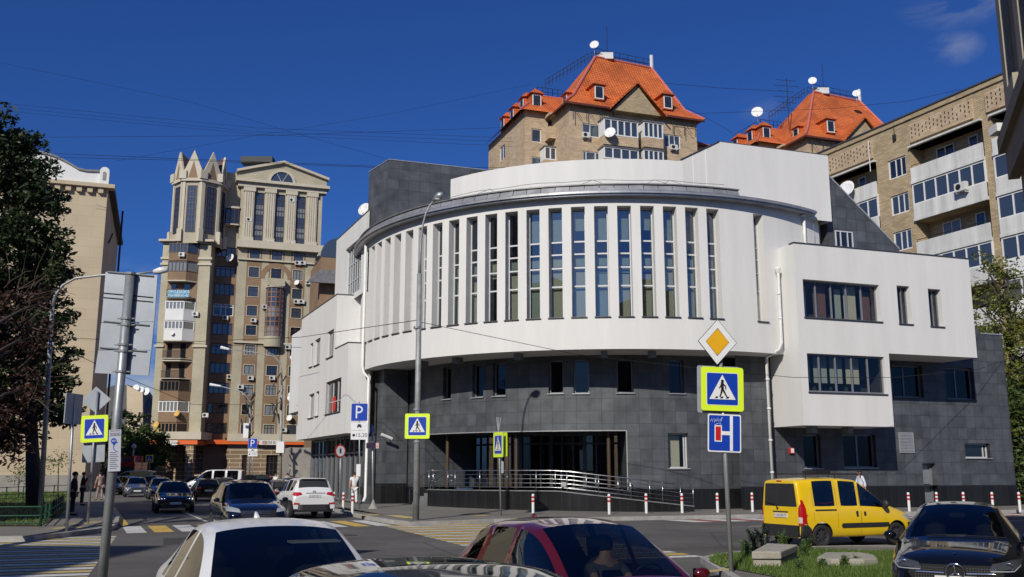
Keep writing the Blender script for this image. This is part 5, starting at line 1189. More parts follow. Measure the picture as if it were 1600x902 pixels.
# openwork brick panels under the roof
for (a, b) in pan:
    m = MB(); z0, z1 = slab0+.25, zR-.75; sbox(m, BF, a, b, z0, z1, 0, .14); p_ = m.build('openwork_panel', M['brick_y'], bb)
    m = MB(); ny = 6; nx = int((b-a)/.34)
    for i in range(nx):
        for j in range(ny):
            if (i+j) % 2: continue
            if random.random() < .12: continue
            s_, z_ = a+.2+i*.34, z0+.25+j*(z1-z0-.4)/ny; sbox(m, BF, s_-.045, s_+.045, z_, z_+.19, .135, .143)
    m.build('brick_pattern', mat('dark_gap', (.03, .02, .012), .9), p_)
for h in wn: simple_window(BF, *h, bb, 'frame_white', random.choice(PAN), (.4, .7) if random.random() < .4 else (.5,), (), .15, .1)
for bi, (a, b) in enumerate(bayS):
    for i in range(nf):
        zt, zb_ = slab0-FH*i-.12, slab0-FH*(i+1)
        glz = {0: (1, 2, 4, 5, 7), 1: (1, 3, 5), 2: (1, 2, 3, 4, 6)}[bi]
        white = (bi == 2 and i in (3, 4))
        m = MB(); sbox(m, BF, a+.03, b-.03, zb_+.1, zb_+1.12, .05, .16); sbox(m, BF, a+.03, a+.14, zb_+.1, zb_+1.12, -1, .05); sbox(m, BF, a, b, zb_-.1, zb_+.13, -1.25, .2)
        o = m.build('balcony', M['white_p'] if white else M['bal_w'], bb)
        m = MB(); sbox(m, BF, a, b, zt, zt+.0+.12, -1.2, .24); m.build('balcony_soffit', M['bal_w'], o) if i == 0 else None
        if i in glz:
            m = MB(); sbox(m, BF, a+.05, b-.05, zb_+1.12, zt, .03, .07); g = m.build('balcony_glazing', M[random.choice(['pane_m', 'pane_d', 'pane_l', 'pane_m'])], bb)
            m = MB(); n = int((b-a)/.95); fmn = 'frame_white' if (bi < 2 or random.random() < .8) else 'frame_d'
            for q in range(n+1): s_ = lerp(a+.05, b-.05, q/n); sbox(m, BF, s_-.05, s_+.05, zb_+1.12, zt, .0, .12)
            for z in (zb_+1.16, zt-.06): sbox(m, BF, a+.05, b-.05, z-.05, z+.05, .0, .115)
            m.build('glazing_frame', M[fmn], g)
        else:
            L = b-a; S2 = BF.off(-1.28)
            simple_window(S2, a+L*.2, a+L*.2+1.6, zb_+1.0, zb_+2.4, bb, 'frame_white', random.choice(PAN), (.5,), (), -.02, .08)
            simple_window(S2, a+L*.65, a+L*.65+.8, zb_+.2, zb_+2.4, bb, 'frame_white', 'pane_m', (), (.4,), -.02, .08)
            m = MB(); m.tube([BF.P(a+.05, zb_+1.3, .1), BF.P(b-.05, zb_+1.3, .1)], .025, 5); m.build('balcony_rail', M['iron'], o)
ac_unit(BF, 1506, 293, bb, .9, .6, .2); dish_on(BF, 1322, 295, bb, .7, 'dishw', .8, (-.7, -.6, .3))
m = MB(); a, z = BF.px(1399, 213); m.tube([BF.P(a, z+1.4, .1), BF.P(a, z, .1)], .03, 4); sbox(m, BF, a-.12, a+.12, z-.3, z+.1, .05, .2); m.build('wall_fitting', M['iron'], bb)
m = MB(); a, z = BF.px(1365, 250); m.tube([BF.P(a, z+1.5, .4), BF.P(a, z-1.0, .4)], .03, 4); m.build('white_pole', M['frame_white'], bb)

# ---------------------------------------------------------------- stone-clad corner building at the right edge
kd = V2(-.36, -.93).normalized(); kc = V2(.552*22, 22); KF = Plane(kc, kd)
kb = thing('corner_house', 'brown stone corner house with bay and deep cornice at the right edge', 'building', (kc.x, kc.y, 0))
M['kst'] = mat('brown_stone_render', (.20, .165, .125), .85, var=.18, nscale=.8, bump=.2); M['kst_l'] = mat('pale_stone_render', (.36, .32, .25), .85, var=.15, nscale=.8, bump=.2)
KF2 = Plane(kc+V2(.93, -.36)*0, kd); 
m = MB(); kn = V2(.93, -.36); m.prism([kc, kc+kd*16, kc+kd*16+kn*9, kc+kn*9], 0, 15.5); m.build('wall', M['kst'], kb)
zk0, zk1 = 9.0, 10.2
m = MB()
def kbox(a, b, z0, z1, o): P = [kc+kd*a-kn*o, kc+kd*b-kn*o, kc+kd*b, kc+kd*a]; m.hexa([(p.x, p.y, z0) for p in P]+[(p.x, p.y, z1) for p in P])
kbox(-.25, 9, 8.9, 9.6, .25); kbox(-.35, 9, 9.6, 9.95, .4); m.build('cornice', M['kst'], kb)
m = MB()
for a in (0, 2.6, 5.2): kbox(a, a+.6, 10, 15.4, .18)
kbox(.9, 2.4, 10.2, 10.6, .3); m.build('pilaster', M['kst_l'], kb)
kl = at_z(1583, 128, 11.6); 
m = MB(); a_ = kc-kn*.2; m.box(a_.x-.4, a_.x+.2, a_.y-.3, a_.y+.1, 9.95, 10.15); m.build('security_light', M['frame_white'], kb)

# ---------------------------------------------------------------- cream building at the left
cc = at_d(166, 330, 85); cr = thing('cream_building', 'cream building with scored blocks and a curved white gable parapet at the left', 'building', (cc.x, cc.y, 0))
CL = 70; CF = Plane(cc.to_2d()-E_*CL, E_); zC = CF.px(150, 290)[1]
m = MB(); wall(m, CF, 0, CL, 0, zC, (), .2); Bc = V2(-.342, .94); c2 = cc.to_2d(); c3 = c2+Bc*24
m.face([(c2.x, c2.y, 0), (c3.x, c3.y, 0), (c3.x, c3.y, zC), (c2.x, c2.y, zC)]); m.build('wall', M['ashlar'], cr)
m = MB(); m.face([(c2.x-.2, c2.y, zC), (c3.x, c3.y, zC), (c3.x-40, c3.y-10, zC), CF.P(0, zC)]); m.build('roof', M['zinc_d'], cr)
m = MB(); sbox(m, CF, 0, CL+.6, zC-.25, zC+.1, -.5, .55)
n = 60
for i in range(n): a = CL-.8-i*.9; sbox(m, CF, a, a+.45, zC-.75, zC-.25, 0, .35)
m.build('cornice', M['ashlar'], cr)
m = MB(); SD = Plane(c2, Bc); 
for a in (1.5, 5, 9, 13, 17): m.box(0, 0, 0, 0, 0, 0) if 0 else None
q_ = [c2+V2(.55, .1), c3+V2(.55, .1), c3-V2(.3, 0), c2-V2(.3, 0)]; m.prism(q_, zC-.2, zC+.15); m.build('side_eaves', M['iron'], cr)
m = MB(); pw = c2+V2(.25, 3); m.tube([(pw.x, pw.y, zC-1.5), (pw.x, pw.y, .5)], .1, 8); pw2 = c2+V2(.3, 1.0)+Bc*2
for a, zz in ((6, zC-3), (12, zC-9), (17, zC-13)): p = c2+Bc*a+V2(.35, .1); m.tube([(p.x, p.y, zz), (p.x+.1, p.y-1, zz-1.2)], .08, 5)
m.build('drain_pipe', M['iron'], cr)
gx = [(165, 270), (150, 269), (135, 268.5), (122, 265.5), (110, 258), (98, 251.5), (86, 246), (74, 242), (60, 239), (50, 236), (40, 226), (28, 222), (10, 221), (-20, 222), (-60, 236), (-90, 252), (-120, 266)]
tp = []
for x, y in gx: s_, z_ = CF.px(x, y, .1); tp.append((s_, z_))
m = MB(); pts = [CF.P(s_, z_, .1) for s_, z_ in tp]; base_ = [CF.P(tp[-1][0], zC+.1, .1), CF.P(tp[0][0], zC+.1, .1)]
for i in range(len(tp)-1):
    a, b = tp[i+1], tp[i]; m.hexa([CF.P(a[0], zC+.1, .1), CF.P(b[0], zC+.1, .1), CF.P(b[0], zC+.1, -.5), CF.P(a[0], zC+.1, -.5), CF.P(a[0], a[1], .1), CF.P(b[0], b[1], .1), CF.P(b[0], b[1], -.5), CF.P(a[0], a[1], -.5)], (3, 5))
m.build('gable_parapet', M['white_p'], cr)
m = MB()
for i in range(len(tp)-1):
    a, b = tp[i+1], tp[i]; m.hexa([CF.P(a[0], a[1], .25), CF.P(b[0], b[1], .25), CF.P(b[0], b[1], -.6), CF.P(a[0], a[1], -.6), CF.P(a[0], a[1]+.18, .25), CF.P(b[0], b[1]+.18, .25), CF.P(b[0], b[1]+.18, -.6), CF.P(a[0], a[1]+.18, -.6)], (3, 5))
m.build('gable_coping', M['zinc_d'], cr)
s_, z_ = CF.px(154.5, 290, .2); s2_, _ = CF.px(169.5, 290, .2); zz = CF.px(162, 268, .2)[1]; r_ = (s2_-s_)/2
m = MB(); m.extr([CF.P(s_, zC+.1, .3), CF.P(s2_, zC+.1, .3)]+[CF.P(s_+r_+r_*math.cos(math.pi*i/10), zz+r_*math.sin(math.pi*i/10), .3) for i in range(11)], Vector((-CF.n.x*.9, -CF.n.y*.9, 0))); m.build('end_pier', M['white_p'], cr)
m = MB(); m.extr([CF.P(s_+r_*.65, zC+.5, .34), CF.P(s2_-r_*.65, zC+.5, .34)]+[CF.P(s_+r_+r_*.35*math.cos(math.pi*i/8), zz-.2+r_*.4*math.sin(math.pi*i/8), .34) for i in range(9)], Vector((-CF.n.x*.05, -CF.n.y*.05, 0))); m.build('pier_niche', M['conc'], cr)
m = MB(); sbox(m, CF, 0, CL+.1, 0, 1.6, 0, .12); m.build('plinth', M['conc'], cr)
# ---------------------------------------------------------------- far building in the gap
fo = at_d(165, 700, 210); fb = thing('distant_building', 'distant grey and yellow building with gabled wall and roof dishes above the trees', 'building', (fo.x, fo.y, 0))
def fpx(x, y, d=210): return at_d(x, y, d)
m = MB(); m.extr([fpx(150, 740), fpx(222, 740), fpx(222, 636), fpx(200, 602), fpx(185, 600), fpx(150, 612)], Vector((0, 12, 0))); m.build('grey_wall', mat('grey_gable', (.11, .105, .10), .9), fb)
m = MB(); m.extr([fpx(198, 740, 209), fpx(223, 740, 209), fpx(223, 615, 209), fpx(200, 603, 209), fpx(198, 600, 209)], Vector((0, .8, 0))); m.build('yellow_wall', M['ashlar'], fb)
m = MB(); a, b = fpx(223, 740), fpx(252, 740, 240); m.face([a, b, fpx(252, 628, 240), fpx(223, 615)]); m.build('side_wall', M['brick_b'], fb)
for x, y in ((212, 607), (219, 610), (228, 612)):
    m = MB(); dish(m, fpx(x, y, 212), .9, (-.2, -.9, .3), .5); m.build('satellite_dish', M['dishw'], fb, True)
# ---------------------------------------------------------------- buildings behind the viewer (they shade the near road and show in the reflections)
rb_ = thing('office_block', 'plain brown block behind the viewer, seen only in reflections and by its shadow', 'building', (-45, -8, 0))
m = MB(); S = Plane((-22.5, -6), (-1, 0)); 
m.prism([V2(-80, -6), V2(-80, -20), V2(-22.5, -20), V2(-22.5, -6)], 0, 22.9); m.build('wall', M['brick_b'], rb_)
m = MB()
for f_i in range(6):
    for c in range(14): m.box(-78+c*4, -76.4+c*4, -5.99, -5.95, 2+f_i*3.4, 3.9+f_i*3.4)
m.build('window_row', M['pane_d'], rb_)
rb3 = thing('tall_block', 'tall plain block left of the viewer, known only by its shadow', 'building', (-47, 2, 0))
m = MB(); m.prism([V2(-62, -3), V2(-34.3, -3), V2(-34.3, 8), V2(-62, 8)], 0, 34); m.build('wall', M['brick_g'], rb3)
m = MB()
for f_i in range(10):
    for c in range(6): m.box(-60+c*4.4, -58.2+c*4.4, 8, 8.04, 2+f_i*3.2, 3.7+f_i*3.2)
m.build('window_row', M['pane_d'], rb3)
rb2 = thing('street_block', 'beige block across the street behind the viewer, seen only in reflections', 'building', (30, -45, 0))
m = MB(); m.prism([V2(-18, -45), V2(-18, -60), V2(60, -60), V2(60, -45)], 0, 19); m.build('wall', M['ashlar'], rb2)
m = MB()
for f_i in range(5):
    for c in range(18): m.box(-15+c*4, -13.4+c*4, -44.99, -44.95, 2+f_i*3.4, 3.9+f_i*3.4)
m.build('window_row', M['pane_d'], rb2)
# ================================================================ VEGETATION
def leafmat(name, c1, c2, trans=.25):
    m = bpy.data.materials.new(name); m.use_nodes = True; n = m.node_tree; n.nodes.clear()
    o = n.nodes.new('ShaderNodeOutputMaterial'); d = n.nodes.new('ShaderNodeBsdfPrincipled'); t = n.nodes.new('ShaderNodeBsdfTranslucent'); x = n.nodes.new('ShaderNodeMixShader'); x.inputs[0].default_value = trans
    d.inputs['Roughness'].default_value = .55; d.inputs['Specular IOR Level'].default_value = .35
    g_ = n.nodes.new('ShaderNodeNewGeometry'); r = n.nodes.new('ShaderNodeMix'); r.data_type = 'RGBA'; n.links.new(g_.outputs['Random Per Island'], r.inputs[0]); r.inputs[6].default_value = C3(c1); r.inputs[7].default_value = C3(c2)
    n.links.new(r.outputs[2], d.inputs['Base Color']); n.links.new(r.outputs[2], t.inputs['Color']); n.links.new(d.outputs[0], x.inputs[1]); n.links.new(t.outputs[0], x.inputs[2]); n.links.new(x.outputs[0], o.inputs[0]); return m
M['leaf_d'] = leafmat('dark_green_leaves', (.010, .022, .007), (.034, .054, .014), .12)
M['leaf_b'] = leafmat('brown_dry_leaves', (.028, .014, .010), (.065, .030, .018), .1)
M['leaf_y'] = leafmat('yellow_green_leaves', (.09, .12, .025), (.20, .20, .04))
M['leaf_m'] = leafmat('mid_green_leaves', (.04, .075, .018), (.09, .13, .03))
M['grass'] = leafmat('grass_blades', (.06, .12, .02), (.16, .23, .05), .3)
M['weed'] = leafmat('weed_leaves', (.05, .10, .025), (.13, .20, .06), .3)
M['bark'] = mat('dark_bark', (.045, .035, .028), .9, var=.35, nscale=6, bump=.6, bscale=12)
def leaf_quads(mb, c, r, n, size, sc=(1, 1, 1), rnd=random):
    for _ in range(n):
        while True:
            p = Vector((rnd.uniform(-1, 1), rnd.uniform(-1, 1), rnd.uniform(-1, 1)))
            if p.length < 1: break
        p = Vector((p.x*sc[0], p.y*sc[1], p.z*sc[2]))*r+c
        a = Vector((rnd.gauss(0, 1), rnd.gauss(0, 1), rnd.gauss(0, .6))).normalized(); b = a.cross(Vector((rnd.gauss(0, 1), rnd.gauss(0, 1), rnd.gauss(0, 1)))).normalized(); s = size*rnd.uniform(.6, 1.3)
        mb.face([p-a*s, p-b*s*.45, p+a*s, p+b*s*.45], [(0, 0), (1, 0), (1, 1), (0, 1)])
def tree(name, label, base, top, blobs, leafsize, nclump, nleaf, leafm='leaf_d', trunk_r=.3, cat='tree', group=None, seed=1, spread=1.0, fill=.35, clump_r=.75):
    rnd = random.Random(seed); t = thing(name, label, cat, tuple(base), group=group)
    base = Vector(base); top = Vector(top); m = MB(); path = []
    for i in range(8):
        q = base.lerp(top, i/7); q += Vector((rnd.uniform(-.15, .15), rnd.uniform(-.15, .15), 0))*(i > 0)*trunk_r*2; path.append(q)
    m.tube(path, [trunk_r*(1.25 if i == 0 else 1-.8*i/7) for i in range(8)], 9)
    lf = MB(); vols = [b[1]**3*1.0 for b in blobs]; tv = sum(v**.75 for v in vols)
    for (c, r), v in zip(blobs, vols):
        c = Vector(c); k = max(2, int(nclump*v**.75/tv))
        # limb towards the blob
        tt = min(.95, max(.25, (c.z-r*.5-base.z)/(max(.1, top.z-base.z)))); s_ = base.lerp(top, tt*.85); mid = s_.lerp(c, .5)+Vector((0, 0, .2*r)); m.tube([s_, mid, c], [trunk_r*.42, trunk_r*.25, trunk_r*.1], 6)
        for j in range(k):
            while True:
                p = Vector((rnd.uniform(-1, 1), rnd.uniform(-1, 1), rnd.uniform(-1, 1)))
                if fill < p.length < 1: break
            q = c+Vector((p.x, p.y, p.z*.85))*r; cr_ = clump_r*rnd.uniform(.5, 1.2)
            if rnd.random() < .3: m.tube([c, c.lerp(q, .5)+Vector((0, 0, .1)), q], [trunk_r*.12, trunk_r*.07, .01], 4, False)
            leaf_quads(lf, q, cr_, int(nleaf*rnd.uniform(.6, 1.3)), leafsize, (1, 1, .55), rnd)
    m.build('trunk', M['bark'], t, True); lf.build('crown', M[leafm], t); return t
def bl(lst, d): return [(tuple(at_d(x, y, d+dd)), r) for x, y, r, dd in lst]
tree('big_tree', 'tall dark green leafy tree on the lawn in front of the cream building', at_z(55, 793, .15), at_d(30, 200, 50),
     bl([(12, 205, 1.7, 0), (28, 232, 1.3, 1), (-25, 260, 3.2, 0), (35, 280, 1.9, 0), (5, 330, 3.2, 1), (55, 345, 1.6, 0), (40, 400, 2.4, 0), (-20, 420, 3.5, 0), (75, 425, 1.3, 0), (30, 470, 2.6, 1), (0, 530, 3.0, 0), (72, 500, 1.5, 0), (55, 560, 2.0, 0), (85, 590, 1.3, 0), (30, 620, 2.2, 0), (95, 655, 1.1, 0), (-10, 650, 2.4, 0), (65, 650, 1.5, 0), (98, 560, .9, 0)], 50),
     .17, 620, 60, 'leaf_d', .36, seed=3)
tree('dry_tree', 'half dead tree with reddish brown foliage and bare twigs at the left edge', at_z(-40, 850, .15), at_d(-10, 430, 36),
     bl([(-10, 500, 1.7, 0), (25, 545, 1.0, 0), (-20, 580, 1.8, 0), (35, 610, .9, 0), (10, 650, 1.2, 0), (-30, 670, 1.5, 0), (75, 470, .55, 0), (60, 525, .7, 0), (15, 705, .8, 0)], 36), .10, 210, 55, 'leaf_b', .18, seed=5, clump_r=.55)
# bare twigs on the dry tree
tw = MB(); rnd = random.Random(9)
for _ in range(46):
    p = at_d(rnd.uniform(0, 60), rnd.uniform(440, 640), 35.6); pts = [p]; d = Vector((rnd.uniform(.1, 1), 0, rnd.uniform(-.2, .9)))
    for k in range(5): p = p+d*.33+Vector((0, 0, rnd.uniform(-.08, .12))); d = (d+Vector((rnd.uniform(-.3, .3), rnd.uniform(-.3, .3), rnd.uniform(-.3, .3)))).normalized()*1.0; pts.append(p)
    tw.tube(pts, [.02, .016, .013, .01, .007, .004], 4, False)
tw.build('bare_twigs', mat('bare_twig', (.12, .08, .06), .9), bpy.data.objects['dry_tree'])
for i, (px, py, yb, r) in enumerate(((62, 738, 760, .8), (92, 728, 757, .9), (30, 745, 764, .6))):
    b = at_d(px, yb, 66+i); b.z = .15; tree('sapling', ['small pale sapling just left of the standing men, against the cream wall', 'small sapling with light leaves between the tree trunk and the men', 'low leafy sapling left of the tree trunk by the cream wall'][i], b, at_d(px, py-14, 66+i), [(tuple(at_d(px, py, 66+i)), r), (tuple(at_d(px+4, py-14, 66+i)), r*.7)], .09, 14, 18, 'leaf_m', .05, seed=20+i, group='saplings on the lawn')
tree('green_tree', 'yellow green tree rising behind the dark stone end of the white building', at_d(1590, 790, 55), at_d(1575, 420, 55),
     bl([(1545, 440, 1.5, 0), (1530, 480, 1.2, 0), (1590, 470, 1.8, 0), (1560, 500, 1.8, 0), (1610, 540, 2.4, 0), (1540, 540, 1.3, 0), (1590, 600, 2.3, 0), (1600, 680, 2.6, 0), (1630, 740, 2.6, 0), (1565, 420, 1.0, 0), (1535, 410, .7, 0), (1590, 560, 2.0, 0)], 55), .13, 300, 34, 'leaf_y', .28, seed=8, clump_r=.7)
tree('green_tree', 'dark green tree filling the lower right gap behind the stone wall', at_d(1610, 790, 54), at_d(1605, 560, 54), bl([(1590, 640, 1.8, 0), (1600, 700, 2.0, 0), (1615, 620, 2.2, 0), (1600, 750, 1.8, 0)], 54), .14, 120, 36, 'leaf_m', .2, seed=11)
for i, (px, py, r, dd, lm, lb) in enumerate(((168, 680, 3.4, 138, 'leaf_m', 'mid green tree beyond the sign pole, left in the street gap'), (203, 668, 4.0, 142, 'leaf_d', 'dark green tree in the middle of the street gap beyond the cars'), (229, 690, 2.6, 134, 'leaf_m', 'green tree touching the left edge of the beige tower'))):
    b = at_d(px, 745, dd); b.z = 0; q = at_d(px, py, dd)
    tree('street_tree', lb, b, q, [(tuple(q), r), (tuple(q+Vector((r*.7, 0, -r*.7))), r*.75), (tuple(q+Vector((-r*.7, 0, -r*.6))), r*.8), (tuple(q+Vector((0, 0, -r*1.0))), r*.7)], .3, 110, 34, lm, .35, seed=30+i, group='trees down the street', clump_r=1.1)
# lawn of the corner garden
lawn = [at_z(x, y, .16).to_2d() for x, y in ((-40, 822), (62, 822), (95, 806), (112, 783), (120, 772), (128, 768))]
far_l = [lawn[-1]+V2(-30, 10), lawn[0]+V2(-20, 8)]
m = MB(); m.face([(p.x, p.y, .17) for p in lawn+far_l]); tag(m.build('lawn', M['soil']), kind='structure')
def blades(name, poly, n, h, seed=1, matn='grass', w=.012, z0=.15, clump=0):
    rnd = random.Random(seed); xs = [p.x for p in poly]; ys = [p.y for p in poly]; m = MB(); k = 0
    def inside(x, y):
        c = False; j = len(poly)-1
        for i in range(len(poly)):
            if (poly[i].y > y) != (poly[j].y > y) and x < (poly[j].x-poly[i].x)*(y-poly[i].y)/(poly[j].y-poly[i].y)+poly[i].x: c = not c
            j = i
        return c
    while k < n:
        x, y = rnd.uniform(min(xs), max(xs)), rnd.uniform(min(ys), max(ys))
        if not inside(x, y): continue
        k += 1
        hh = h*rnd.uniform(.4, 1.3)*(1+.5*math.sin(x*1.7)*math.sin(y*1.3)); a = rnd.uniform(0, 6.28); dx, dy = math.cos(a)*w, math.sin(a)*w; lx, ly = rnd.gauss(0, .35)*hh, rnd.gauss(0, .35)*hh
        m.face([(x-dx, y-dy, z0), (x+dx, y+dy, z0), (x+lx, y+ly, z0+hh)])
    return tag(m.build(name, M[matn]), 'short green grass growing on the ground', 'grass', kind='stuff')
gl = blades('grass', lawn+far_l, 26000, .10, 3, 'grass', .03, .17); gl['label'] = 'mown grass of the fenced corner lawn under the big tree'
isl_g = [at_z(x, y, .12).to_2d() for x, y in ((1108, 877), (1130, 870), (1180, 866), (1250, 864), (1330, 862), (1420, 863), (1500, 868), (1480, 915), (1380, 930), (1290, 912), (1215, 903), (1160, 893), (1125, 886))]
m = MB(); m.face([(p.x, p.y, .135) for p in reversed(isl_g)]); tag(m.build('verge_soil', M['soil']), kind='structure')
gl = blades('grass', isl_g, 30000, .11, 5, 'grass', .010, .13); gl['label'] = 'rough green grass on the verge around the concrete blocks'
# tall weeds
def weed(px, py, h, label, seed):
    rnd = random.Random(seed); b = at_z(px, py, .13); t = thing('weed', label, 'weed', tuple(b), group='weeds on the verge'); m, l = MB(), MB()
    for s in range(12):
        a = rnd.uniform(0, 6.28); top = b+Vector((math.cos(a)*rnd.uniform(.05, .3)*h, math.sin(a)*rnd.uniform(.05, .3)*h, h*rnd.uniform(.6, 1))); s0 = b+Vector((rnd.uniform(-.12, .12), rnd.uniform(-.1, .1), 0)); mid = s0.lerp(top, .5)+Vector((0, 0, .08*h)); m.tube([s0, mid, top], [.006, .004, .002], 4, False)
        for k in range(20): q = s0.lerp(mid, k/10) if k < 10 else mid.lerp(top, (k-10)/10); leaf_quads(l, q, .045, 4, .020, (1, 1, 1), rnd)
    m.build('stem', M['weed'], t); l.build('leaves', M['weed'], t)
for i, (x, y, h, lb) in enumerate(((1195, 868, .95, 'tall weeds right behind the concrete block'), (1165, 876, .6, 'low weed clump left of the concrete block'), (1225, 866, .75, 'weeds behind the right corner of the concrete block'), (1178, 868, .85, 'thin tall weeds behind the left end of the concrete block'), (1255, 872, .5, 'weeds between the block and the broken slab'), (1320, 893, .42, 'leafy weeds in front of the broken slab'), (1262, 866, .55, 'weeds under the rear wheel of the yellow van'), (1340, 889, .32, 'short weed against the right half of the broken slab'), (1285, 892, .3, 'short weed at the left front of the broken slab'), (1250, 893, .3, 'low weeds right of the concrete block foot'))): weed(x, y, h*.75, lb, 50+i)
# concrete block and broken slab on the verge
M['block'] = mat('weathered_concrete', (.34, .32, .27), .9, var=.2, nscale=5, bump=.5, bscale=30)
def rock(name, label, pts_bottom, z0, z1, inset, seed=1, notch=None):
    m = MB(); bm_pts = pts_bottom; c = sum(bm_pts, V2(0, 0))/len(bm_pts); m.prism(bm_pts, z0, z1)
    if notch: m.prism(notch, z1, z1+.15)
    o = m.build(name, M['block']); bev = o.modifiers.new('b', 'BEVEL'); bev.width = .025; bev.segments = 2
    dg = bpy.context.evaluated_depsgraph_get(); me = bpy.data.meshes.new_from_object(o.evaluated_get(dg)); o.modifiers.clear(); o.data = me; return tag(o, label, 'concrete block')
b1 = [at_z(x, y, .13).to_2d() for x, y in ((1177, 888), (1221, 888), (1246, 876), (1200, 873))]
ex = lambda P, k: [p+(p-sum(P, V2(0, 0))/len(P)).normalized()*k for p in P]
rock('concrete_block', 'square concrete block with overhanging top on the grass verge', b1, .1, .30, 0, notch=ex(b1, .05))
b2 = [at_z(x, y, .2).to_2d() for x, y in ((1277, 881), (1300, 884), (1350, 885), (1372, 883), (1366, 877), (1345, 873), (1290, 873))]
rock('broken_slab', 'flat broken concrete slab lying in the grass right of the concrete block', b2, .18, .33, 0)
# low green fence of the lawn
fm_ = mat('green_fence_paint', (.01, .075, .035), .5, var=.15)
def fence(name, label, pts, h=.55):
    t = thing(name, label, 'fence', (pts[0].x, pts[0].y, .15), group='low green lawn fences'); rl = MB()
    for a, b in zip(pts, pts[1:]):
        L = (b-a).length; n = max(1, int(L/2.0))
        for z in (.12, .36, h): rl.tube([(a.x, a.y, .15+z), (b.x, b.y, .15+z)], .022, 5)
        for i in range(n+1):
            p = a.lerp(b, i/n); m = MB(); m.tube([(p.x, p.y, .15), (p.x, p.y, .15+h+.04)], .04, 6); m.build('post', fm_, t)
    rl.build('rail', fm_, t)
fence('lawn_fence', 'low green metal fence along the front and side of the lawn', [at_z(x, y, .15).to_2d() for x, y in ((-40, 824), (63, 823), (82, 808), (97, 796))], .65)
fence('lawn_fence', 'low green metal fence behind the tree trunk near the cream wall', [at_z(x, y, .15).to_2d() for x, y in ((-20, 784), (105, 776))], .8)

# ================================================================ SIGNS, LAMPS, POSTS
M['s_blue'] = mat('sign_blue', (.005, .045, .38), .35, var=.05); M['s_white'] = mat('sign_white', (.72, .73, .74), .35, var=.06); M['s_lime'] = mat('sign_lime', (.66, .86, .03), .4, var=.03)
M['s_yel'] = mat('sign_yellow', (.72, .38, .01), .35, var=.05); M['s_blk'] = mat('sign_black', (.01, .01, .012), .4, var=0); M['s_red'] = mat('sign_red', (.5, .01, .015), .4, var=0)
M['s_back'] = mat('sign_back_grey', (.33, .36, .40), .45, .2, .12, 2)
class SP:
    """a sign plate: centre c, right X, up Z, facing the viewer side"""
    def __init__(s, c, rz=0, roll=0): s.c = Vector(c); X = Vector((math.cos(rz), math.sin(rz), 0)); Z = Vector((0, 0, 1)); N = Vector((math.sin(rz), -math.cos(rz), 0)); Rm = Matrix.Rotation(roll, 3, N); s.X = Rm @ X; s.Z = Rm @ Z; s.N = N
    def P(s, x, z, o=0): return s.c+s.X*x+s.Z*z+s.N*o
    def poly(s, pts, o, mb): mb.face([s.P(x, z, o) for x, z in pts])
    def plate(s, pts, o0, o1, mb): mb.extr([s.P(x, z, o1) for x, z in pts], -s.N*(o1-o0))
def rrect(w, h, r, k=4):
    P = []
    for cx, cy, a0 in ((w/2-r, h/2-r, 0), (-w/2+r, h/2-r, 90), (-w/2+r, -h/2+r, 180), (w/2-r, -h/2+r, 270)):
        for i in range(k+1): a = R_(a0+90*i/k); P.append((cx+r*math.cos(a), cy+r*math.sin(a)))
    return P
def shift(P, dx, dz, sc=1): return [(x*sc+dx, z*sc+dz) for x, z in P]
def ped_figure(S, o, mb, k):
    """black walking man and crossing bars, k = half width of the blue field"""
    L = lambda a, b, w: quadline(S, a, b, w*k, o, mb, k)
    c = [(0+.10*math.cos(i*math.pi/5), .50+.10*math.sin(i*math.pi/5)) for i in range(10)]; S.poly([(x*k, z*k) for x, z in c], o, mb)
    for a, b, w in (((-.01, .40), (-.0, -.02), .19), ((.0, .36), (.20, .18), .08), ((.20, .18), (.22, -.02), .07), ((-.03, .36), (-.13, .16), .08), ((-.13, .16), (-.20, .04), .07), ((.0, .02), (.14, -.24), .12), ((.14, -.24), (.28, -.5), .09), ((-.02, .02), (-.08, -.26), .12), ((-.08, -.26), (-.17, -.5), .09)): L(a, b, w)
    for x in (-.42, -.08, .30): S.poly([((x-.08)*k, -.60*k), ((x+.08)*k, -.60*k), ((x+.14)*k, -.48*k), ((x-.0)*k, -.48*k)], o+.0006, mb)
def quadline(S, a, b, w, o, mb, k):
    d = Vector((b[0]-a[0], b[1]-a[1])); d.normalize(); n = Vector((-d.y, d.x))*w/2; quadline.n = (getattr(quadline, 'n', 0)+1) % 9; oo = o+.00012*quadline.n
    S.poly([(a[0]*k-n.x-d.x*w*.15, a[1]*k-n.y-d.y*w*.15), (b[0]*k-n.x+d.x*w*.15, b[1]*k-n.y+d.y*w*.15), (b[0]*k+n.x+d.x*w*.15, b[1]*k+n.y+d.y*w*.15), (a[0]*k+n.x-d.x*w*.15, a[1]*k+n.y-d.y*w*.15)], oo, mb)
def ped_sign(c, size, rz, root, roll=0, lime=1.0, mirror=False, sticker=False):
    S = SP(c, rz, roll); w = size
    m = MB(); S.plate(rrect(w, w, w*.06), -.02, .0, m); o = m.build('crossing_sign', M['s_back'], root)
    m = MB(); S.poly(rrect(w, w, w*.06), .003, m); m.build('lime_border', M['s_lime'], o)
    k = w*.36; m = MB(); S.poly(rrect(2*k*1.04, 2*k*1.04, w*.04), .006, m); m.build('white_edge', M['s_white'], o)
    m = MB(); S.poly(rrect(2*k, 2*k, w*.03), .009, m); m.build('blue_field', M['s_blue'], o)
    m = MB(); S.poly([(-k*.86, -k*.66), (k*.86, -k*.66), (0, k*.90)], .012, m); m.build('white_triangle', M['s_white'], o)
    m = MB(); ped_figure(S, .015, m, k); m.build('walking_figure', M['s_blk'], o)
    return o
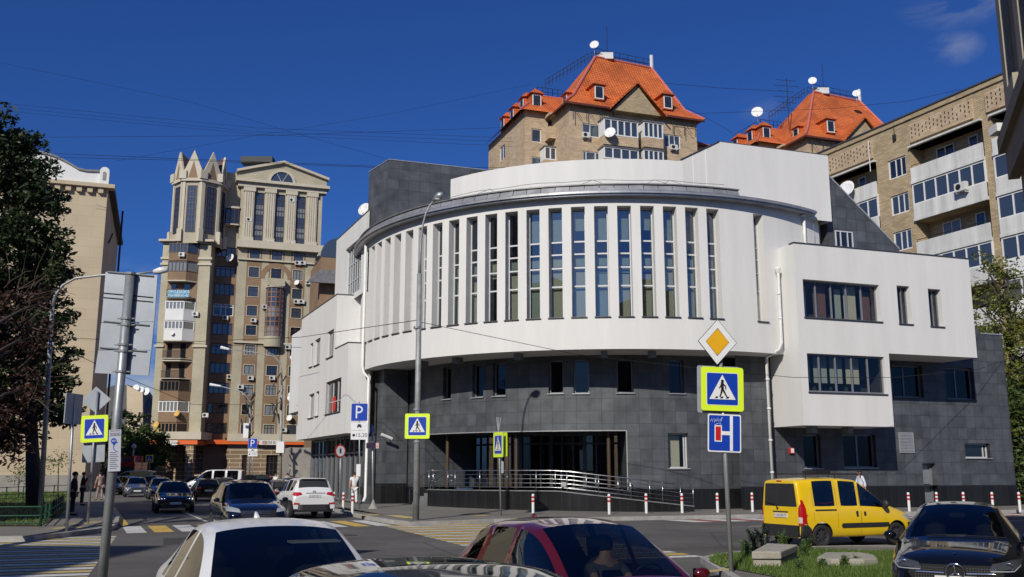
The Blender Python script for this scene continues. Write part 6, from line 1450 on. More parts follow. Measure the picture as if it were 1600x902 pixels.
def pole(root, p0, p1, r, mt='galv', r2=None, name='pole'): m = MB(); m.tube([p0, p1], r, 12, True, r2 if r2 else r); return m.build(name, M[mt], root, True)
# priority road group, right foreground
d = at_z(1143, 893, .12).y; b = at_z(1143, 893, .12); tp_ = at_d(1121, 498, d)
pg = thing('sign_post', 'leaning galvanised post with yellow diamond, lime crossing sign and blue dead-end sign', 'road sign', tuple(b))
pole(pg, b-Vector((0, 0, .2)), at_d(1123, 520, d+.06), .045); u = lambda px: px/1500*d
S = SP(at_d(1121, 534.5, d-.04), .05, -.05); q = 30/1500*d*1.03; m = MB(); S.plate([(0, q*1.18), (-q, 0), (0, -q*1.18), (q, 0)], -.02, 0, m); dm = m.build('priority_sign', M['s_blk'], pg)
dia = lambda k, kk: [(0, kk), (-k, 0), (0, -kk), (k, 0)]
m = MB(); S.poly(dia(q*.97, q*1.145), .003, m); m.build('white_border', M['s_white'], dm); m = MB(); S.poly(shift(dia(q*.60, q*.72), 0, .0), .005, m); m.build('black_line', M['s_blk'], dm)
def rdia(k, kk, r):
    P = []
    for cx, cy, a0 in ((k, 0, -50), (0, kk, 40), (-k, 0, 130), (0, -kk, 220)):
        f = 1-r; 
        for i in range(5): a = R_(a0+100*i/4); P.append((cx*f+k*r*.62*math.cos(a), cy*f+kk*r*.62*math.sin(a)))
    return P
m = MB(); S.poly(rdia(q*.60, q*.70, .16), .008, m); m.build('yellow_field', M['s_yel'], dm)
ps = ped_sign(at_d(1128.5, 608, d-.05), u(68)*1.0, .10, pg, -.03)
S = SP(at_d(1128.5, 608, d+.07), .10, -.03); m = MB(); w_ = u(68); S2 = SP(S.c+Vector((-.07, .02, -.01)), .10, -.03); S2.plate(rrect(w_, w_*1.08, .04), -.02, 0, m); m.build('rear_plate', M['s_back'], pg)
S = SP(at_d(1132, 677, d-.04), .05, -.04); w_, h_ = u(52), u(58)
m = MB(); S.plate(rrect(w_, h_, .03), -.02, 0, m); de = m.build('dead_end_sign', M['s_white'], pg)
m = MB(); S.poly(rrect(w_*.93, h_*.93, .025), .003, m); m.build('blue_field', M['s_blue'], de)
m = MB(); S.poly([(w_*.16, -h_*.46), (w_*.25, -h_*.46), (w_*.25, h_*.46), (w_*.16, h_*.46)], .006, m); S.poly([(-w_*.1, -h_*.05), (w_*.16, -h_*.05), (w_*.16, h_*.05), (-w_*.1, h_*.05)], .0065, m); S.poly([(-w_*.30, -h_*.23), (-w_*.08, -h_*.23), (-w_*.08, h_*.2), (-w_*.30, h_*.2)], .007, m); m.build('white_lines', M['s_white'], de)
m = MB(); S.poly([(-w_*.27, -h_*.20), (-w_*.11, -h_*.20), (-w_*.11, h_*.17), (-w_*.27, h_*.17)], .009, m); m.build('red_bar', M['s_red'], de)
m = MB()
gp_ = [(-.42, .30), (-.38, .38), (-.36, .28), (-.32, .38), (-.30, .27), (-.26, .36), (-.24, .30), (-.20, .40), (-.18, .29), (-.13, .37), (-.11, .30), (-.07, .42)]
m.tube([S.P(x*w_, z*h_, .010) for x, z in gp_], .006, 4); m.tube([S.P(x*w_, z*h_, .010) for x, z in ((-.30, .20), (-.2, .25), (-.1, .22), (-.14, .28))], .005, 4); m.build('graffiti_scribble', M['s_white'], de)
# street lamp in front of the round building
lb = at_z(650, 813, .15); dl_ = lb.y; lp_ = thing('street_lamp', 'tall grey street lamp with curved arm and crossing sign before the round front', 'street lamp', tuple(lb))
m = MB(); m.tube([lb, at_d(655.5, 428, dl_)], .125, 14, True, .10); m.build('pole', M['galv2'], lp_, True)
m = MB(); arm = [at_d(x, y, dl_) for x, y in ((655.5, 432), (656.5, 400), (658, 375), (661, 350), (665, 335), (671, 322), (679, 312))]; m.tube(arm, [.07, .05, .045, .04, .04, .035, .035], 8); m.build('arm', M['galv2'], lp_, True)
m = MB(); h0, h1 = at_d(677, 314, dl_), at_d(692, 302.5, dl_-.3); m.tube([h0, h0.lerp(h1, .35), h0.lerp(h1, .7), h1], [.06, .14, .17, .08], 10); m.build('lamp_head', M['galv'], lp_, True)
m = MB(); m.ball(h0.lerp(h1, .6)-Vector((0, 0, .1)), .15, 10, 6, (1.2, .8, .6)); m.build('lamp_glass', mat('lamp_glass', (.5, .5, .5), .15), lp_, True)
m = MB()
for y in (512, 640, 690): p = at_d(652, y, dl_); m.lathe(p, [(.115, -.04), (.15, -.04), (.15, .04), (.115, .04)], 12)
m.build('pole_clamp', M['galv'], lp_)
ped_sign(at_d(652, 666, dl_-.15), 38/1500*dl_*1.01, -.06, lp_)
# other posts -------------------------------------------------------
def post(name, label, base_px, top_px, r, cat='road sign', z=.15, mt='galv', group=None):
    b = at_z(*base_px, z); t = thing(name, label, cat, tuple(b), group=group); pole(t, b-Vector((0, 0, .1)), at_d(*top_px, b.y), r, mt); return t, b.y
t, d = post('sign_post', 'thin post with an edge-on lime crossing sign before the entrance ramp', (783, 806), (778.5, 652), .035)
ped_sign(at_d(778.5, 695, d-.05), 38/1500*d, R_(-66), t)
S = SP(at_d(780, 695, d+.02), R_(-66)); m = MB(); S.c = S.c+Vector((.12, .06, 0)); S.plate(rrect(1.0, 1.0, .05), -.02, 0, m); m.build('rear_plate', M['s_lime'], t)
m = MB(); p = at_d(779, 652, d); m.tube([p-Vector((0, 0, .7)), p+Vector((-.09, 0, 0))], .02, 5); m.tube([p-Vector((0, 0, .7)), p+Vector((.1, 0, 0))], .02, 5); m.build('fork', M['galv'], t)
m = MB(); q = at_d(785, 730, d); m.box(q.x-.05, q.x+.05, q.y-.02, q.y, q.z-.25, q.z+.25); m.build('back_plate', M['s_back'], t)
# parking post
def parking_post(bpx, tpx, cx, ys, w, lab, d_=None, text='15,20'):
    t, d = post('sign_post', lab, bpx, tpx, .032, mt='galv'); k = d/1500
    S = SP(at_d(cx, (ys[0]+ys[1])/2, d-.05), .0); W_ = w*k; H_ = (ys[1]-ys[0])*k
    m = MB(); S.plate(rrect(W_, H_, .03), -.02, 0, m); o = m.build('parking_sign', M['s_white'], t); m = MB(); S.poly(rrect(W_*.97, H_*.97, .03), .003, m); m.build('blue_field', M['s_blue'], o)
    m = MB(); quadline(S, (-.17*W_, -.33*H_), (-.17*W_, .36*H_), .09*W_, .007, m, 1)
    for i in range(10):
        a, b_ = R_(-90+18*i), R_(-90+18*(i+1)); cx_, cz_, ro, ri = .0*W_, .15*H_, .21*W_, .12*W_; S.poly([(cx_+ro*math.cos(a), cz_+ro*math.sin(a)), (cx_+ro*math.cos(b_), cz_+ro*math.sin(b_)), (cx_+ri*math.cos(b_), cz_+ri*math.sin(b_)), (cx_+ri*math.cos(a), cz_+ri*math.sin(a))], .006, m)
    S.poly([(-.2*W_, .27*H_), (.01*W_, .27*H_), (.01*W_, .36*H_), (-.2*W_, .36*H_)], .0055, m); S.poly([(-.2*W_, -.06*H_), (.01*W_, -.06*H_), (.01*W_, .03*H_), (-.2*W_, .03*H_)], .0055, m); m.build('letter', M['s_white'], o)
    for (y0, y1, kind) in ((ys[2], ys[3], 'car'), (ys[4], ys[5], 'txt')):
        S = SP(at_d(cx, (y0+y1)/2, d-.05), 0); H2 = (y1-y0)*k; m = MB(); S.plate(rrect(W_*1.04, H2, .02), -.02, 0, m); o = m.build('plate', M['galv'] if 0 else M['s_white'], t); m = MB()
        if kind == 'car': S.poly([(-.14*W_, -.1*H2), (.14*W_, -.1*H2), (.14*W_, .1*H2), (-.14*W_, .1*H2)], .004, m); S.poly([(-.1*W_, .1*H2), (.1*W_, .1*H2), (.08*W_, .28*H2), (-.08*W_, .28*H2)], .004, m); S.poly([(-.12*W_, -.22*H2), (-.06*W_, -.22*H2), (-.06*W_, -.1*H2), (-.12*W_, -.1*H2)], .004, m); S.poly([(.06*W_, -.22*H2), (.12*W_, -.22*H2), (.12*W_, -.1*H2), (.06*W_, -.1*H2)], .004, m)
        else: text_mesh(m, text, S.P(.12*W_, 0, .004), S.X, S.Z, H2*.62, out=0); m.face([S.P(-.34*W_+.09*W_*math.cos(i*.785), .09*W_*math.sin(i*.785), .004) for i in range(8)])
        m.build('marking', M['s_blk'], o)
    return t, d
t, d = parking_post((562, 799), (561.5, 628), 561.5, (630.5, 658, 660.5, 672, 673.5, 687), 25.5, 'parking sign post with payment plates beside the man in white')
m = MB(); q = at_d(560, 735, d-.04); m.box(q.x-.1, q.x+.1, q.y-.02, q.y, q.z-.28, q.z+.28); m.build('notice_plate', M['s_white'], t)
# post with street name plates and concrete foot
t, d = post('sign_post', 'grey post on a conical concrete foot carrying a small pink street plate', (583, 798), (582, 667), .045)
b = at_z(583, 798, .15); m = MB(); m.lathe(b, [(.33, 0), (.30, .05), (.14, .22), (.06, .42), (.05, .5)], 14); m.build('concrete_foot', M['conc'], t, True)
S = SP(at_d(582, 696.5, d-.06), 0); k = d/1500; m = MB(); S.plate(rrect(19.5*k, 8.5*k, .01), -.02, 0, m); o = m.build('street_plate', mat('pink_plate', (.55, .36, .36), .5), t); m = MB(); text_mesh(m, 'УЛИЦА', S.P(0, .06, .004), S.X, S.Z, .09, out=0); text_mesh(m, 'ЗООЛОГИЧЕСКАЯ', S.P(0, -.05, .004), S.X, S.Z, .075, out=0, sx=.8); m.build('plate_lettering', M['s_red'], o)
S = SP(at_d(582, 672, d-.02), R_(75)); m = MB(); S.plate([(8*k*math.cos(i*.52), 8*k*math.sin(i*.52)) for i in range(12)], -.02, 0, m); m.build('round_sign', M['s_blue'], t)
# round signs by the left wing
t, d = post('sign_post', 'post with a narrow blue round sign at the shopfront beyond the white car', (509, 772), (508.5, 694), .04, z=.15); k = d/1500
S = SP(at_d(508.5, 705, d-.06), R_(50)); m = MB(); S.plate([(11*k*math.cos(i*.393), 11*k*math.sin(i*.393)) for i in range(16)], -.02, 0, m); o = m.build('round_sign', M['s_blue'], t); m = MB(); S.poly([(-.06, -.3), (.06, -.3), (.06, .1), (.15, .1), (0, .35), (-.15, .1), (-.06, .1)], .004, m); m.build('white_arrow', M['s_white'], o)
S = SP(at_d(500, 707, d+6), 0); m = MB(); S.plate(rrect(1.2, .45, .02), -.02, 0, m); m.build('pink_plate', bpy.data.materials['pink_plate'], t)
t, d = post('sign_post', 'post with a red ringed round sign in front of the shopfront', (531, 790), (532, 694), .035); k = d/1500
S = SP(at_d(532, 705, d-.06), R_(45)); cir = lambda r: [(r*k*math.cos(i*.393), r*k*math.sin(i*.393)) for i in range(16)]
m = MB(); S.plate(cir(10), -.02, 0, m); o = m.build('round_sign', M['s_red'], t); m = MB(); S.poly(cir(8), .004, m); m.build('white_field', M['s_white'], o); m = MB(); S.poly([(-.05, -.12), (.05, -.12), (.05, .14), (-.05, .14)], .008, m); m.build('dark_symbol', M['s_blk'], o)
# left near pole with sign backs
bp_ = at_z(160, 910, 0); dp0 = 17.2; lpp = thing('sign_pole', 'thick leaning grey pole at left carrying the backs of three large road signs', 'road sign', (at_d(160, 905, dp0).x, dp0, 0))
p0 = at_d(158, 925, dp0); p0 = Vector((p0.x, dp0, .0)); p1 = at_d(203.5, 428, dp0); pole(lpp, p0, p1, .082)
m = MB(); m.lathe(p1, [(.082, -.02), (.10, -.02), (.10, .02), (0, .03)], 12); m.build('pole_cap', M['galv'], lpp)
def backp(px4, name='sign_back'):
    P = [at_d(x, y, dp0+.10) for x, y in px4]; m = MB(); m.extr(P, Vector((0, .03, 0))); o = m.build(name, M['s_back'], lpp); return o
backp(((158.5, 504), (241, 502.5), (246, 430), (165, 425))); backp(((154, 546.5), (236.5, 547), (240.5, 503.5), (158, 505))); o3 = backp(((148, 583), (232, 587), (236, 548), (153.5, 547.5)))
m = MB()
for a, b_ in (((162, 458), (239, 465)), ((162, 465), (239, 472))): m.tube([at_d(*a, dp0+.092), at_d(*b_, dp0+.092)], .009, 5)
m.build('bracket_bar', M['iron'], lpp)
m = MB()
for a, b_ in (((168, 425), (240, 431.5)), ((162, 502), (233, 508.5)), ((156, 543), (229, 549))): m.tube([at_d(*a, dp0+.085), at_d(*b_, dp0+.085)], .016, 5)
m.build('bracket_bar', M['galv'], lpp)
m = MB()
for x, y in ((197.5, 498), (197, 508), (193, 539), (192, 549), (189, 581)): p = at_d(x, y, dp0); m.lathe(p, [(.084, -.02), (.10, -.02), (.10, .02), (.084, .02)], 12); m.tube([p-Vector((.16, 0, .0)), p+Vector((.16, 0, 0))], .013, 5)
m.build('clamp', M['galv'], lpp)
S = SP(at_d(179, 704, dp0-.1), .15, .05); k = dp0/1500; m = MB(); S.plate(rrect(18*k, 63*k, .006), -.02, 0, m); ob = m.build('notice_plate', mat('notice_grey', (.42, .44, .50), .5, var=.05), lpp)
m = MB(); text_mesh(m, '3000', S.P(0, 24*k, .004), S.X, S.Z, 7.5*k, out=0, sx=1.1); text_mesh(m, 'ПАРКОВКА', S.P(0, 29.5*k, .004), S.X, S.Z, 2.6*k, out=0, sx=1.1)
for i in range(9): quadline(S, (-6.5*k, (-3-i*3)*k), ((2+(i*7) % 5)*k, (-3-i*3)*k), .7*k, .004, m, 1)
m.build('notice_text', mat('notice_ink', (.06, .06, .09), .6, var=0), ob)
m = MB(); S.poly([(4.3*k*math.cos(i*.5236)-1.5*k, 14.5*k+4.3*k*math.sin(i*.5236)) for i in range(12)], .004, m); S.poly([(-3.5*k, 11.3*k), (.5*k, 11.3*k), (-1.5*k, 7*k)], .0045, m)
for i in range(8): a, b_ = R_(100+20*i), R_(120+20*i); S.poly([((6+ro*math.cos(t))*k, (5+ro*1.0*math.sin(t))*k) for ro, t in ((8, a), (8, b_), (7, b_), (7, a))], .004, m) if (6+8*math.cos(a)) < 8.5 else None
m.build('blue_pin', M['s_blue'], ob); m = MB(); text_mesh(m, '402', S.P(-1.5*k, 14.5*k, .008), S.X, S.Z, 4*k, out=0); m.build('pin_number', M['s_white'], ob)
# two posts on the left pavement
t, d = post('sign_post', 'thin post with an edge-on sign board beside the two dark clothed men', (104, 831), (116, 617), .042)
S = SP(at_d(115.5, 639, d), R_(82), 0); m = MB(); S.plate(rrect(.9, .95, .03), -.03, 0, m); m.build('sign_board', M['s_back'], t)
t, d = post('sign_post', 'post with crossing sign between a diamond sign back and a grey plate', (137, 818), (152.5, 612), .045); k = d/1500
S = SP(at_d(150, 625, d+.06), .1, .06); m = MB(); q = 22.5*k; S.plate([(0, q*.92), (-q, 0), (0, -q*.92), (q, 0)], -.02, 0, m); m.build('diamond_back', M['s_back'], t)
ped_sign(at_d(147.5, 670, d-.06), 41*k, .05, t, .05)
S = SP(at_d(146, 707, d+.08), .05, .05); m = MB(); S.plate(rrect(34*k, 30*k, .03), -.02, 0, m); m.build('square_back', M['s_back'], t)
# far posts
t, d = parking_post((394, 768), (395, 684), 394.8, (685.5, 700, 701.5, 706, 707, 713), 14, 'distant parking sign post in front of the tower arcade')
t, d = post('sign_post', 'small distant crossing sign at the left corner of the tower', (233, 760), (233.5, 712), .05, z=.1); ped_sign(at_d(233.5, 717, d-.1), 12/1500*d, 0, t)
# utility poles with cable bundles
def utility(label, bpx, tpx, r, bx, seed):
    t, d = post('utility_pole', label, bpx, tpx, r, 'pole', group='utility poles up the street', mt='galv2'); rnd = random.Random(seed); m = MB()
    c = at_d(*bx, d)
    for i in range(16): a = c+Vector((rnd.uniform(-.5, .5), rnd.uniform(-.3, .1), rnd.uniform(-2.2, 2.2))); m.tube([a, a+Vector((rnd.uniform(-.4, .4), 0, rnd.uniform(.1, .9)))], rnd.uniform(.04, .1), 5)
    m.build('cable_bundle', M['iron'], t); return t, d
t, d = utility('grey pole with tangled cable boxes just behind the distant parking sign', (389, 766), (391, 625), .10, (388, 652), 3)
q = at_d(385, 673, d-.3); m = MB(); m.box(q.x-.25, q.x+.25, q.y-.2, q.y+.2, q.z-.7, q.z+.7); m.build('meter_box', M['frame_white'], t)
t, d = utility('lamp pole with curved arm, cable bundle and white box near the white wing', (438, 768), (440, 602), .12, (434, 625), 4)
m = MB(); m.tube([at_d(*p, d) for p in ((440, 604), (440, 580), (437, 566), (428, 557), (400, 551), (355, 545.5))], [.1, .07, .06, .05, .05, .05], 6); m.build('arm', M['galv2'], t, True)
m = MB(); a, b_ = at_d(358, 546, d), at_d(345, 543, d); m.tube([a, b_], [.1, .16], 8); m.build('lamp_head', M['s_white'], t)
q = at_d(438.5, 699, d-.3); m = MB(); m.box(q.x-.35, q.x+.35, q.y-.2, q.y+.2, q.z-.5, q.z+.5); m.build('meter_box', M['frame_white'], t)
m = MB(); m.tube([at_d(*p, d) for p in ((391, 632), (386, 620), (376, 612), (342, 603))], .06, 6); ar = m.build('arm', M['galv2'], bpy.data.objects['utility_pole'], True); m = MB(); m.tube([at_d(345, 603.5, d), at_d(328, 601, d)], [.08, .14], 8); m.build('lamp_head', M['s_white'], bpy.data.objects['utility_pole'])
# lamp arm over the left pole
la = thing('street_lamp', 'street lamp with long curved arm reaching past the large sign backs', 'street lamp', tuple(at_z(70, 812, .15)))
dd_ = at_z(70, 812, .15).y; m = MB(); m.tube([at_z(62, 812, .15), at_d(82, 480, dd_)], .1, 10, True, .08); m.build('pole', M['galv2'], la, True)
m = MB(); m.tube([at_d(*p, dd_) for p in ((82, 482), (86, 462), (98, 446), (118, 435), (160, 430), (205, 429), (245, 424))], [.07, .06, .055, .05, .045, .04, .04], 8); m.build('arm', M['galv'], la, True)
m = MB(); m.tube([at_d(240, 424.5, dd_), at_d(250, 423, dd_), at_d(262, 422, dd_)], [.08, .15, .1], 8); m.build('lamp_head', M['frame_white'], la, True)
# ---------------------------------------------------------------- bollards
pb = at_z(833, 803.5, .15)
def make_bollard():
    t = thing('bollard', 'x', 'bollard', (0, 0, 0), group='red and white bollards along the kerb')
    m = MB(); m.lathe((0, 0, 0), [(.062, -.05), (.062, .78), (.055, .82), (.03, .845), (0, .85)], 12); m.build('post', M['frame_white'], t, True, True)
    m = MB(); 
    for z in (.50, .66): m.lathe((0, 0, 0), [(.0645, z), (.0645, z+.085)], 12)
    m.build('red_band', M['s_red'], t, True, True); return t
bproto = make_bollard()
bl_px = [(833, 803.5, 'just left of the long ramp, before the black tiled terrace'), (952, 803.5, 'below the upper half of the ramp railing'), (1010, 802, 'in front of the middle of the sloping ramp'), (1066, 801.5, 'at the foot of the long ramp'), (1121.5, 800.5, 'directly left of the yellow diamond sign post'), (1176, 799.5, 'just left of the yellow van, by the service door'), (1421, 799, 'between the yellow van and the black coupe'), (1465, 798, 'before the narrow service door in the stone wall'), (1507, 798, 'peeping over the middle of the black coupe roof'), (1552, 798, 'peeping over the right part of the black coupe roof'), (1594, 798, 'at the right edge by the corner of the stone wall'), (536, 799, 'first one right of the white crossover'), (550.5, 801.5, 'left of the parking sign post, nearest the man in white'), (521, 798, 'at the right rear corner of the white crossover')]
for i, (x, y, lb_) in enumerate(bl_px):
    o = bproto if i == 0 else copy_tree(bproto); p = at_z(x, y, .16); o.location = p; o['label'] = 'red and white bollard '+lb_
# ---------------------------------------------------------------- overhead wires
def wire(label, pts, r=.014, sag=.0):
    P = [at_d(*p) for p in pts]; Q = []
    for a, b_ in zip(P, P[1:]):
        for i in range(8): t = i/8; q = a.lerp(b_, t); q.z -= sag*4*t*(1-t); Q.append(q)
    Q.append(P[-1]); m = MB(); m.tube(Q, r*.75, 4, False); return tag(m.build('overhead_wire', M['wire']), label, 'wire', 'overhead wires')
wire('black cable dipping from the street lamp pole across to the tower', [(90, 527, 60), (255, 536, 60), (470, 527, 50), (655, 500, dl_)], .02)
wire('black cable from the street lamp pole sagging across the stone wall to the right', [(655, 503, dl_), (900, 554, 40), (1115, 578, 40), (1240, 590, 41), (1400, 590, 44), (1530, 577, 50), (1620, 545, 56)], .015)
wire('black cable descending from the sign backs behind the tower base', [(100, 545, 60), (180, 583, 60), (300, 632, 70), (388, 632, 80)], .022)
wire('thin wire descending across the upper left sky to the lift block', [(0, 98, 90), (300, 160, 90), (450, 205, 90), (610, 250, 90)], .016)
wire('upper wire of three nearly parallel ones over the tower', [(-10, 160, 90), (400, 200, 90), (800, 216, 90)], .018)
wire('middle wire of three nearly parallel ones over the tower', [(-10, 166, 90), (400, 206, 90), (800, 222, 90)], .018)
wire('lower wire of three nearly parallel ones over the tower', [(-10, 172, 90), (400, 210, 90), (800, 229, 90)], .018)
wire('level wire over the tower rising gently to the orange roofed house', [(20, 215, 90), (420, 212, 90), (800, 199, 95)], .02)
wire('dark wire from the white gable crossing in front of the tower crown', [(85, 240, 80), (300, 249, 80), (590, 260, 80), (770, 265, 80)], .026)
wire('dark lower wire from the white gable crossing the tower spikes', [(85, 246, 80), (300, 251, 82), (590, 262, 82), (790, 262, 82)], .024)
wire('thin wire rising from the tower to the tiled roof', [(180, 252, 85), (400, 212, 90), (600, 180, 95), (830, 132, 98)], .014)
wire('dark wire strung between the two orange roofs', [(1036, 130, 98), (1130, 138, 98), (1230, 143, 105)], .028)
wire('wire sloping down from the first orange roof to the white block', [(1060, 162, 98), (1100, 182, 98), (1145, 208, 98)], .024)
wire('wire running from the farther orange roof to the brick block roof', [(1080, 178, 80), (1300, 170, 80), (1420, 158, 75), (1500, 140, 66)], .02)
wire('black cable crossing the left front of the tower to the white wing', [(255, 535, 62), (390, 541, 70), (470, 543, 58)], .02)

# ================================================================ PEOPLE
M['skin'] = mat('skin', (.50, .28, .19), .6, var=.05); M['hair'] = mat('dark_hair', (.02, .014, .01), .7, var=.1)
def skinmesh(name, verts, edges, radii, material, parent, root=0, sub=1):
    me = bpy.data.meshes.new(name); me.from_pydata([tuple(v) for v in verts], edges, []); o = bpy.data.objects.new(name, me); SC.collection.objects.link(o)
    sk = o.modifiers.new('s', 'SKIN'); sv = me.skin_vertices[0].data if me.skin_vertices else None
    if sv is None:
        bm = bmesh.new(); bm.from_mesh(me); bm.verts.layers.skin.verify(); bm.to_mesh(me); bm.free(); sv = me.skin_vertices[0].data
    for i, r in enumerate(radii): sv[i].radius = (r, r) if not isinstance(r, tuple) else r; sv[i].use_root = (i == root)
    ss = o.modifiers.new('u', 'SUBSURF'); ss.levels = sub; ss.render_levels = sub
    dg = bpy.context.evaluated_depsgraph_get(); m2 = bpy.data.meshes.new_from_object(o.evaluated_get(dg)); o.modifiers.clear(); o.data = m2; m2.materials.clear(); m2.materials.append(material)
    for p in m2.polygons: p.use_smooth = True
    o.parent = parent; return o
def person(label, loc, rz, shirt, trousers, stride=.25, arm=(.15, -.15), sleeves='short', hair='hair', smoke=False, bag=None, lean=0.0, skin='skin', seated=False):
    t = thing('person', label, 'person', tuple(loc), rz)      # faces +Y before turning
    Z = lambda x, y, z: Vector((x, y+lean*max(0, z-.95), z))
    hip, ch, nk, hd_ = Z(0, 0, .96), Z(0, 0, 1.32), Z(0, .01, 1.50), Z(0, .02, 1.63)
    kL, kR = (Z(-.10, stride*.55, .52), Z(.10, -stride*.35, .52)) ; fL, fR = Z(-.10, stride*.9, .08), Z(.10, -stride, .10)
    sL, sR = Z(-.19, 0, 1.43), Z(.19, 0, 1.43)
    if smoke: eR, hR_ = Z(.25, .12, 1.20), Z(.10, .22, 1.50)
    else: eR, hR_ = Z(.25, arm[0]*.5, 1.16), Z(.25, arm[0]+.06, .92)
    eL, hL = Z(-.25, arm[1]*.5, 1.16), Z(-.25, arm[1]+.06, .92)
    V = [hip, Z(0, 0, 1.12), ch, nk, hd_, Z(0, .02, 1.70), sL, eL, hL, sR, eR, hR_, Z(-.09, 0, .88), kL, fL, Z(.09, 0, .88), kR, fR, fL+Vector((0, .14, -.04)), fR+Vector((0, .14, -.03)), hL+Vector((0, .02, -.1)) , hR_+Vector((0, .02, -.09 if not smoke else .06))]
    Ed = [(0, 1), (1, 2), (2, 3), (3, 4), (4, 5), (2, 6), (6, 7), (7, 8), (2, 9), (9, 10), (10, 11), (0, 12), (12, 13), (13, 14), (0, 15), (15, 16), (16, 17), (14, 18), (17, 19), (8, 20), (11, 21)]
    Ra = [.13, .12, .14, .055, .095, .085, .06, .042, .03, .06, .042, .03, .085, .058, .04, .085, .058, .04, .03, .03, .028, .028]
    body = skinmesh('body', V, Ed, Ra, M[skin], t)
    m = MB(); h_ = V[4]
    m.ball(h_+Vector((0, .095, -.005)), .018, 6, 4); 
    for s_ in (-1, 1): m.ball(h_+Vector((s_*.092, .0, 0)), .022, 6, 4, (.5, 1, 1.3))
    for k in range(4): 
        for s_, hp_ in ((-1, V[20]), (1, V[21])): m.tube([hp_+Vector((0, -.03+.02*k, -.0)), hp_+Vector((0, -.02+.018*k, -.07))], [.011, .008], 5)
    for s_, hp_ in ((-1, V[20]), (1, V[21])): m.tube([hp_+Vector((0, .03, .03)), hp_+Vector((-s_*.01, .06, -.02))], [.011, .008], 5)
    m.build('face_and_hands', M[skin], t, True, True) if False else m.build('face_detail', M[skin], body, True, True)
    skinmesh('shirt', [Z(0, 0, .90), Z(0, 0, 1.12), ch, Z(0, .005, 1.47), sL, V[6].lerp(eL, .55) if sleeves == 'short' else hL.lerp(eL, .15), sR, V[9].lerp(eR, .55) if sleeves == 'short' else hR_.lerp(eR, .15)]+([eL, eR] if sleeves != 'short' else []),
             [(0, 1), (1, 2), (2, 3), (2, 4), (2, 6)]+([(4, 5), (6, 7)] if sleeves == 'short' else [(4, 8), (8, 5), (6, 9), (9, 7)]), [.165, .15, .165, .075, .08, .065, .08, .065] + ([.06, .06] if sleeves != 'short' else []), shirt, t)
    skinmesh('trousers', [Z(0, 0, .95), Z(-.09, 0, .86), kL, fL+Vector((0, 0, .03)), Z(.09, 0, .86), kR, fR+Vector((0, 0, .03))], [(0, 1), (1, 2), (2, 3), (0, 4), (4, 5), (5, 6)], [.15, .105, .08, .065, .105, .08, .065], trousers, t)
    m = MB()
    for f in (fL, fR): m.ball(f+Vector((0, .07, -.045)), .06, 8, 5, (.8, 2.1, .7))
    m.build('shoes', M['rubber'], t, True, True)
    m = MB(); m.ball(h_+Vector((0, -.018, .04)), .102, 12, 8, (1, 1.05, .95)); m.build('hair', M[hair], t, True, True)
    if bag: m = MB(); q = bag; m.box(q[0]-.12, q[0]+.12, q[1]-.08, q[1]+.08, q[2]-.2, q[2]+.2); m.tube([(q[0], q[1], q[2]+.2), (0, 0, 1.46)], .02, 5); m.build('bag', M['black'], t, False, True)
    return t
cw_ = mat('white_cloth', (.66, .66, .66), .9, var=.08); cd_ = mat('dark_cloth', (.018, .018, .022), .9, var=.1); cb_ = mat('blue_white_shirt', (.60, .64, .72), .9, var=.08); cg_ = mat('grey_cloth', (.10, .10, .11), .9, var=.1); cr_ = mat('maroon_cloth', (.08, .02, .02), .9, var=.1); cgr = mat('pale_pink_cloth', (.30, .22, .20), .9)
p = at_z(553, 789, .15); person('man in white T-shirt and white trousers walking away beside the parking sign', p, .25, cw_, cw_, .3, (.2, -.1), bag=(.32, .0, .75))
p = at_d(1349, 800, 46.5); p.z = .25; person('man in white shirt with shoulder bag walking left behind the yellow van', p, R_(100), cb_, cg_, .3, (.2, -.1), 'long', bag=(.22, -.12, 1.0), lean=.1)
p = at_z(112, 806, .15); o_p = person('heavier man in dark clothes standing at the left kerb near the thin post', p, R_(-60), cd_, cd_, .03, (.0, .0), 'long'); o_p.scale = (1.15, 1.15, 1.02)
p = at_z(127, 790, .15); person('man in dark maroon shirt raising a cigarette to his mouth', p, R_(-70), cr_, cd_, .03, (.0, .0), 'long', smoke=True)
p = at_z(155, 782, .15); person('person in pale clothes behind the post by the cream building corner', p, R_(60), cgr, cgr, .15, (.1, .1), 'long', lean=.12)
p = at_d(430, 770, 82); p.z = 0; person('distant man in white shirt standing behind the parked cars', p, R_(160), cw_, cg_, .1)
p = at_d(448, 770, 84); p.z = 0; person('distant woman in pale top walking behind the white crossover', p, R_(160), mat('pale_cloth', (.5, .42, .36), .9), cg_, .2)
# ================================================================ VEHICLES
def paintmat(name, col, flake=0, rough=.25, coat=1.0, metal=0.0):
    m, n, b = newmat(name); b.inputs['Base Color'].default_value = C3(col); b.inputs['Roughness'].default_value = rough; b.inputs['Coat Weight'].default_value = coat; b.inputs['Coat Roughness'].default_value = .025; b.inputs['Metallic'].default_value = metal
    t = n.nodes.new('ShaderNodeTexCoord'); no_ = n.nodes.new('ShaderNodeTexNoise'); no_.inputs['Scale'].default_value = 3.5; no_.inputs['Detail'].default_value = 7; n.links.new(t.outputs['Object'], no_.inputs['Vector'])
    r = n.nodes.new('ShaderNodeMapRange'); r.inputs['From Min'].default_value = .35; r.inputs['From Max'].default_value = .75; r.inputs['To Min'].default_value = rough*.85; r.inputs['To Max'].default_value = rough*1.3; n.links.new(no_.outputs['Fac'], r.inputs['Value']); n.links.new(r.outputs[0], b.inputs['Roughness']); return m
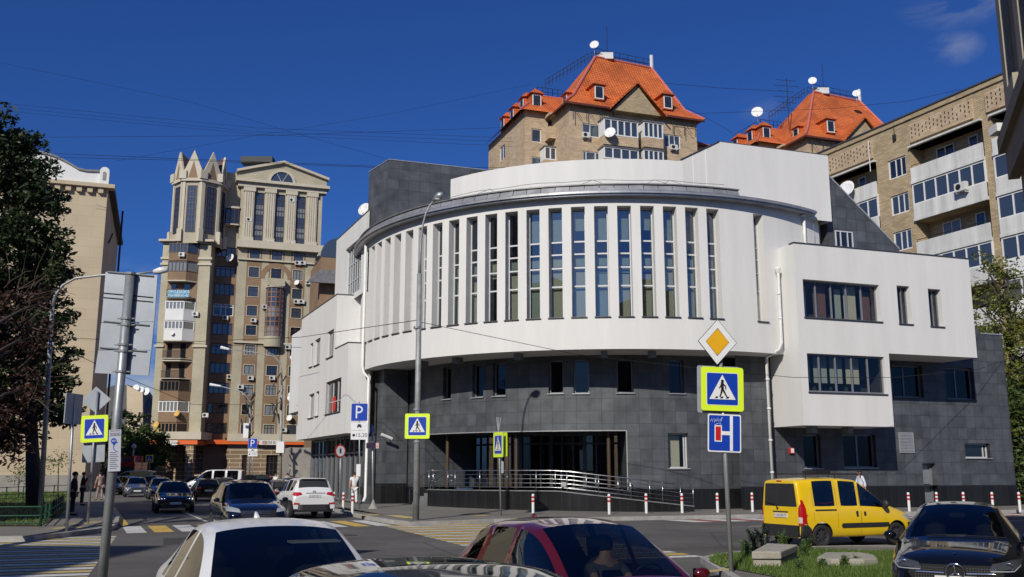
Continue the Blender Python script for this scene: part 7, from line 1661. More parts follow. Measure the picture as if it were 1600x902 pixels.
M['c_white'] = paintmat('white_car_paint', (.66, .67, .68), coat=.35); M['c_black'] = paintmat('black_car_paint', (.004, .005, .008), rough=.05, coat=.25); M['c_navy'] = paintmat('dark_blue_car_paint', (.004, .006, .016), rough=.06)
M['c_red'] = paintmat('dark_red_car_paint', (.10, .006, .010), rough=.2, metal=.2); M['c_yel'] = paintmat('yellow_car_paint', (.80, .53, .008), rough=.3); M['c_silver'] = paintmat('silver_blue_car_paint', (.11, .13, .18), rough=.3, metal=.5)
M['c_grey'] = paintmat('dark_grey_car_paint', (.03, .03, .034), rough=.2, metal=.3); M['c_cream'] = paintmat('pale_yellow_van_paint', (.62, .52, .22)); M['c_rred'] = paintmat('bright_red_paint', (.45, .015, .012)); M['c_brown'] = paintmat('dark_brown_car_paint', (.022, .016, .012), rough=.15, metal=.3)
M['trim'] = mat('black_plastic_trim', (.022, .023, .026), .55, var=.15); M['well'] = mat('wheel_arch_liner', (.008, .008, .008), .9, var=0)
M['cglass'] = glassmat('car_glass', (.30, .33, .32), .03); M['cglass_d'] = glassmat('tinted_car_glass', (.16, .17, .17), .035)
M['interior'] = mat('car_interior', (.022, .021, .020), .8, var=.2); M['seat'] = mat('car_seat', (.035, .034, .033), .9, var=.2)
M['tyre'] = mat('tyre_rubber', (.018, .018, .018), .85, var=.2, bump=.2); M['rim'] = mat('alloy_rim', (.30, .30, .31), .35, .8, .15); M['rim_s'] = mat('grey_steel_rim', (.07, .07, .075), .5, .5, .2)
M['chrome'] = mat('chrome', (.75, .75, .77), .08, 1.0, 0); M['lens'] = panemat('headlight_lens', (.35, .37, .40), .05); M['lens_d'] = panemat('dark_headlight', (.05, .055, .06), .05); M['tail'] = panemat('tail_light_red', (.42, .008, .010), .15); M['tail_w'] = panemat('reverse_light', (.55, .50, .48), .15); M['plate'] = mat('number_plate', (.62, .62, .60), .5, var=.03)
M['drl'] = mat('lit_headlight_ring', (.8, .8, .8), .3, var=0, emit=((1, .97, .9), 2.2)); M['drl2'] = mat('lit_headlight', (.8, .8, .8), .3, var=0, emit=((1, .97, .92), 4.0))
def cage(P, name, root):
    """car body from cross sections; returns (body object, bvh)"""
    w = P['W']/2; zs = P.get('zs', .24); St = P['st']; me_v, me_f, slot = [], [], []
    cr = P.get('crown', .035)
    def ring(s):
        x, zb, zt, yt, wf = s[:5]; W_ = w*wf; low = zt-zb < .16
        if low: pts = [(0, zs), (.88*W_, zs), (.975*W_, zs+.12), (W_, lerp(zs, zb, .55)), (.985*W_, zb-.10), (.95*W_, zb-.01), (.86*W_, lerp(zb, zt, .55)), (.74*W_, zt-.012), (.38*W_, zt+cr*.5), (0, zt+cr*.6)]
        else: pts = [(0, zs), (.90*W_, zs), (.975*W_, zs+.12), (W_, lerp(zs, zb, .55)), (.985*W_, zb-.07), (.945*W_, zb), (yt*w, zt-.055), ((yt-.085)*w, zt-.008), (.5*yt*w, zt+cr*.75), (0, zt+cr)]
        return [(x, y, z) for y, z in pts]
    rings = [ring(s) for s in St]; nj = len(rings[0]); idx = {}
    def vid(p):
        k = (round(p[0], 5), round(p[1], 5), round(p[2], 5))
        if k not in idx: idx[k] = len(me_v); me_v.append(k)
        return idx[k]
    def addq(pts, s):
        for sg in (1, -1):
            f = [vid((p[0], p[1]*sg, p[2])) for p in pts]; f2 = []
            for q in f:
                if q not in f2: f2.append(q)
            if len(f2) < 3: continue
            if sg < 0: f2 = f2[::-1]
            me_f.append(f2); slot.append(s)
    for i in range(len(St)-1):
        fl = St[i][5] if len(St[i]) > 5 else ''
        for j in range(nj-1):
            s = 0
            if 'W' in fl and j >= 7: s = 1
            if 'R' in fl and j >= 7: s = 3
            if 'S' in fl and j == 5: s = 2
            if j <= 1 and P.get('cladding'): s = 4
            if j == 2 and P.get('cladding', 0) > 1: s = 4
            addq([rings[i][j], rings[i+1][j], rings[i+1][j+1], rings[i][j+1]], s)
    cols = [1, .87, .45, 0]
    def cap(R, rev, glass=None, bx=0):
        for j in range(nj-1):
            for c in range(3):
                a = lambda J, C: (R[J][0]+bx*0, R[J][1]*cols[C], R[J][2])
                pts = [a(j, c), a(j+1, c), a(j+1, c+1), a(j, c+1)]
                if rev: pts = pts[::-1]
                s = 0
                if glass and j == 5 and c >= 1: s = 3
                if P.get('cladding') and j <= 2 and (j < 2 or P.get('bumper', 0)): s = 4
                addq(pts, s)
    cap(rings[0], False); cap(rings[-1], True, P.get('rearglass'))
    me = bpy.data.meshes.new(name); me.from_pydata(me_v, [], me_f); me.polygons.foreach_set('material_index', slot); me.validate()
    mats = [M[P['paint']], M['cglass'], M[P.get('sideglass', 'cglass_d')], M[P.get('rearg', 'cglass_d')], M['trim'], M['well']]
    for m_ in mats: me.materials.append(m_)
    o = bpy.data.objects.new(name, me); SC.collection.objects.link(o)
    bm = bmesh.new(); bm.from_mesh(me); bmesh.ops.recalc_face_normals(bm, faces=bm.faces); cl = bm.edges.layers.float.get('crease_edge') or bm.edges.layers.float.new('crease_edge')
    for e in bm.edges:
        if len(e.link_faces) == 2:
            a, b = e.link_faces
            if a.material_index != b.material_index: e[cl] = .85
            elif abs(e.verts[0].co.z-zs) < .001 and abs(e.verts[1].co.z-zs) < .001: e[cl] = .7
            if P.get('boxy') and a.normal.dot(b.normal) < .5 : e[cl] = max(e[cl], P['boxy'])
    vl = bm.verts.layers.float.get('crease_vert') or bm.verts.layers.float.new('crease_vert')
    for v in bm.verts:
        ce = [e for e in v.link_edges if len(e.link_faces) == 2 and e.link_faces[0].material_index != e.link_faces[1].material_index]
        if len(ce) == 2:
            a, b = [(e.other_vert(v).co-v.co).normalized() for e in ce]
            if a.dot(b) > -.8: v[vl] = .62
    bm.to_mesh(me); bm.free()
    ss = o.modifiers.new('u', 'SUBSURF'); ss.levels = ss.render_levels = P.get('sub', 2)
    # wheel arch cutters
    c = MB(); r = P['wr']+.065
    for x in P['axles']:
        for sg in (1, -1): c.lathe((x, 0, P['wr']), [(0, sg*.50*P['W']+sg*.2), (r, sg*.50*P['W']+sg*.2), (r, sg*(.5*P['W']-.30)), (0, sg*(.5*P['W']-.30))][::sg], 28, 'y')
    co = c.build('cutter', M['well']); bm = bmesh.new(); bm.from_mesh(co.data); bmesh.ops.remove_doubles(bm, verts=bm.verts, dist=1e-5); bmesh.ops.recalc_face_normals(bm, faces=bm.faces); bm.to_mesh(co.data); bm.free()
    bo_ = o.modifiers.new('b', 'BOOLEAN'); bo_.operation = 'DIFFERENCE'; bo_.object = co; bo_.solver = 'EXACT'; bo_.material_mode = 'TRANSFER' if hasattr(bo_, 'material_mode') else bo_.material_mode
    dg = bpy.context.evaluated_depsgraph_get(); m2 = bpy.data.meshes.new_from_object(o.evaluated_get(dg)); bpy.data.objects.remove(co); bpy.data.objects.remove(o)
    bm = bmesh.new(); bm.from_mesh(m2); mats2 = list(m2.materials)
    bvh = BVHTree.FromBMesh(bm)
    def split(sl, nm, mt, loose):
        fs = [f for f in bm.faces if f.material_index in sl]
        groups = [fs]
        if loose:
            left = set(fs); groups = []
            while left:
                st = [left.pop()]; g = list(st)
                while st:
                    f = st.pop()
                    for e in f.edges:
                        for h in e.link_faces:
                            if h in left: left.remove(h); st.append(h); g.append(h)
                groups.append(g)
        outs = []
        for g in groups:
            if not g: continue
            vm = {}; V, Fc, ms = [], [], []
            for f in g:
                ff = []
                for v in f.verts:
                    if v not in vm: vm[v] = len(V); V.append(tuple(v.co))
                    ff.append(vm[v])
                Fc.append(ff); ms.append(sl.index(f.material_index))
            me_ = bpy.data.meshes.new(nm); me_.from_pydata(V, [], Fc); me_.polygons.foreach_set('material_index', ms); me_.polygons.foreach_set('use_smooth', [True]*len(Fc))
            for x in sl: me_.materials.append(mats2[x] if x < len(mats2) and mats2[x] else M['well'])
            try: me_.set_sharp_from_angle(angle=R_(42))
            except Exception: pass
            ob = bpy.data.objects.new(nm, me_); SC.collection.objects.link(ob); ob.parent = root; outs.append(ob)
        return outs
    mats2 = (mats2+[M['well']]*6)[:6] if len(mats2) < 6 else mats2
    nslots = len(mats2); body = split([0, 4, 5]+([6] if nslots > 6 else []), 'body', None, False)[0]
    split([1], 'windshield', None, True); split([2], 'side_window', None, True); split([3], 'rear_window', None, True)
    bm.free(); return body, bvh
def project(bvh, p, axis):
    """axis 'F' front, 'B' back, 'L' +y side, 'Rr' -y side, 'T' top; p = 2D"""
    o_, d_ = {'F': (Vector((4, p[0], p[1])), Vector((-1, 0, 0))), 'B': (Vector((-4, p[0], p[1])), Vector((1, 0, 0))), 'L': (Vector((p[0], 3, p[1])), Vector((0, -1, 0))), 'Rr': (Vector((p[0], -3, p[1])), Vector((0, 1, 0))), 'T': (Vector((p[0], p[1], 4)), Vector((0, 0, -1)))}[axis]
    h = bvh.ray_cast(o_, d_)
    return (h[0], h[1], -d_) if h[0] is not None else (None, None, -d_)
def patch(bvh, pts, axis, off, mt, name, parent, cuts=3):
    bm = bmesh.new(); vs = [bm.verts.new((p[0], p[1], 0)) for p in pts]; bm.faces.new(vs); bmesh.ops.triangulate(bm, faces=bm.faces[:])
    for _ in range(cuts): bmesh.ops.subdivide_edges(bm, edges=bm.edges[:], cuts=1, use_grid_fill=True); bmesh.ops.triangulate(bm, faces=bm.faces[:])
    last = None; V = []
    for v in bm.verts:
        h, n, d_ = project(bvh, (v.co.x, v.co.y), axis)
        V.append((h+n*off if n.dot(d_) > .2 else h+d_*off) if h is not None else None)
    good = [v for v in V if v is not None]
    if not good: bm.free(); return None
    for i, v in enumerate(V):
        if v is None:
            q = bm.verts[:][i].co; key = (lambda g: (g.y-q.x)**2+(g.z-q.y)**2) if axis in 'FB' else (lambda g: (g.x-q.x)**2+(g.z-q.y)**2); V[i] = min(good, key=key)
    bm.verts.index_update(); m = MB(); m.faces_idx(V, [[v.index for v in f.verts] for f in bm.faces]); bm.free(); return m.build(name, mt, parent, True, True)
def strip(bvh, pts, axis, r, mt, name, parent, off=.0, n=8):
    m = MB(); 
    for sg in ((1, -1) if axis == 'LR' else (0,)):
        Q = []; ax = {1: 'L', -1: 'Rr', 0: axis}[sg]
        for a, b in zip(pts, pts[1:]):
            for i in range(n):
                h, nn, d_ = project(bvh, (lerp(a[0], b[0], i/n), lerp(a[1], b[1], i/n)), ax)
                if h is not None: Q.append(h+d_*off)
        if len(Q) > 1: m.tube(Q, r, 5, False)
    return m.build(name, mt, parent, True, True)
def wheel(root, x, y, r, rim='rim', w=.21, spokes=5):
    s = 1 if y > 0 else -1; m = MB(); m.lathe((x, y, r), [(r*.62, -s*w*.5), (r*.9, -s*w*.5), (r, -s*w*.38), (r, s*w*.38), (r*.93, s*w*.5), (r*.68, s*w*.5), (r*.64, s*w*.42)], 32, 'y'); t = m.build('wheel', M['tyre'], root, True, True)
    m = MB(); m.lathe((x, y, r), [(r*.64, s*w*.44), (r*.60, s*w*.40), (r*.57, s*w*.12), (0, s*w*.10)], 28, 'y')
    for k in range(spokes):
        a = 2*math.pi*k/spokes; c, q = math.cos(a), math.sin(a); u = Vector((-q, 0, c))*r*.09; v = Vector((c, 0, q)); o_ = Vector((x, y+s*w*.34, r)); 
        m.hexa([o_+v*r*.08-u+Vector((0, -s*.03, 0)), o_+v*r*.6-u*.7+Vector((0, -s*.03, 0)), o_+v*r*.6+u*.7+Vector((0, -s*.03, 0)), o_+v*r*.08+u+Vector((0, -s*.03, 0)), o_+v*r*.08-u, o_+v*r*.6-u*.7, o_+v*r*.6+u*.7, o_+v*r*.08+u])
    m.lathe((x, y, r), [(r*.18, s*w*.2), (r*.18, s*w*.38), (0, s*w*.40)], 14, 'y'); m.build('rim', M[rim], t, False, True)
def mirrors(root, P, mt, x, z, out=.13):
    for s in (1, -1):
        y = s*P['W']/2*.92; m = MB(); c = Vector((x, y+s*out, z)); m.tube([(x+.02, y, z-.07), c-Vector((0, 0, .05))], .022, 6); m.ball(c, .09, 12, 8, (.6, 1.05, .70)); o = m.build('side_mirror', M[mt], root, True, True)
        g = MB(); g.face([c+Vector((-.055, dy, dz)) for dy, dz in ((-.075, -.05), (.075, -.05), (.075, .05), (-.075, .05))]); g.build('mirror_glass', M['chrome'], o, False, True)
def cabin(root, P, xd, xs, z, H, near=True, rear=True):
    w = P['W']/2; m = MB(); m.box(xs[-1]-.6, xd, -w*.86, w*.86, .30, z-.28); m.box(xd-.45, xd+.28, -w*.8, w*.8, z-.3, z-.04); m.build('dashboard', M['interior'], root, False, True)
    if not near: return
    for i, x in enumerate(xs):
        for s in (1, -1):
            m = MB(); m.box(x-.1, x+.45, s*.38-.25, s*.38+.25, z-.55, z-.3); m.tube([(x-.02, s*.38, z-.4), (x-.16, s*.38, z+.12)], [.20, .15], 10); m.tube([(x-.17, s*.38, z+.12), (x-.2, s*.38, z+.34)], [.09, .10], 8); m.build('seat', M['seat'], root, True, True)
    m = MB(); c = Vector((xd-.42, P.get('steer', .38), z-.02)); N = Vector((-.9, 0, .42)).normalized(); U = Vector((0, 1, 0)); Wv = N.cross(U)
    m.tube([c+U*.18*math.cos(t*.3927)+Wv*.18*math.sin(t*.3927) for t in range(17)], .014, 6, False); m.tube([c-U*.17, c+U*.17], .012, 5); m.build('steering_wheel', M['black'], root, True, True)
    m = MB(); m.box(xd-.80, xd-.76, -.11, .11, H-.20, H-.13); m.build('rear_view_mirror', M['black'], root, False, True)
def plate(root, bvh, axis, z, y=0, text=None, w=.52):
    h, n, d_ = project(bvh, (y, z), axis)
    if h is None: return
    s = 1 if axis == 'F' else -1; x = h.x+s*.02; m = MB(); m.box(min(x, x-s*.03), max(x, x-s*.03), y-w/2, y+w/2, z-.056, z+.056); o = m.build('number_plate', M['plate'], root, False, True)
    if text: m = MB(); text_mesh(m, text, (x+s*.003, y, z), (0, s, 0), (0, 0, 1), .095, out=0, sx=.95); m.build('plate_text', M['black'], o, False, True)
def wipers(root, bvh, x, W, sgn=1):
    m = MB()
    for y0 in (-.45*W/2, .12*W/2):
        Q = []
        for i in range(7): h, n, d_ = project(bvh, (x+.06-.03*i*.3, y0+.09*i), 'T'); Q.append(h+Vector((0, 0, .018))) if h is not None else None
        if len(Q) > 1: m.tube(Q, .009, 4)
    m.build('wiper', M['black'], root, False, True)
SED = dict(W=1.74, wr=.31, axles=(1.32, -1.26), paint='c_white', st=[
    (2.19, .52, .62, .6, .80), (2.12, .60, .69, .6, .90), (1.85, .66, .775, .6, .97), (1.35, .74, .86, .6, 1.0), (.86, .88, .965, .74, .985, 'WS'), (.42, .915, 1.235, .735, .98, 'WS'), (.0, .925, 1.415, .66, .98, 'S'), (-.34, .93, 1.455, .665, .98, ''), (-.42, .93, 1.457, .665, .98, 'S'), (-1.05, .94, 1.44, .66, .98, ''), (-1.2, .945, 1.41, .66, .97, 'S'), (-1.42, .95, 1.36, .66, .97, 'R'), (-1.82, .97, 1.10, .70, .96, ''), (-2.1, .97, 1.06, .7, .94), (-2.2, .93, 1.03, .7, .90)])
def seams(root, bvh, xs, z0, z1, slopes=None):
    for i, x in enumerate(xs): strip(bvh, [(x, z0), (x+(slopes[i] if slopes else 0), z1)], 'LR', .004, M['well'], 'door_seam', root, -.001)
def handles(root, bvh, pts, mt):
    for x, z in pts:
        for ax in ('L', 'Rr'):
            h, n, d_ = project(bvh, (x, z), ax)
            if h is None: continue
            m = MB(); m.tube([h+Vector((-.09, 0, 0)), h+Vector((-.08, 0, 0))+d_*.03, h+Vector((.08, 0, 0))+d_*.03, h+Vector((.09, 0, 0))], .014, 6); m.build('door_handle', M[mt], root, True, True)
def make_sedan(label, paint, near=True, front='plain', cat='car', lights='lens', st=None, W=None, group=None, rim='rim', pl=None, glass=None):
    P = dict(SED); P['paint'] = paint
    if st: P['st'] = st
    if W: P['W'] = W
    if glass: P['sideglass'] = glass
    t = thing('parked_car' if not near else 'sedan_car', label, cat, (0, 0, 0), group=group); body, bvh = cage(P, 'body', t); w = P['W']/2
    for x in P['axles']:
        for s in (1, -1): wheel(t, x, s*(w-.125), P['wr'], rim)
    mirrors(t, P, paint, .72, .96)
    cabin(t, P, .98, (.0-.35, -1.05), .93, 1.42, near)
    for s in (1, -1):
        patch(bvh, [(s*.42, .60), (s*.80, .64), (s*.845, .74), (s*.70, .735), (s*.46, .685)], 'F', .006, M[lights], 'headlight', t)
        patch(bvh, [(s*.45, .80), (s*.80, .78), (s*.82, .92), (s*.50, .93)], 'B', .006, M['tail'], 'tail_light', t)
    if front == 'plain':
        patch(bvh, [(-.38, .57), (.38, .57), (.42, .66), (-.42, .66)], 'F', .006, M['black'], 'grille', t); patch(bvh, [(-.55, .30), (.55, .30), (.45, .44), (-.45, .44)], 'F', .006, M['black'], 'air_intake', t)
    plate(t, bvh, 'F', .47, 0, pl); plate(t, bvh, 'B', .70, 0, None)
    handles(t, bvh, [(-.22, .80), (-1.0, .82)], paint); seams(t, bvh, (.62, -.38, -1.12), .32, .92, (.1, 0, .02))
    strip(bvh, [(.72, 0), (.70, .72)], 'T', .004, M['well'], 'hood_seam', t) if 0 else None
    if near: wipers(t, bvh, .93, P['W'])
    return t, bvh, body
def place(t, x, y, heading): t.location = (x, y, 0); t.rotation_euler = (0, 0, math.atan2(heading[1], heading[0]))
HD = (.40, -.9165)
# white saloon, near left
wcar, bvh, _ = make_sedan('white saloon in the near foreground facing the viewer, left of the black car roof', 'c_white', glass='cglass')
place(wcar, -2.08, 8.75, HD); wcar.scale = (1.05, 1.05, 1.05)
m = MB(); m.tube([(-1.05, 0, 1.45), (-1.13, 0, 1.505), (-1.19, 0, 1.51)], [.035, .015, .008], 6); m.build('roof_antenna', M['c_white'], wcar, True, True)
m = MB(); m.box(-.06, .12, .10, .52, 1.305, 1.32); m.build('sun_visor', M['plate'], wcar, False, True)
# black car whose roof only shows
HATCH = [(2.02, .55, .66, .6, .82), (1.95, .66, .74, .6, .92), (1.65, .74, .84, .6, .98), (1.2, .82, .93, .6, 1.0), (.85, .93, 1.02, .74, .985, 'WS'), (.42, .96, 1.30, .74, .98, 'WS'), (.02, .97, 1.475, .70, .98, 'S'), (-.34, .975, 1.515, .70, .98, ''), (-.42, .98, 1.52, .70, .98, 'S'), (-1.05, .985, 1.50, .69, .98, ''), (-1.2, .99, 1.49, .69, .975, 'S'), (-1.55, 1.0, 1.43, .67, .96, 'R'), (-1.92, 1.02, 1.14, .72, .93, ''), (-2.04, .90, 1.0, .7, .90)]
bcar, bvh, _ = make_sedan('glossy black hatchback in the nearest foreground, only its mirror-like roof in view', 'c_black', st=HATCH, W=1.78)
place(bcar, -.16, 4.50, HD)
# dark red car
rcar, bvh, rb_ = make_sedan('dark red hatchback in the near foreground facing right with a driver inside', 'c_red', st=[(s[0], s[1]-.03, s[2]-.06, *s[3:]) for s in HATCH], W=1.76, glass='cglass')
place(rcar, .80, 10.5, (.40, -.9165))
m = MB(); m.ball((-1.35, 0, 1.455), .05, 10, 6, (1.4, .5, .9)); m.build('roof_antenna', M['c_red'], rcar, True, True)
dr = thing('person', 'driver seated in the dark red car in a grey shirt', 'person', (0, 0, 0))
dm = rcar.matrix_basis
V = [Vector(p) for p in ((-.25, .38, .62), (-.30, .38, .85), (-.33, .38, 1.05), (-.31, .38, 1.18), (-.30, .38, 1.26), (-.30, .20, 1.05), (-.10, .16, .92), (.25, .25, .92), (-.30, .56, 1.05), (-.10, .62, .90), (.2, .50, .95))]
body = skinmesh('body', V, [(0, 1), (1, 2), (2, 3), (3, 4), (2, 5), (5, 6), (6, 7), (2, 8), (8, 9), (9, 10)], [.14, .14, .14, .055, .10, .06, .045, .035, .06, .045, .035], M['skin'], dr)
skinmesh('shirt', V[:3]+[V[5], V[5].lerp(V[6], .6), V[8], V[8].lerp(V[9], .6)], [(0, 1), (1, 2), (2, 3), (3, 4), (2, 5), (5, 6)], [.17, .165, .17, .08, .065, .08, .065], cg_, dr)
m = MB(); m.ball((-.33, .38, 1.30), .105, 10, 7); m.build('hair', M['hair'], dr, True, True)
dr.location = rcar.location; dr.rotation_euler = rcar.rotation_euler
dr.location.z = -.10
# black coupe, right foreground
CLA = [(2.28, .50, .60, .6, .72), (2.20, .62, .71, .6, .86), (1.95, .69, .80, .6, .96), (1.4, .76, .88, .6, 1.0), (.95, .86, .95, .74, .99, 'WS'), (.45, .91, 1.22, .73, .98, 'WS'), (.0, .92, 1.385, .64, .98, 'S'), (-.34, .93, 1.42, .64, .98, ''), (-.42, .93, 1.42, .64, .98, 'S'), (-1.05, .95, 1.38, .63, .98, ''), (-1.2, .955, 1.35, .62, .97, 'S'), (-1.5, .96, 1.27, .62, .97, 'R'), (-2.0, .96, 1.03, .68, .96, ''), (-2.2, .96, 1.01, .7, .93), (-2.3, .90, .98, .7, .88)]
mcar, bvh, _ = make_sedan('glossy black coupe with star emblem grille at the lower right corner', 'c_black', st=CLA, W=1.80, front='star', lights='lens_d')
place(mcar, 7.06, 15.6, (-.45, -.893)); mcar.location.z = .06
patch(bvh, [(-.52, .44), (.52, .44), (.60, .56), (.52, .665), (-.52, .665), (-.60, .56)], 'F', .006, M['well'], 'grille', mcar)
m = MB()
for z in [.47+.032*i for i in range(6)]:
    for k in range(30):
        y = -.5+k*.0345; h, n, d_ = project(bvh, (y, z), 'F')
        if h is not None and abs(y) > .14: m.box(h.x+.006, h.x+.014, y-.006, y+.006, z-.005, z+.005)
m.build('grille_studs', M['chrome'], mcar, False, True)
for s in (1, -1): strip(bvh, [(s*.14, .565), (s*.54, .57)], 'F', .014, M['chrome'], 'grille_bar', mcar, .012)
h, n, d_ = project(bvh, (0, .575), 'F'); c = Vector((h.x+.03, 0, .575)); m = MB()
m.tube([c+Vector((0, .115*math.cos(t*.2618), .115*math.sin(t*.2618))) for t in range(25)], .010, 6, False)
for a in (90, 210, 330): m.tube([c, c+Vector((0, .112*math.cos(R_(a)), .112*math.sin(R_(a))))], .014, 6, True, .004)
m.build('star_emblem', M['chrome'], mcar, True, True)
patch(bvh, [(-.62, .28), (.62, .28), (.5, .38), (-.5, .38)], 'F', .006, M['well'], 'air_intake', mcar)
for s in (1, -1):
    h, n, d_ = project(bvh, (s*.66, .66), 'F'); m = MB(); m.tube([h+Vector((.01, .06*math.cos(t*.3927), .05*math.sin(t*.3927))) for t in range(17)], .007, 5, False); m.build('headlight_ring', M['chrome'], mcar, True, True)
    strip(bvh, [(s*.44, .60), (s*.72, .605), (s*.82, .68)], 'F', .009, M['lens'], 'headlight_strip', mcar, .008)
h, n, d_ = project(bvh, (1.98, 0), 'T'); m = MB(); m.lathe(h+Vector((0, 0, .002)), [(0, .006), (.025, .005), (.028, 0)], 12); m.build('hood_badge', M['chrome'], mcar, True, True)
m = MB(); m.box(.72, .80, -.16, .12, .965, .985); m.build('dash_note', M['plate'], mcar, False, True)
# ---------------- SUVs
SUV = [(2.33, .68, .78, .6, .80), (2.26, .80, .90, .6, .90), (1.9, .88, 1.0, .6, .98), (1.4, .95, 1.07, .6, 1.0), (1.02, 1.04, 1.14, .76, .99, 'WS'), (.60, 1.08, 1.42, .76, .98, 'WS'), (.25, 1.10, 1.60, .72, .98, 'S'), (-.22, 1.11, 1.655, .72, .98, ''), (-.30, 1.11, 1.66, .72, .98, 'S'), (-1.1, 1.13, 1.655, .71, .98, ''), (-1.2, 1.14, 1.65, .71, .98, 'S'), (-1.85, 1.18, 1.60, .69, .96, 'R'), (-2.15, 1.14, 1.26, .74, .95, ''), (-2.30, .95, 1.08, .74, .94)]
def make_suv(label, paint, st=SUV, W=1.86, axles=(1.42, -1.30), wr=.36, name='suv_car', lights='lens', tl=None, near=True, clad=1, pl=None):
    P = dict(W=W, wr=wr, axles=axles, paint=paint, st=st, cladding=clad, zs=.30, bumper=0, sideglass='cglass_d'); t = thing(name, label, 'car'); body, bvh = cage(P, 'body', t)
    for x in axles:
        for s in (1, -1): wheel(t, x, s*(W/2-.13), wr, 'rim', .23)
    mirrors(t, P, paint, .88, 1.13, .16); cabin(t, P, 1.12, (-.15, -1.0), 1.10, 1.62, True)
    for s in (1, -1): patch(bvh, [(s*.50, .80), (s*.84, .84), (s*.90, .96), (s*.72, .955), (s*.54, .90)], 'F', .006, M[lights], 'headlight', t)
    patch(bvh, [(-.48, .66), (.48, .66), (.52, .86), (-.52, .86)], 'F', .006, M['black'], 'grille', t)
    for z in (.71, .77, .83): strip(bvh, [(-.48, z), (.48, z)], 'F', .012, M['chrome'], 'grille_bar', t, .012)
    patch(bvh, [(-.6, .38), (.6, .38), (.5, .52), (-.5, .52)], 'F', .006, M['black'], 'air_intake', t)
    plate(t, bvh, 'F', .58, 0, pl); handles(t, bvh, [(-.1, .95), (-1.0, .97)], paint); seams(t, bvh, (.80, -.27, -1.15), .42, 1.08, (.08, 0, .02)); wipers(t, bvh, 1.08, W)
    return t, bvh, body
su, bvh, _ = make_suv('dark blue-black crossover facing the viewer on the street, behind the white saloon', 'c_navy'); place(su, -8.25, 30.6, HD)
h, n, d_ = project(bvh, (0, .80), 'F'); m = MB(); m.tube([h+Vector((.03, .075*math.cos(t*.3927), .045*math.sin(t*.3927))) for t in range(17)], .009, 5, False); m.tube([h+Vector((.03, -.03, -.035)), h+Vector((.03, -.015, .035))], .009, 5); m.tube([h+Vector((.03, .03, .035)), h+Vector((.03, .015, -.035))], .009, 5); m.tube([h+Vector((.03, -.02, 0)), h+Vector((.03, .02, 0))], .008, 5); m.build('emblem', M['chrome'], su, True, True)
RAV = [(2.25, .68, .78, .6, .80), (2.18, .80, .90, .6, .90), (1.85, .88, 1.0, .6, .98), (1.35, .95, 1.07, .6, 1.0), (1.0, 1.04, 1.14, .76, .99, 'WS'), (.60, 1.08, 1.42, .76, .98, 'WS'), (.25, 1.10, 1.60, .72, .98, 'S'), (-.22, 1.11, 1.655, .72, .98, ''), (-.30, 1.11, 1.66, .72, .98, 'S'), (-1.1, 1.13, 1.655, .71, .98, ''), (-1.2, 1.14, 1.65, .71, .98, 'S'), (-1.80, 1.16, 1.63, .70, .97, 'R'), (-2.05, 1.12, 1.28, .78, .96, ''), (-2.16, .95, 1.10, .80, .96, ''), (-2.22, .80, .93, .8, .95)]
rv, bvh, _ = make_suv('white crossover seen from behind, parked at the kerb by the white wing', 'c_white', RAV, 1.84, (1.36, -1.28), .35, clad=2); place(rv, -9.15, 43.1, A_)
for s in (1, -1): patch(bvh, [(s*.50, 1.0), (s*.80, .93), (s*.905, 1.0), (s*.89, 1.10), (s*.55, 1.09)], 'B', .012, M['tail'], 'tail_light', rv); patch(bvh, [(s*.62, .60), (s*.86, .60), (s*.88, .68), (s*.60, .66)], 'B', .012, M['tail'], 'rear_reflector', rv)
patch(bvh, [(-.90, .36), (.90, .36), (.88, .60), (-.88, .60)], 'B', .010, M['trim'], 'rear_bumper', rv); strip(bvh, [(-.45, 1.06), (.45, 1.06)], 'B', .016, M['chrome'], 'chrome_strip', rv, .01); plate(rv, bvh, 'B', .94, 0, 'А 247 ОН')
h, n, d_ = project(bvh, (0, 1.12), 'B'); m = MB(); m.tube([h+Vector((-.02, .06*math.cos(t*.3927), .04*math.sin(t*.3927))) for t in range(17)], .007, 5, False); m.tube([h+Vector((-.02, .03*math.cos(t*.3927), .038*math.sin(t*.3927))) for t in range(17)], .006, 5, False); m.build('emblem', M['chrome'], rv, True, True)
m = MB(); m.box(-1.95, -1.70, -.5, .5, 1.645, 1.67); m.build('spoiler', M['c_white'], rv, False, True)
# ---------------- yellow small van
KG = [(1.98, .62, .72, .6, .80), (1.92, .74, .84, .6, .90), (1.62, .84, .96, .6, .97), (1.28, .92, 1.05, .6, .995), (1.0, 1.00, 1.14, .80, 1.0, 'WS'), (.52, 1.03, 1.46, .86, 1.0, 'WS'), (.14, 1.04, 1.70, .84, 1.0, 'S'), (.06, 1.045, 1.74, .84, 1.0, ''), (-.02, 1.045, 1.76, .84, 1.0, 'S'), (-.62, 1.05, 1.80, .84, 1.0, ''), (-.80, 1.05, 1.80, .84, 1.0, 'S'), (-1.50, 1.05, 1.79, .83, 1.0, ''), (-1.86, 1.05, 1.76, .82, .985, ''), (-1.97, 1.04, 1.72, .80, .96)]
P = dict(W=1.68, wr=.30, axles=(1.30, -1.30), paint='c_yel', st=KG, cladding=0, zs=.26, rearglass=1, sideglass='cglass_d', rearg='cglass', crown=.02)
kg = thing('small_van', 'yellow small passenger van with roof rack parked by the grass verge', 'van'); body, bvh = cage(P, 'body', kg)
for x in P['axles']:
    for s in (1, -1): wheel(kg, x, s*(.84-.12), .30, 'rim_s', .17, 8)
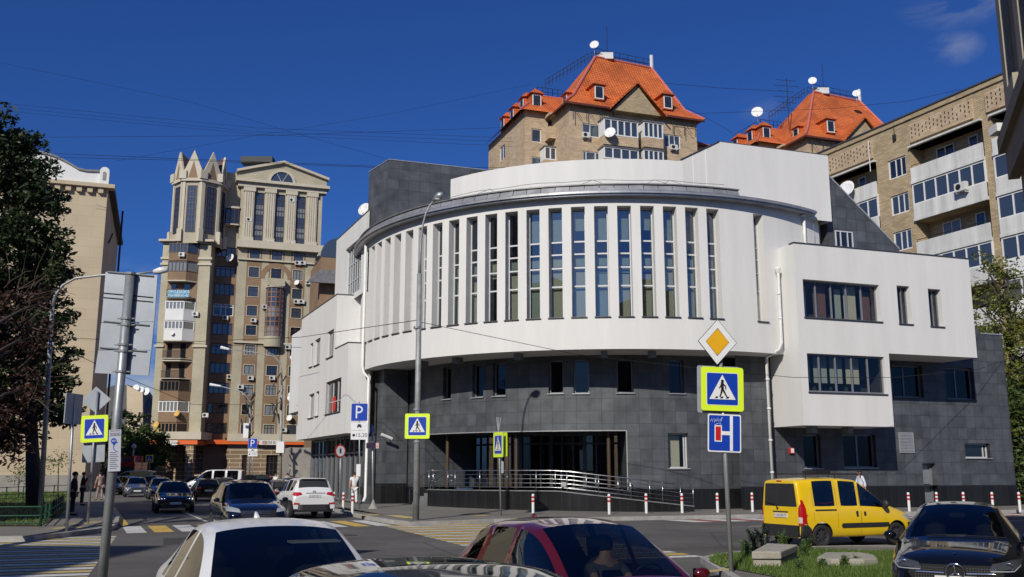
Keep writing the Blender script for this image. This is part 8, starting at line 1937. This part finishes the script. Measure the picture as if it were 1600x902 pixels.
for s in (1, -1):
    y = s*.80; m = MB(); c = Vector((.82, y+s*.14, 1.10)); m.tube([(.86, y, 1.0), c-Vector((0, 0, .06))], .03, 6); m.ball(c, .12, 12, 8, (.55, .9, .95)); m.build('side_mirror', M['trim'], kg, True, True)
    patch(bvh, [(s*.70, .56), (s*.86, .56), (s*.86, 1.22), (s*.80, 1.28), (s*.71, 1.0)], 'B', .008, M['tail'], 'tail_light', kg); patch(bvh, [(s*.71, .64), (s*.85, .64), (s*.85, .78), (s*.71, .80)], 'B', .012, M['tail_w'], 'reverse_light', kg)
    ax = 'L' if s > 0 else 'Rr'
    patch(bvh, [(-1.92, .62), (-1.80, .62), (-1.80, 1.02), (-1.86, 1.22), (-1.93, 1.24)], ax, .008, M['tail'], 'tail_light', kg)
    patch(bvh, [(-.62, .50), (1.0, .50), (1.02, .56), (1.0, .62), (-.62, .62), (-.66, .56)], ax, .014, M['trim'], 'side_moulding', kg, 4)
    patch(bvh, [(-1.96, .27), (-1.62, .27), (-1.66, .50), (-1.78, .60), (-1.96, .60)], ax, .010, M['trim'], 'bumper_corner', kg)
    patch(bvh, [(1.70, .27), (1.96, .27), (1.96, .62), (1.72, .60)], ax, .010, M['trim'], 'bumper_corner', kg)
    patch(bvh, [(-1.50, .945), (-.78, .945), (-.78, .985), (-1.50, .985)], ax, .006, M['trim'], 'door_rail', kg)
    patch(bvh, [(.14, .80), (.22, .80), (.22, .91), (.14, .91)], ax, .008, M['trim'], 'door_handle', kg); patch(bvh, [(-.12, .78), (-.05, .78), (-.05, .93), (-.14, .92)], ax, .008, M['trim'], 'door_handle', kg)
    patch(bvh, [(s*.46, .62), (s*.76, .64), (s*.80, .80), (s*.60, .80)], 'F', .006, M['lens'], 'headlight', kg)
    patch(bvh, [(1.30+.40*math.cos(t), .30+.42*math.sin(t)) for t in [R_(a) for a in range(20, 165, 12)]]+[(1.30+.36*math.cos(t), .30+.37*math.sin(t)) for t in [R_(a) for a in range(164, 19, -12)]], ax, .004, M['c_yel'], 'arch_flare', kg, 0)
seams(kg, bvh, (.04, -.76, .98, -1.54), .36, 1.74, (0, .02, -.30, 0)); seams(kg, bvh, (.05,), .36, 1.0)
patch(bvh, [(-.83, .27), (.83, .27), (.84, .58), (-.84, .58)], 'B', .010, M['trim'], 'rear_bumper', kg, 4)
patch(bvh, [(-.10, 1.70), (.10, 1.70), (.10, 1.735), (-.10, 1.735)], 'B', .01, M['tail'], 'brake_light', kg)
plate(kg, bvh, 'B', .82, 0, 'С 125 ЕМ 77'); plate(kg, bvh, 'F', .48, 0); m = MB(); m.box(-1.985, -1.97, -.3, .3, .90, .93); m.build('plate_light_bar', M['trim'], kg, False, True)
m = MB(); h, n, d_ = project(bvh, (.1, 1.06), 'B'); m.tube([h+Vector((-.02, 0, -.05)), h+Vector((-.03, .05, .03)), h+Vector((-.03, .42, .10))], .012, 5); m.ball(h+Vector((-.02, 0, -.06)), .03, 8, 5); m.build('rear_wiper', M['black'], kg, False, True)
cabin(kg, P, 1.15, (-.15, -1.0), 1.05, 1.74, True)
m = MB()
for s in (1, -1): m.tube([(-1.62, s*.62, 1.90), (.35, s*.62, 1.90)], .02, 6); [m.tube([(x, s*.62, 1.90), (x, s*.62, 1.78)], .018, 5) for x in (-1.6, -.6, .3)]
for x in (-1.5, .1): m.tube([(x, -.62, 1.905), (x, .62, 1.905)], .018, 5)
m.box(-.95, -.45, -.30, .25, 1.91, 1.98); m.build('roof_rack', M['black'], kg, False, True)
place(kg, 9.0, 27.2, (.9135, .4067))
# ---------------- street cars
def recolor(t, paint):
    for ch in t.children:
        for o in [ch]+list(ch.children):
            for i, s in enumerate(o.material_slots):
                if s.material and s.material.name.endswith('paint'): s.link = 'OBJECT'; s.material = M[paint]
bm_, bvh, _ = make_sedan('black saloon with lit ring headlights coming down the left street', 'c_black', near=True, lights='lens_d', W=1.84); bm_.name = 'street_car'; ROOTM['street_car'] = Matrix.Identity(4)
place(bm_, -16.7, 48.4, (.38, -.92))
for s in (1, -1):
    for y in (.56, .70):
        h, n, d_ = project(bvh, (s*y, .68), 'F')
        if h is None: continue
        m = MB(); m.tube([h+Vector((.02, .055*math.cos(t*.3927), .05*math.sin(t*.3927))) for t in range(8, 18)], .014, 5, False); m.build('headlight_ring', M['drl'], bm_, True, True)
    patch(bvh, [(s*.03, .56), (s*.24, .56), (s*.22, .68), (s*.03, .68)], 'F', .010, M['black'], 'kidney_grille', bm_)
proto = bm_
def street(label, base_t, px, d, heading, paint, group='cars up the left street', z=0, scale=1.0, lit=False):
    t = copy_tree(base_t); t['label'] = label; t['group'] = group; x = (px-800)/1500*d/1.0; t.location = (x, d, z); t.rotation_euler = (0, 0, math.atan2(heading[1], heading[0])); recolor(t, paint); t.scale = (scale,)*3
    for ch in list(t.children):
        if ch.name.startswith(('headlight_ring',)) and not lit: bpy.data.objects.remove(ch)
    return t
bm_['group'] = 'cars up the left street'
street('silver blue saloon with lights on, second oncoming car on the left street', proto, 225, 76, (.40, -.92), 'c_silver', lit=True)
street('dark saloon parked nose out under the trees at the left kerb', proto, 186, 82, (.42, -.91), 'c_black')
street('yellow taxi saloon half hidden behind the silver blue saloon', proto, 216, 92, (.9, -.4), 'c_yel')
street('black saloon crossing in front of the tower arcade', proto, 315, 98, (-1, .15), 'c_black')
street('dark saloon turning left of the black saloon near the tower pillars', proto, 262, 96, (.95, -.2), 'c_grey')
street('dark blue saloon seen from behind, just left of the dark crossover roof', proto, 357, 76, (-.40, .92), 'c_navy')
street('dark saloon in the queue just behind the oncoming black saloon', proto, 262, 70, (.40, -.92), 'c_navy')
street('dark grey car parked right ahead of the white crossover', rcar, 444, 56, (-.40, .92), 'c_brown')
for o in [c for c in bpy.data.objects if c.parent and c.parent.get('label', '').startswith('dark grey car parked')]:
    pass
street('black hatchback seen from behind, left of the dark crossover mirror', rcar, 331, 66, (-.40, .92), 'c_black')
street('dark tall car parked at the foot of the distant parking sign', su, 404, 86, (-.6, .8), 'c_black')
street('red car parked far up the street beside the lamp pole', rcar, 422, 92, (-.8, .6), 'c_rred')
street('dark car parked far up the street beyond the white crossover', rcar, 462, 78, (-.40, .92), 'c_grey')
# white van and pale yellow van far up the street, red lorry
def boxvan(label, name, paint, px, d, heading, H=2.1, L=5.0, W=1.95, glassband=True):
    st = [(L/2, .7, .8, .6, .85), (L/2-.1, .85, .95, .6, .95), (L/2-.7, 1.0, 1.12, .7, 1.0, 'WS'), (L/2-1.25, 1.08, H*.78, .80, 1.0, 'WS'), (L/2-1.7, 1.1, H-.08, .82, 1.0, 'S'), (L/2-2.3, 1.1, H, .84, 1.0, ''), (L/2-2.45, 1.1, H, .84, 1.0, 'S' if glassband else ''), (L/2-3.5, 1.1, H, .84, 1.0, ''), (L/2-3.65, 1.1, H, .84, 1.0, 'S' if glassband else ''), (-L/2+.3, 1.1, H, .84, 1.0, ''), (-L/2, 1.08, H-.06, .82, .97)]
    P = dict(W=W, wr=.34, axles=(L/2-1.0, -L/2+1.1), paint=paint, st=st, zs=.32, rearglass=1); t = thing(name, label, 'van'); body, bvh = cage(P, 'body', t)
    for x in P['axles']:
        for s in (1, -1): wheel(t, x, s*(W/2-.14), .34, 'rim_s', .2)
    for s in (1, -1): patch(bvh, [(s*.55, .78), (s*.85, .8), (s*.88, .95), (s*.6, .95)], 'F', .006, M['lens'], 'headlight', t); patch(bvh, [(s*.78, .8), (s*.93, .8), (s*.93, 1.2), (s*.78, 1.2)], 'B', .006, M['tail'], 'tail_light', t)
    mirrors(t, P, 'trim', L/2-.95, 1.25, .18); cabin(t, P, L/2-.8, (L/2-2.1,), 1.1, 1.9, True)
    t.location = ((px-800)/1500*d, d, 0); t.rotation_euler = (0, 0, math.atan2(heading[1], heading[0])); return t
boxvan('white minibus facing left in front of the tower, above the crossover roof', 'white_van', 'c_white', 346, 92, (-1, -.1), 2.05)
boxvan('pale yellow van at the far left behind the taxi', 'pale_van', 'c_cream', 217, 104, (-1, -.1), 1.95, 4.6, glassband=False)
lt = thing('red_lorry', 'small red lorry with raised body beyond the pale yellow van', 'lorry', ((213-800)/1500*116, 116, 0)); x0 = lt.location.x
m = MB(); m.box(x0-.95, x0+.95, 115, 119, .6, 2.9); m.box(x0-.75, x0+.75, 115.2, 118, 2.9, 3.7); m.build('body', M['c_rred'], lt)
m = MB(); m.box(x0-.8, x0+.8, 114.95, 115, 1.6, 2.4); m.build('windshield', M['pane_d'], lt)
m = MB(); m.box(x0-.5, x0+.5, 115.1, 115.14, 3.0, 3.5); m.build('top_box', M['pane_m'], lt)
m = MB(); m.tube([(x0+.3, 116, 3.7), (x0+.3, 116, 4.7)], .08, 6); m.ball((x0+.3, 116, 4.8), .3, 8, 6); m.build('beacon', M['acm'], lt)
for s in (-.75, .75): m = MB(); m.lathe((x0+s, 115.8, .45), [(0, -.0), (.45, 0), (.45, .25), (0, .25)], 14, 'x'); m.build('wheel', M['tyre'], lt)
bx = thing('street_kiosk', 'small white and orange box beside the red lorry', 'kiosk', ((200-800)/1500*116, 116, 0)); q = bx.location
m = MB(); m.box(q.x-.7, q.x+.7, 115.6, 116.6, 1.2, 2.9); m.build('box', M['frame_white'], bx); m = MB(); m.box(q.x-.5, q.x+.5, 115.56, 115.6, 1.6, 2.5); m.build('orange_panel', M['orange'], bx); m = MB(); m.box(q.x-.3, q.x+.3, 115.8, 116.3, 0, 1.2); m.build('stand', M['iron'], bx)
# ---------------------------------------------------------------- far-apart pieces of one mesh become parts of their own
import numpy as np
def split_pass():
    SKIP = ('crown', 'leaves', 'stem', 'bare_twigs', 'text', 'lettering', 'interior', 'roof_wire', 'grille_studs', 'face', 'seam', 'pattern', 'figure', 'number', 'marking', 'notice', 'body', 'trunk', 'railing', 'window_row', 'wiper', 'headlight_ring', 'shirt', 'graffiti', 'white_lines')
    users = {}
    for o in list(bpy.data.objects):
        if o.type == 'MESH' and o.parent is not None and o.get('kind') is None and not any(k in o.name for k in SKIP): users.setdefault(o.data.name, []).append(o)
    for mn, obs in users.items():
        me = bpy.data.meshes[mn]; nv = len(me.vertices)
        if nv > 6000 or nv < 8: continue
        co = np.empty(nv*3); me.vertices.foreach_get('co', co); co = co.reshape(-1, 3); par = list(range(nv))
        def find(a):
            while par[a] != a: par[a] = par[par[a]]; a = par[a]
            return a
        for e in me.edges:
            a, b = find(e.vertices[0]), find(e.vertices[1])
            if a != b: par[a] = b
        r, isl = np.unique([find(i) for i in range(nv)], return_inverse=True); k = len(r)
        if k < 2 or k > 400: continue
        lo = np.full((k, 3), np.inf); hi = np.full((k, 3), -np.inf); np.minimum.at(lo, isl, co); np.maximum.at(hi, isl, co); size = (hi-lo).max(axis=1)
        gap = np.maximum(0, np.maximum(lo[:, None]-hi[None], lo[None]-hi[:, None])); near = np.sqrt((gap**2).sum(axis=2)) <= np.maximum(.02, .5*np.maximum(size[:, None], size[None]))
        p2 = list(range(k))
        def f2(a):
            while p2[a] != a: a = p2[a]
            return a
        for a, b in zip(*np.nonzero(np.triu(near, 1))):
            a, b = f2(a), f2(b)
            if a != b: p2[a] = b
        rr, pc = np.unique([f2(i) for i in range(k)], return_inverse=True); n = len(rr)
        if n < 2 or n > 60: continue
        vp = pc[isl]; uv = me.uv_layers[0].data if me.uv_layers else None; subs = []
        for q in range(n):
            ps = [p for p in me.polygons if vp[p.vertices[0]] == q]; vm = {}; V, Fc = [], []
            for p in ps:
                f = []
                for i in p.vertices:
                    if i not in vm: vm[i] = len(V); V.append(tuple(me.vertices[i].co))
                    f.append(vm[i])
                Fc.append(f)
            if not ps: continue
            m2 = bpy.data.meshes.new(mn); m2.from_pydata(V, [], Fc)
            for m_ in me.materials: m2.materials.append(m_)
            m2.polygons.foreach_set('material_index', [p.material_index for p in ps]); m2.polygons.foreach_set('use_smooth', [p.use_smooth for p in ps])
            if uv: u2 = m2.uv_layers.new(name='UVMap').data; j = 0
            for p in ps:
                for li in p.loop_indices:
                    if uv: u2[j].uv = uv[li].uv
                    j += 1
            m2.update(); subs.append(m2)
        for o in obs:
            for m2 in subs[1:]: c = o.copy(); c.data = m2; SC.collection.objects.link(c); c.parent = o.parent
            o.data = subs[0]
split_pass()
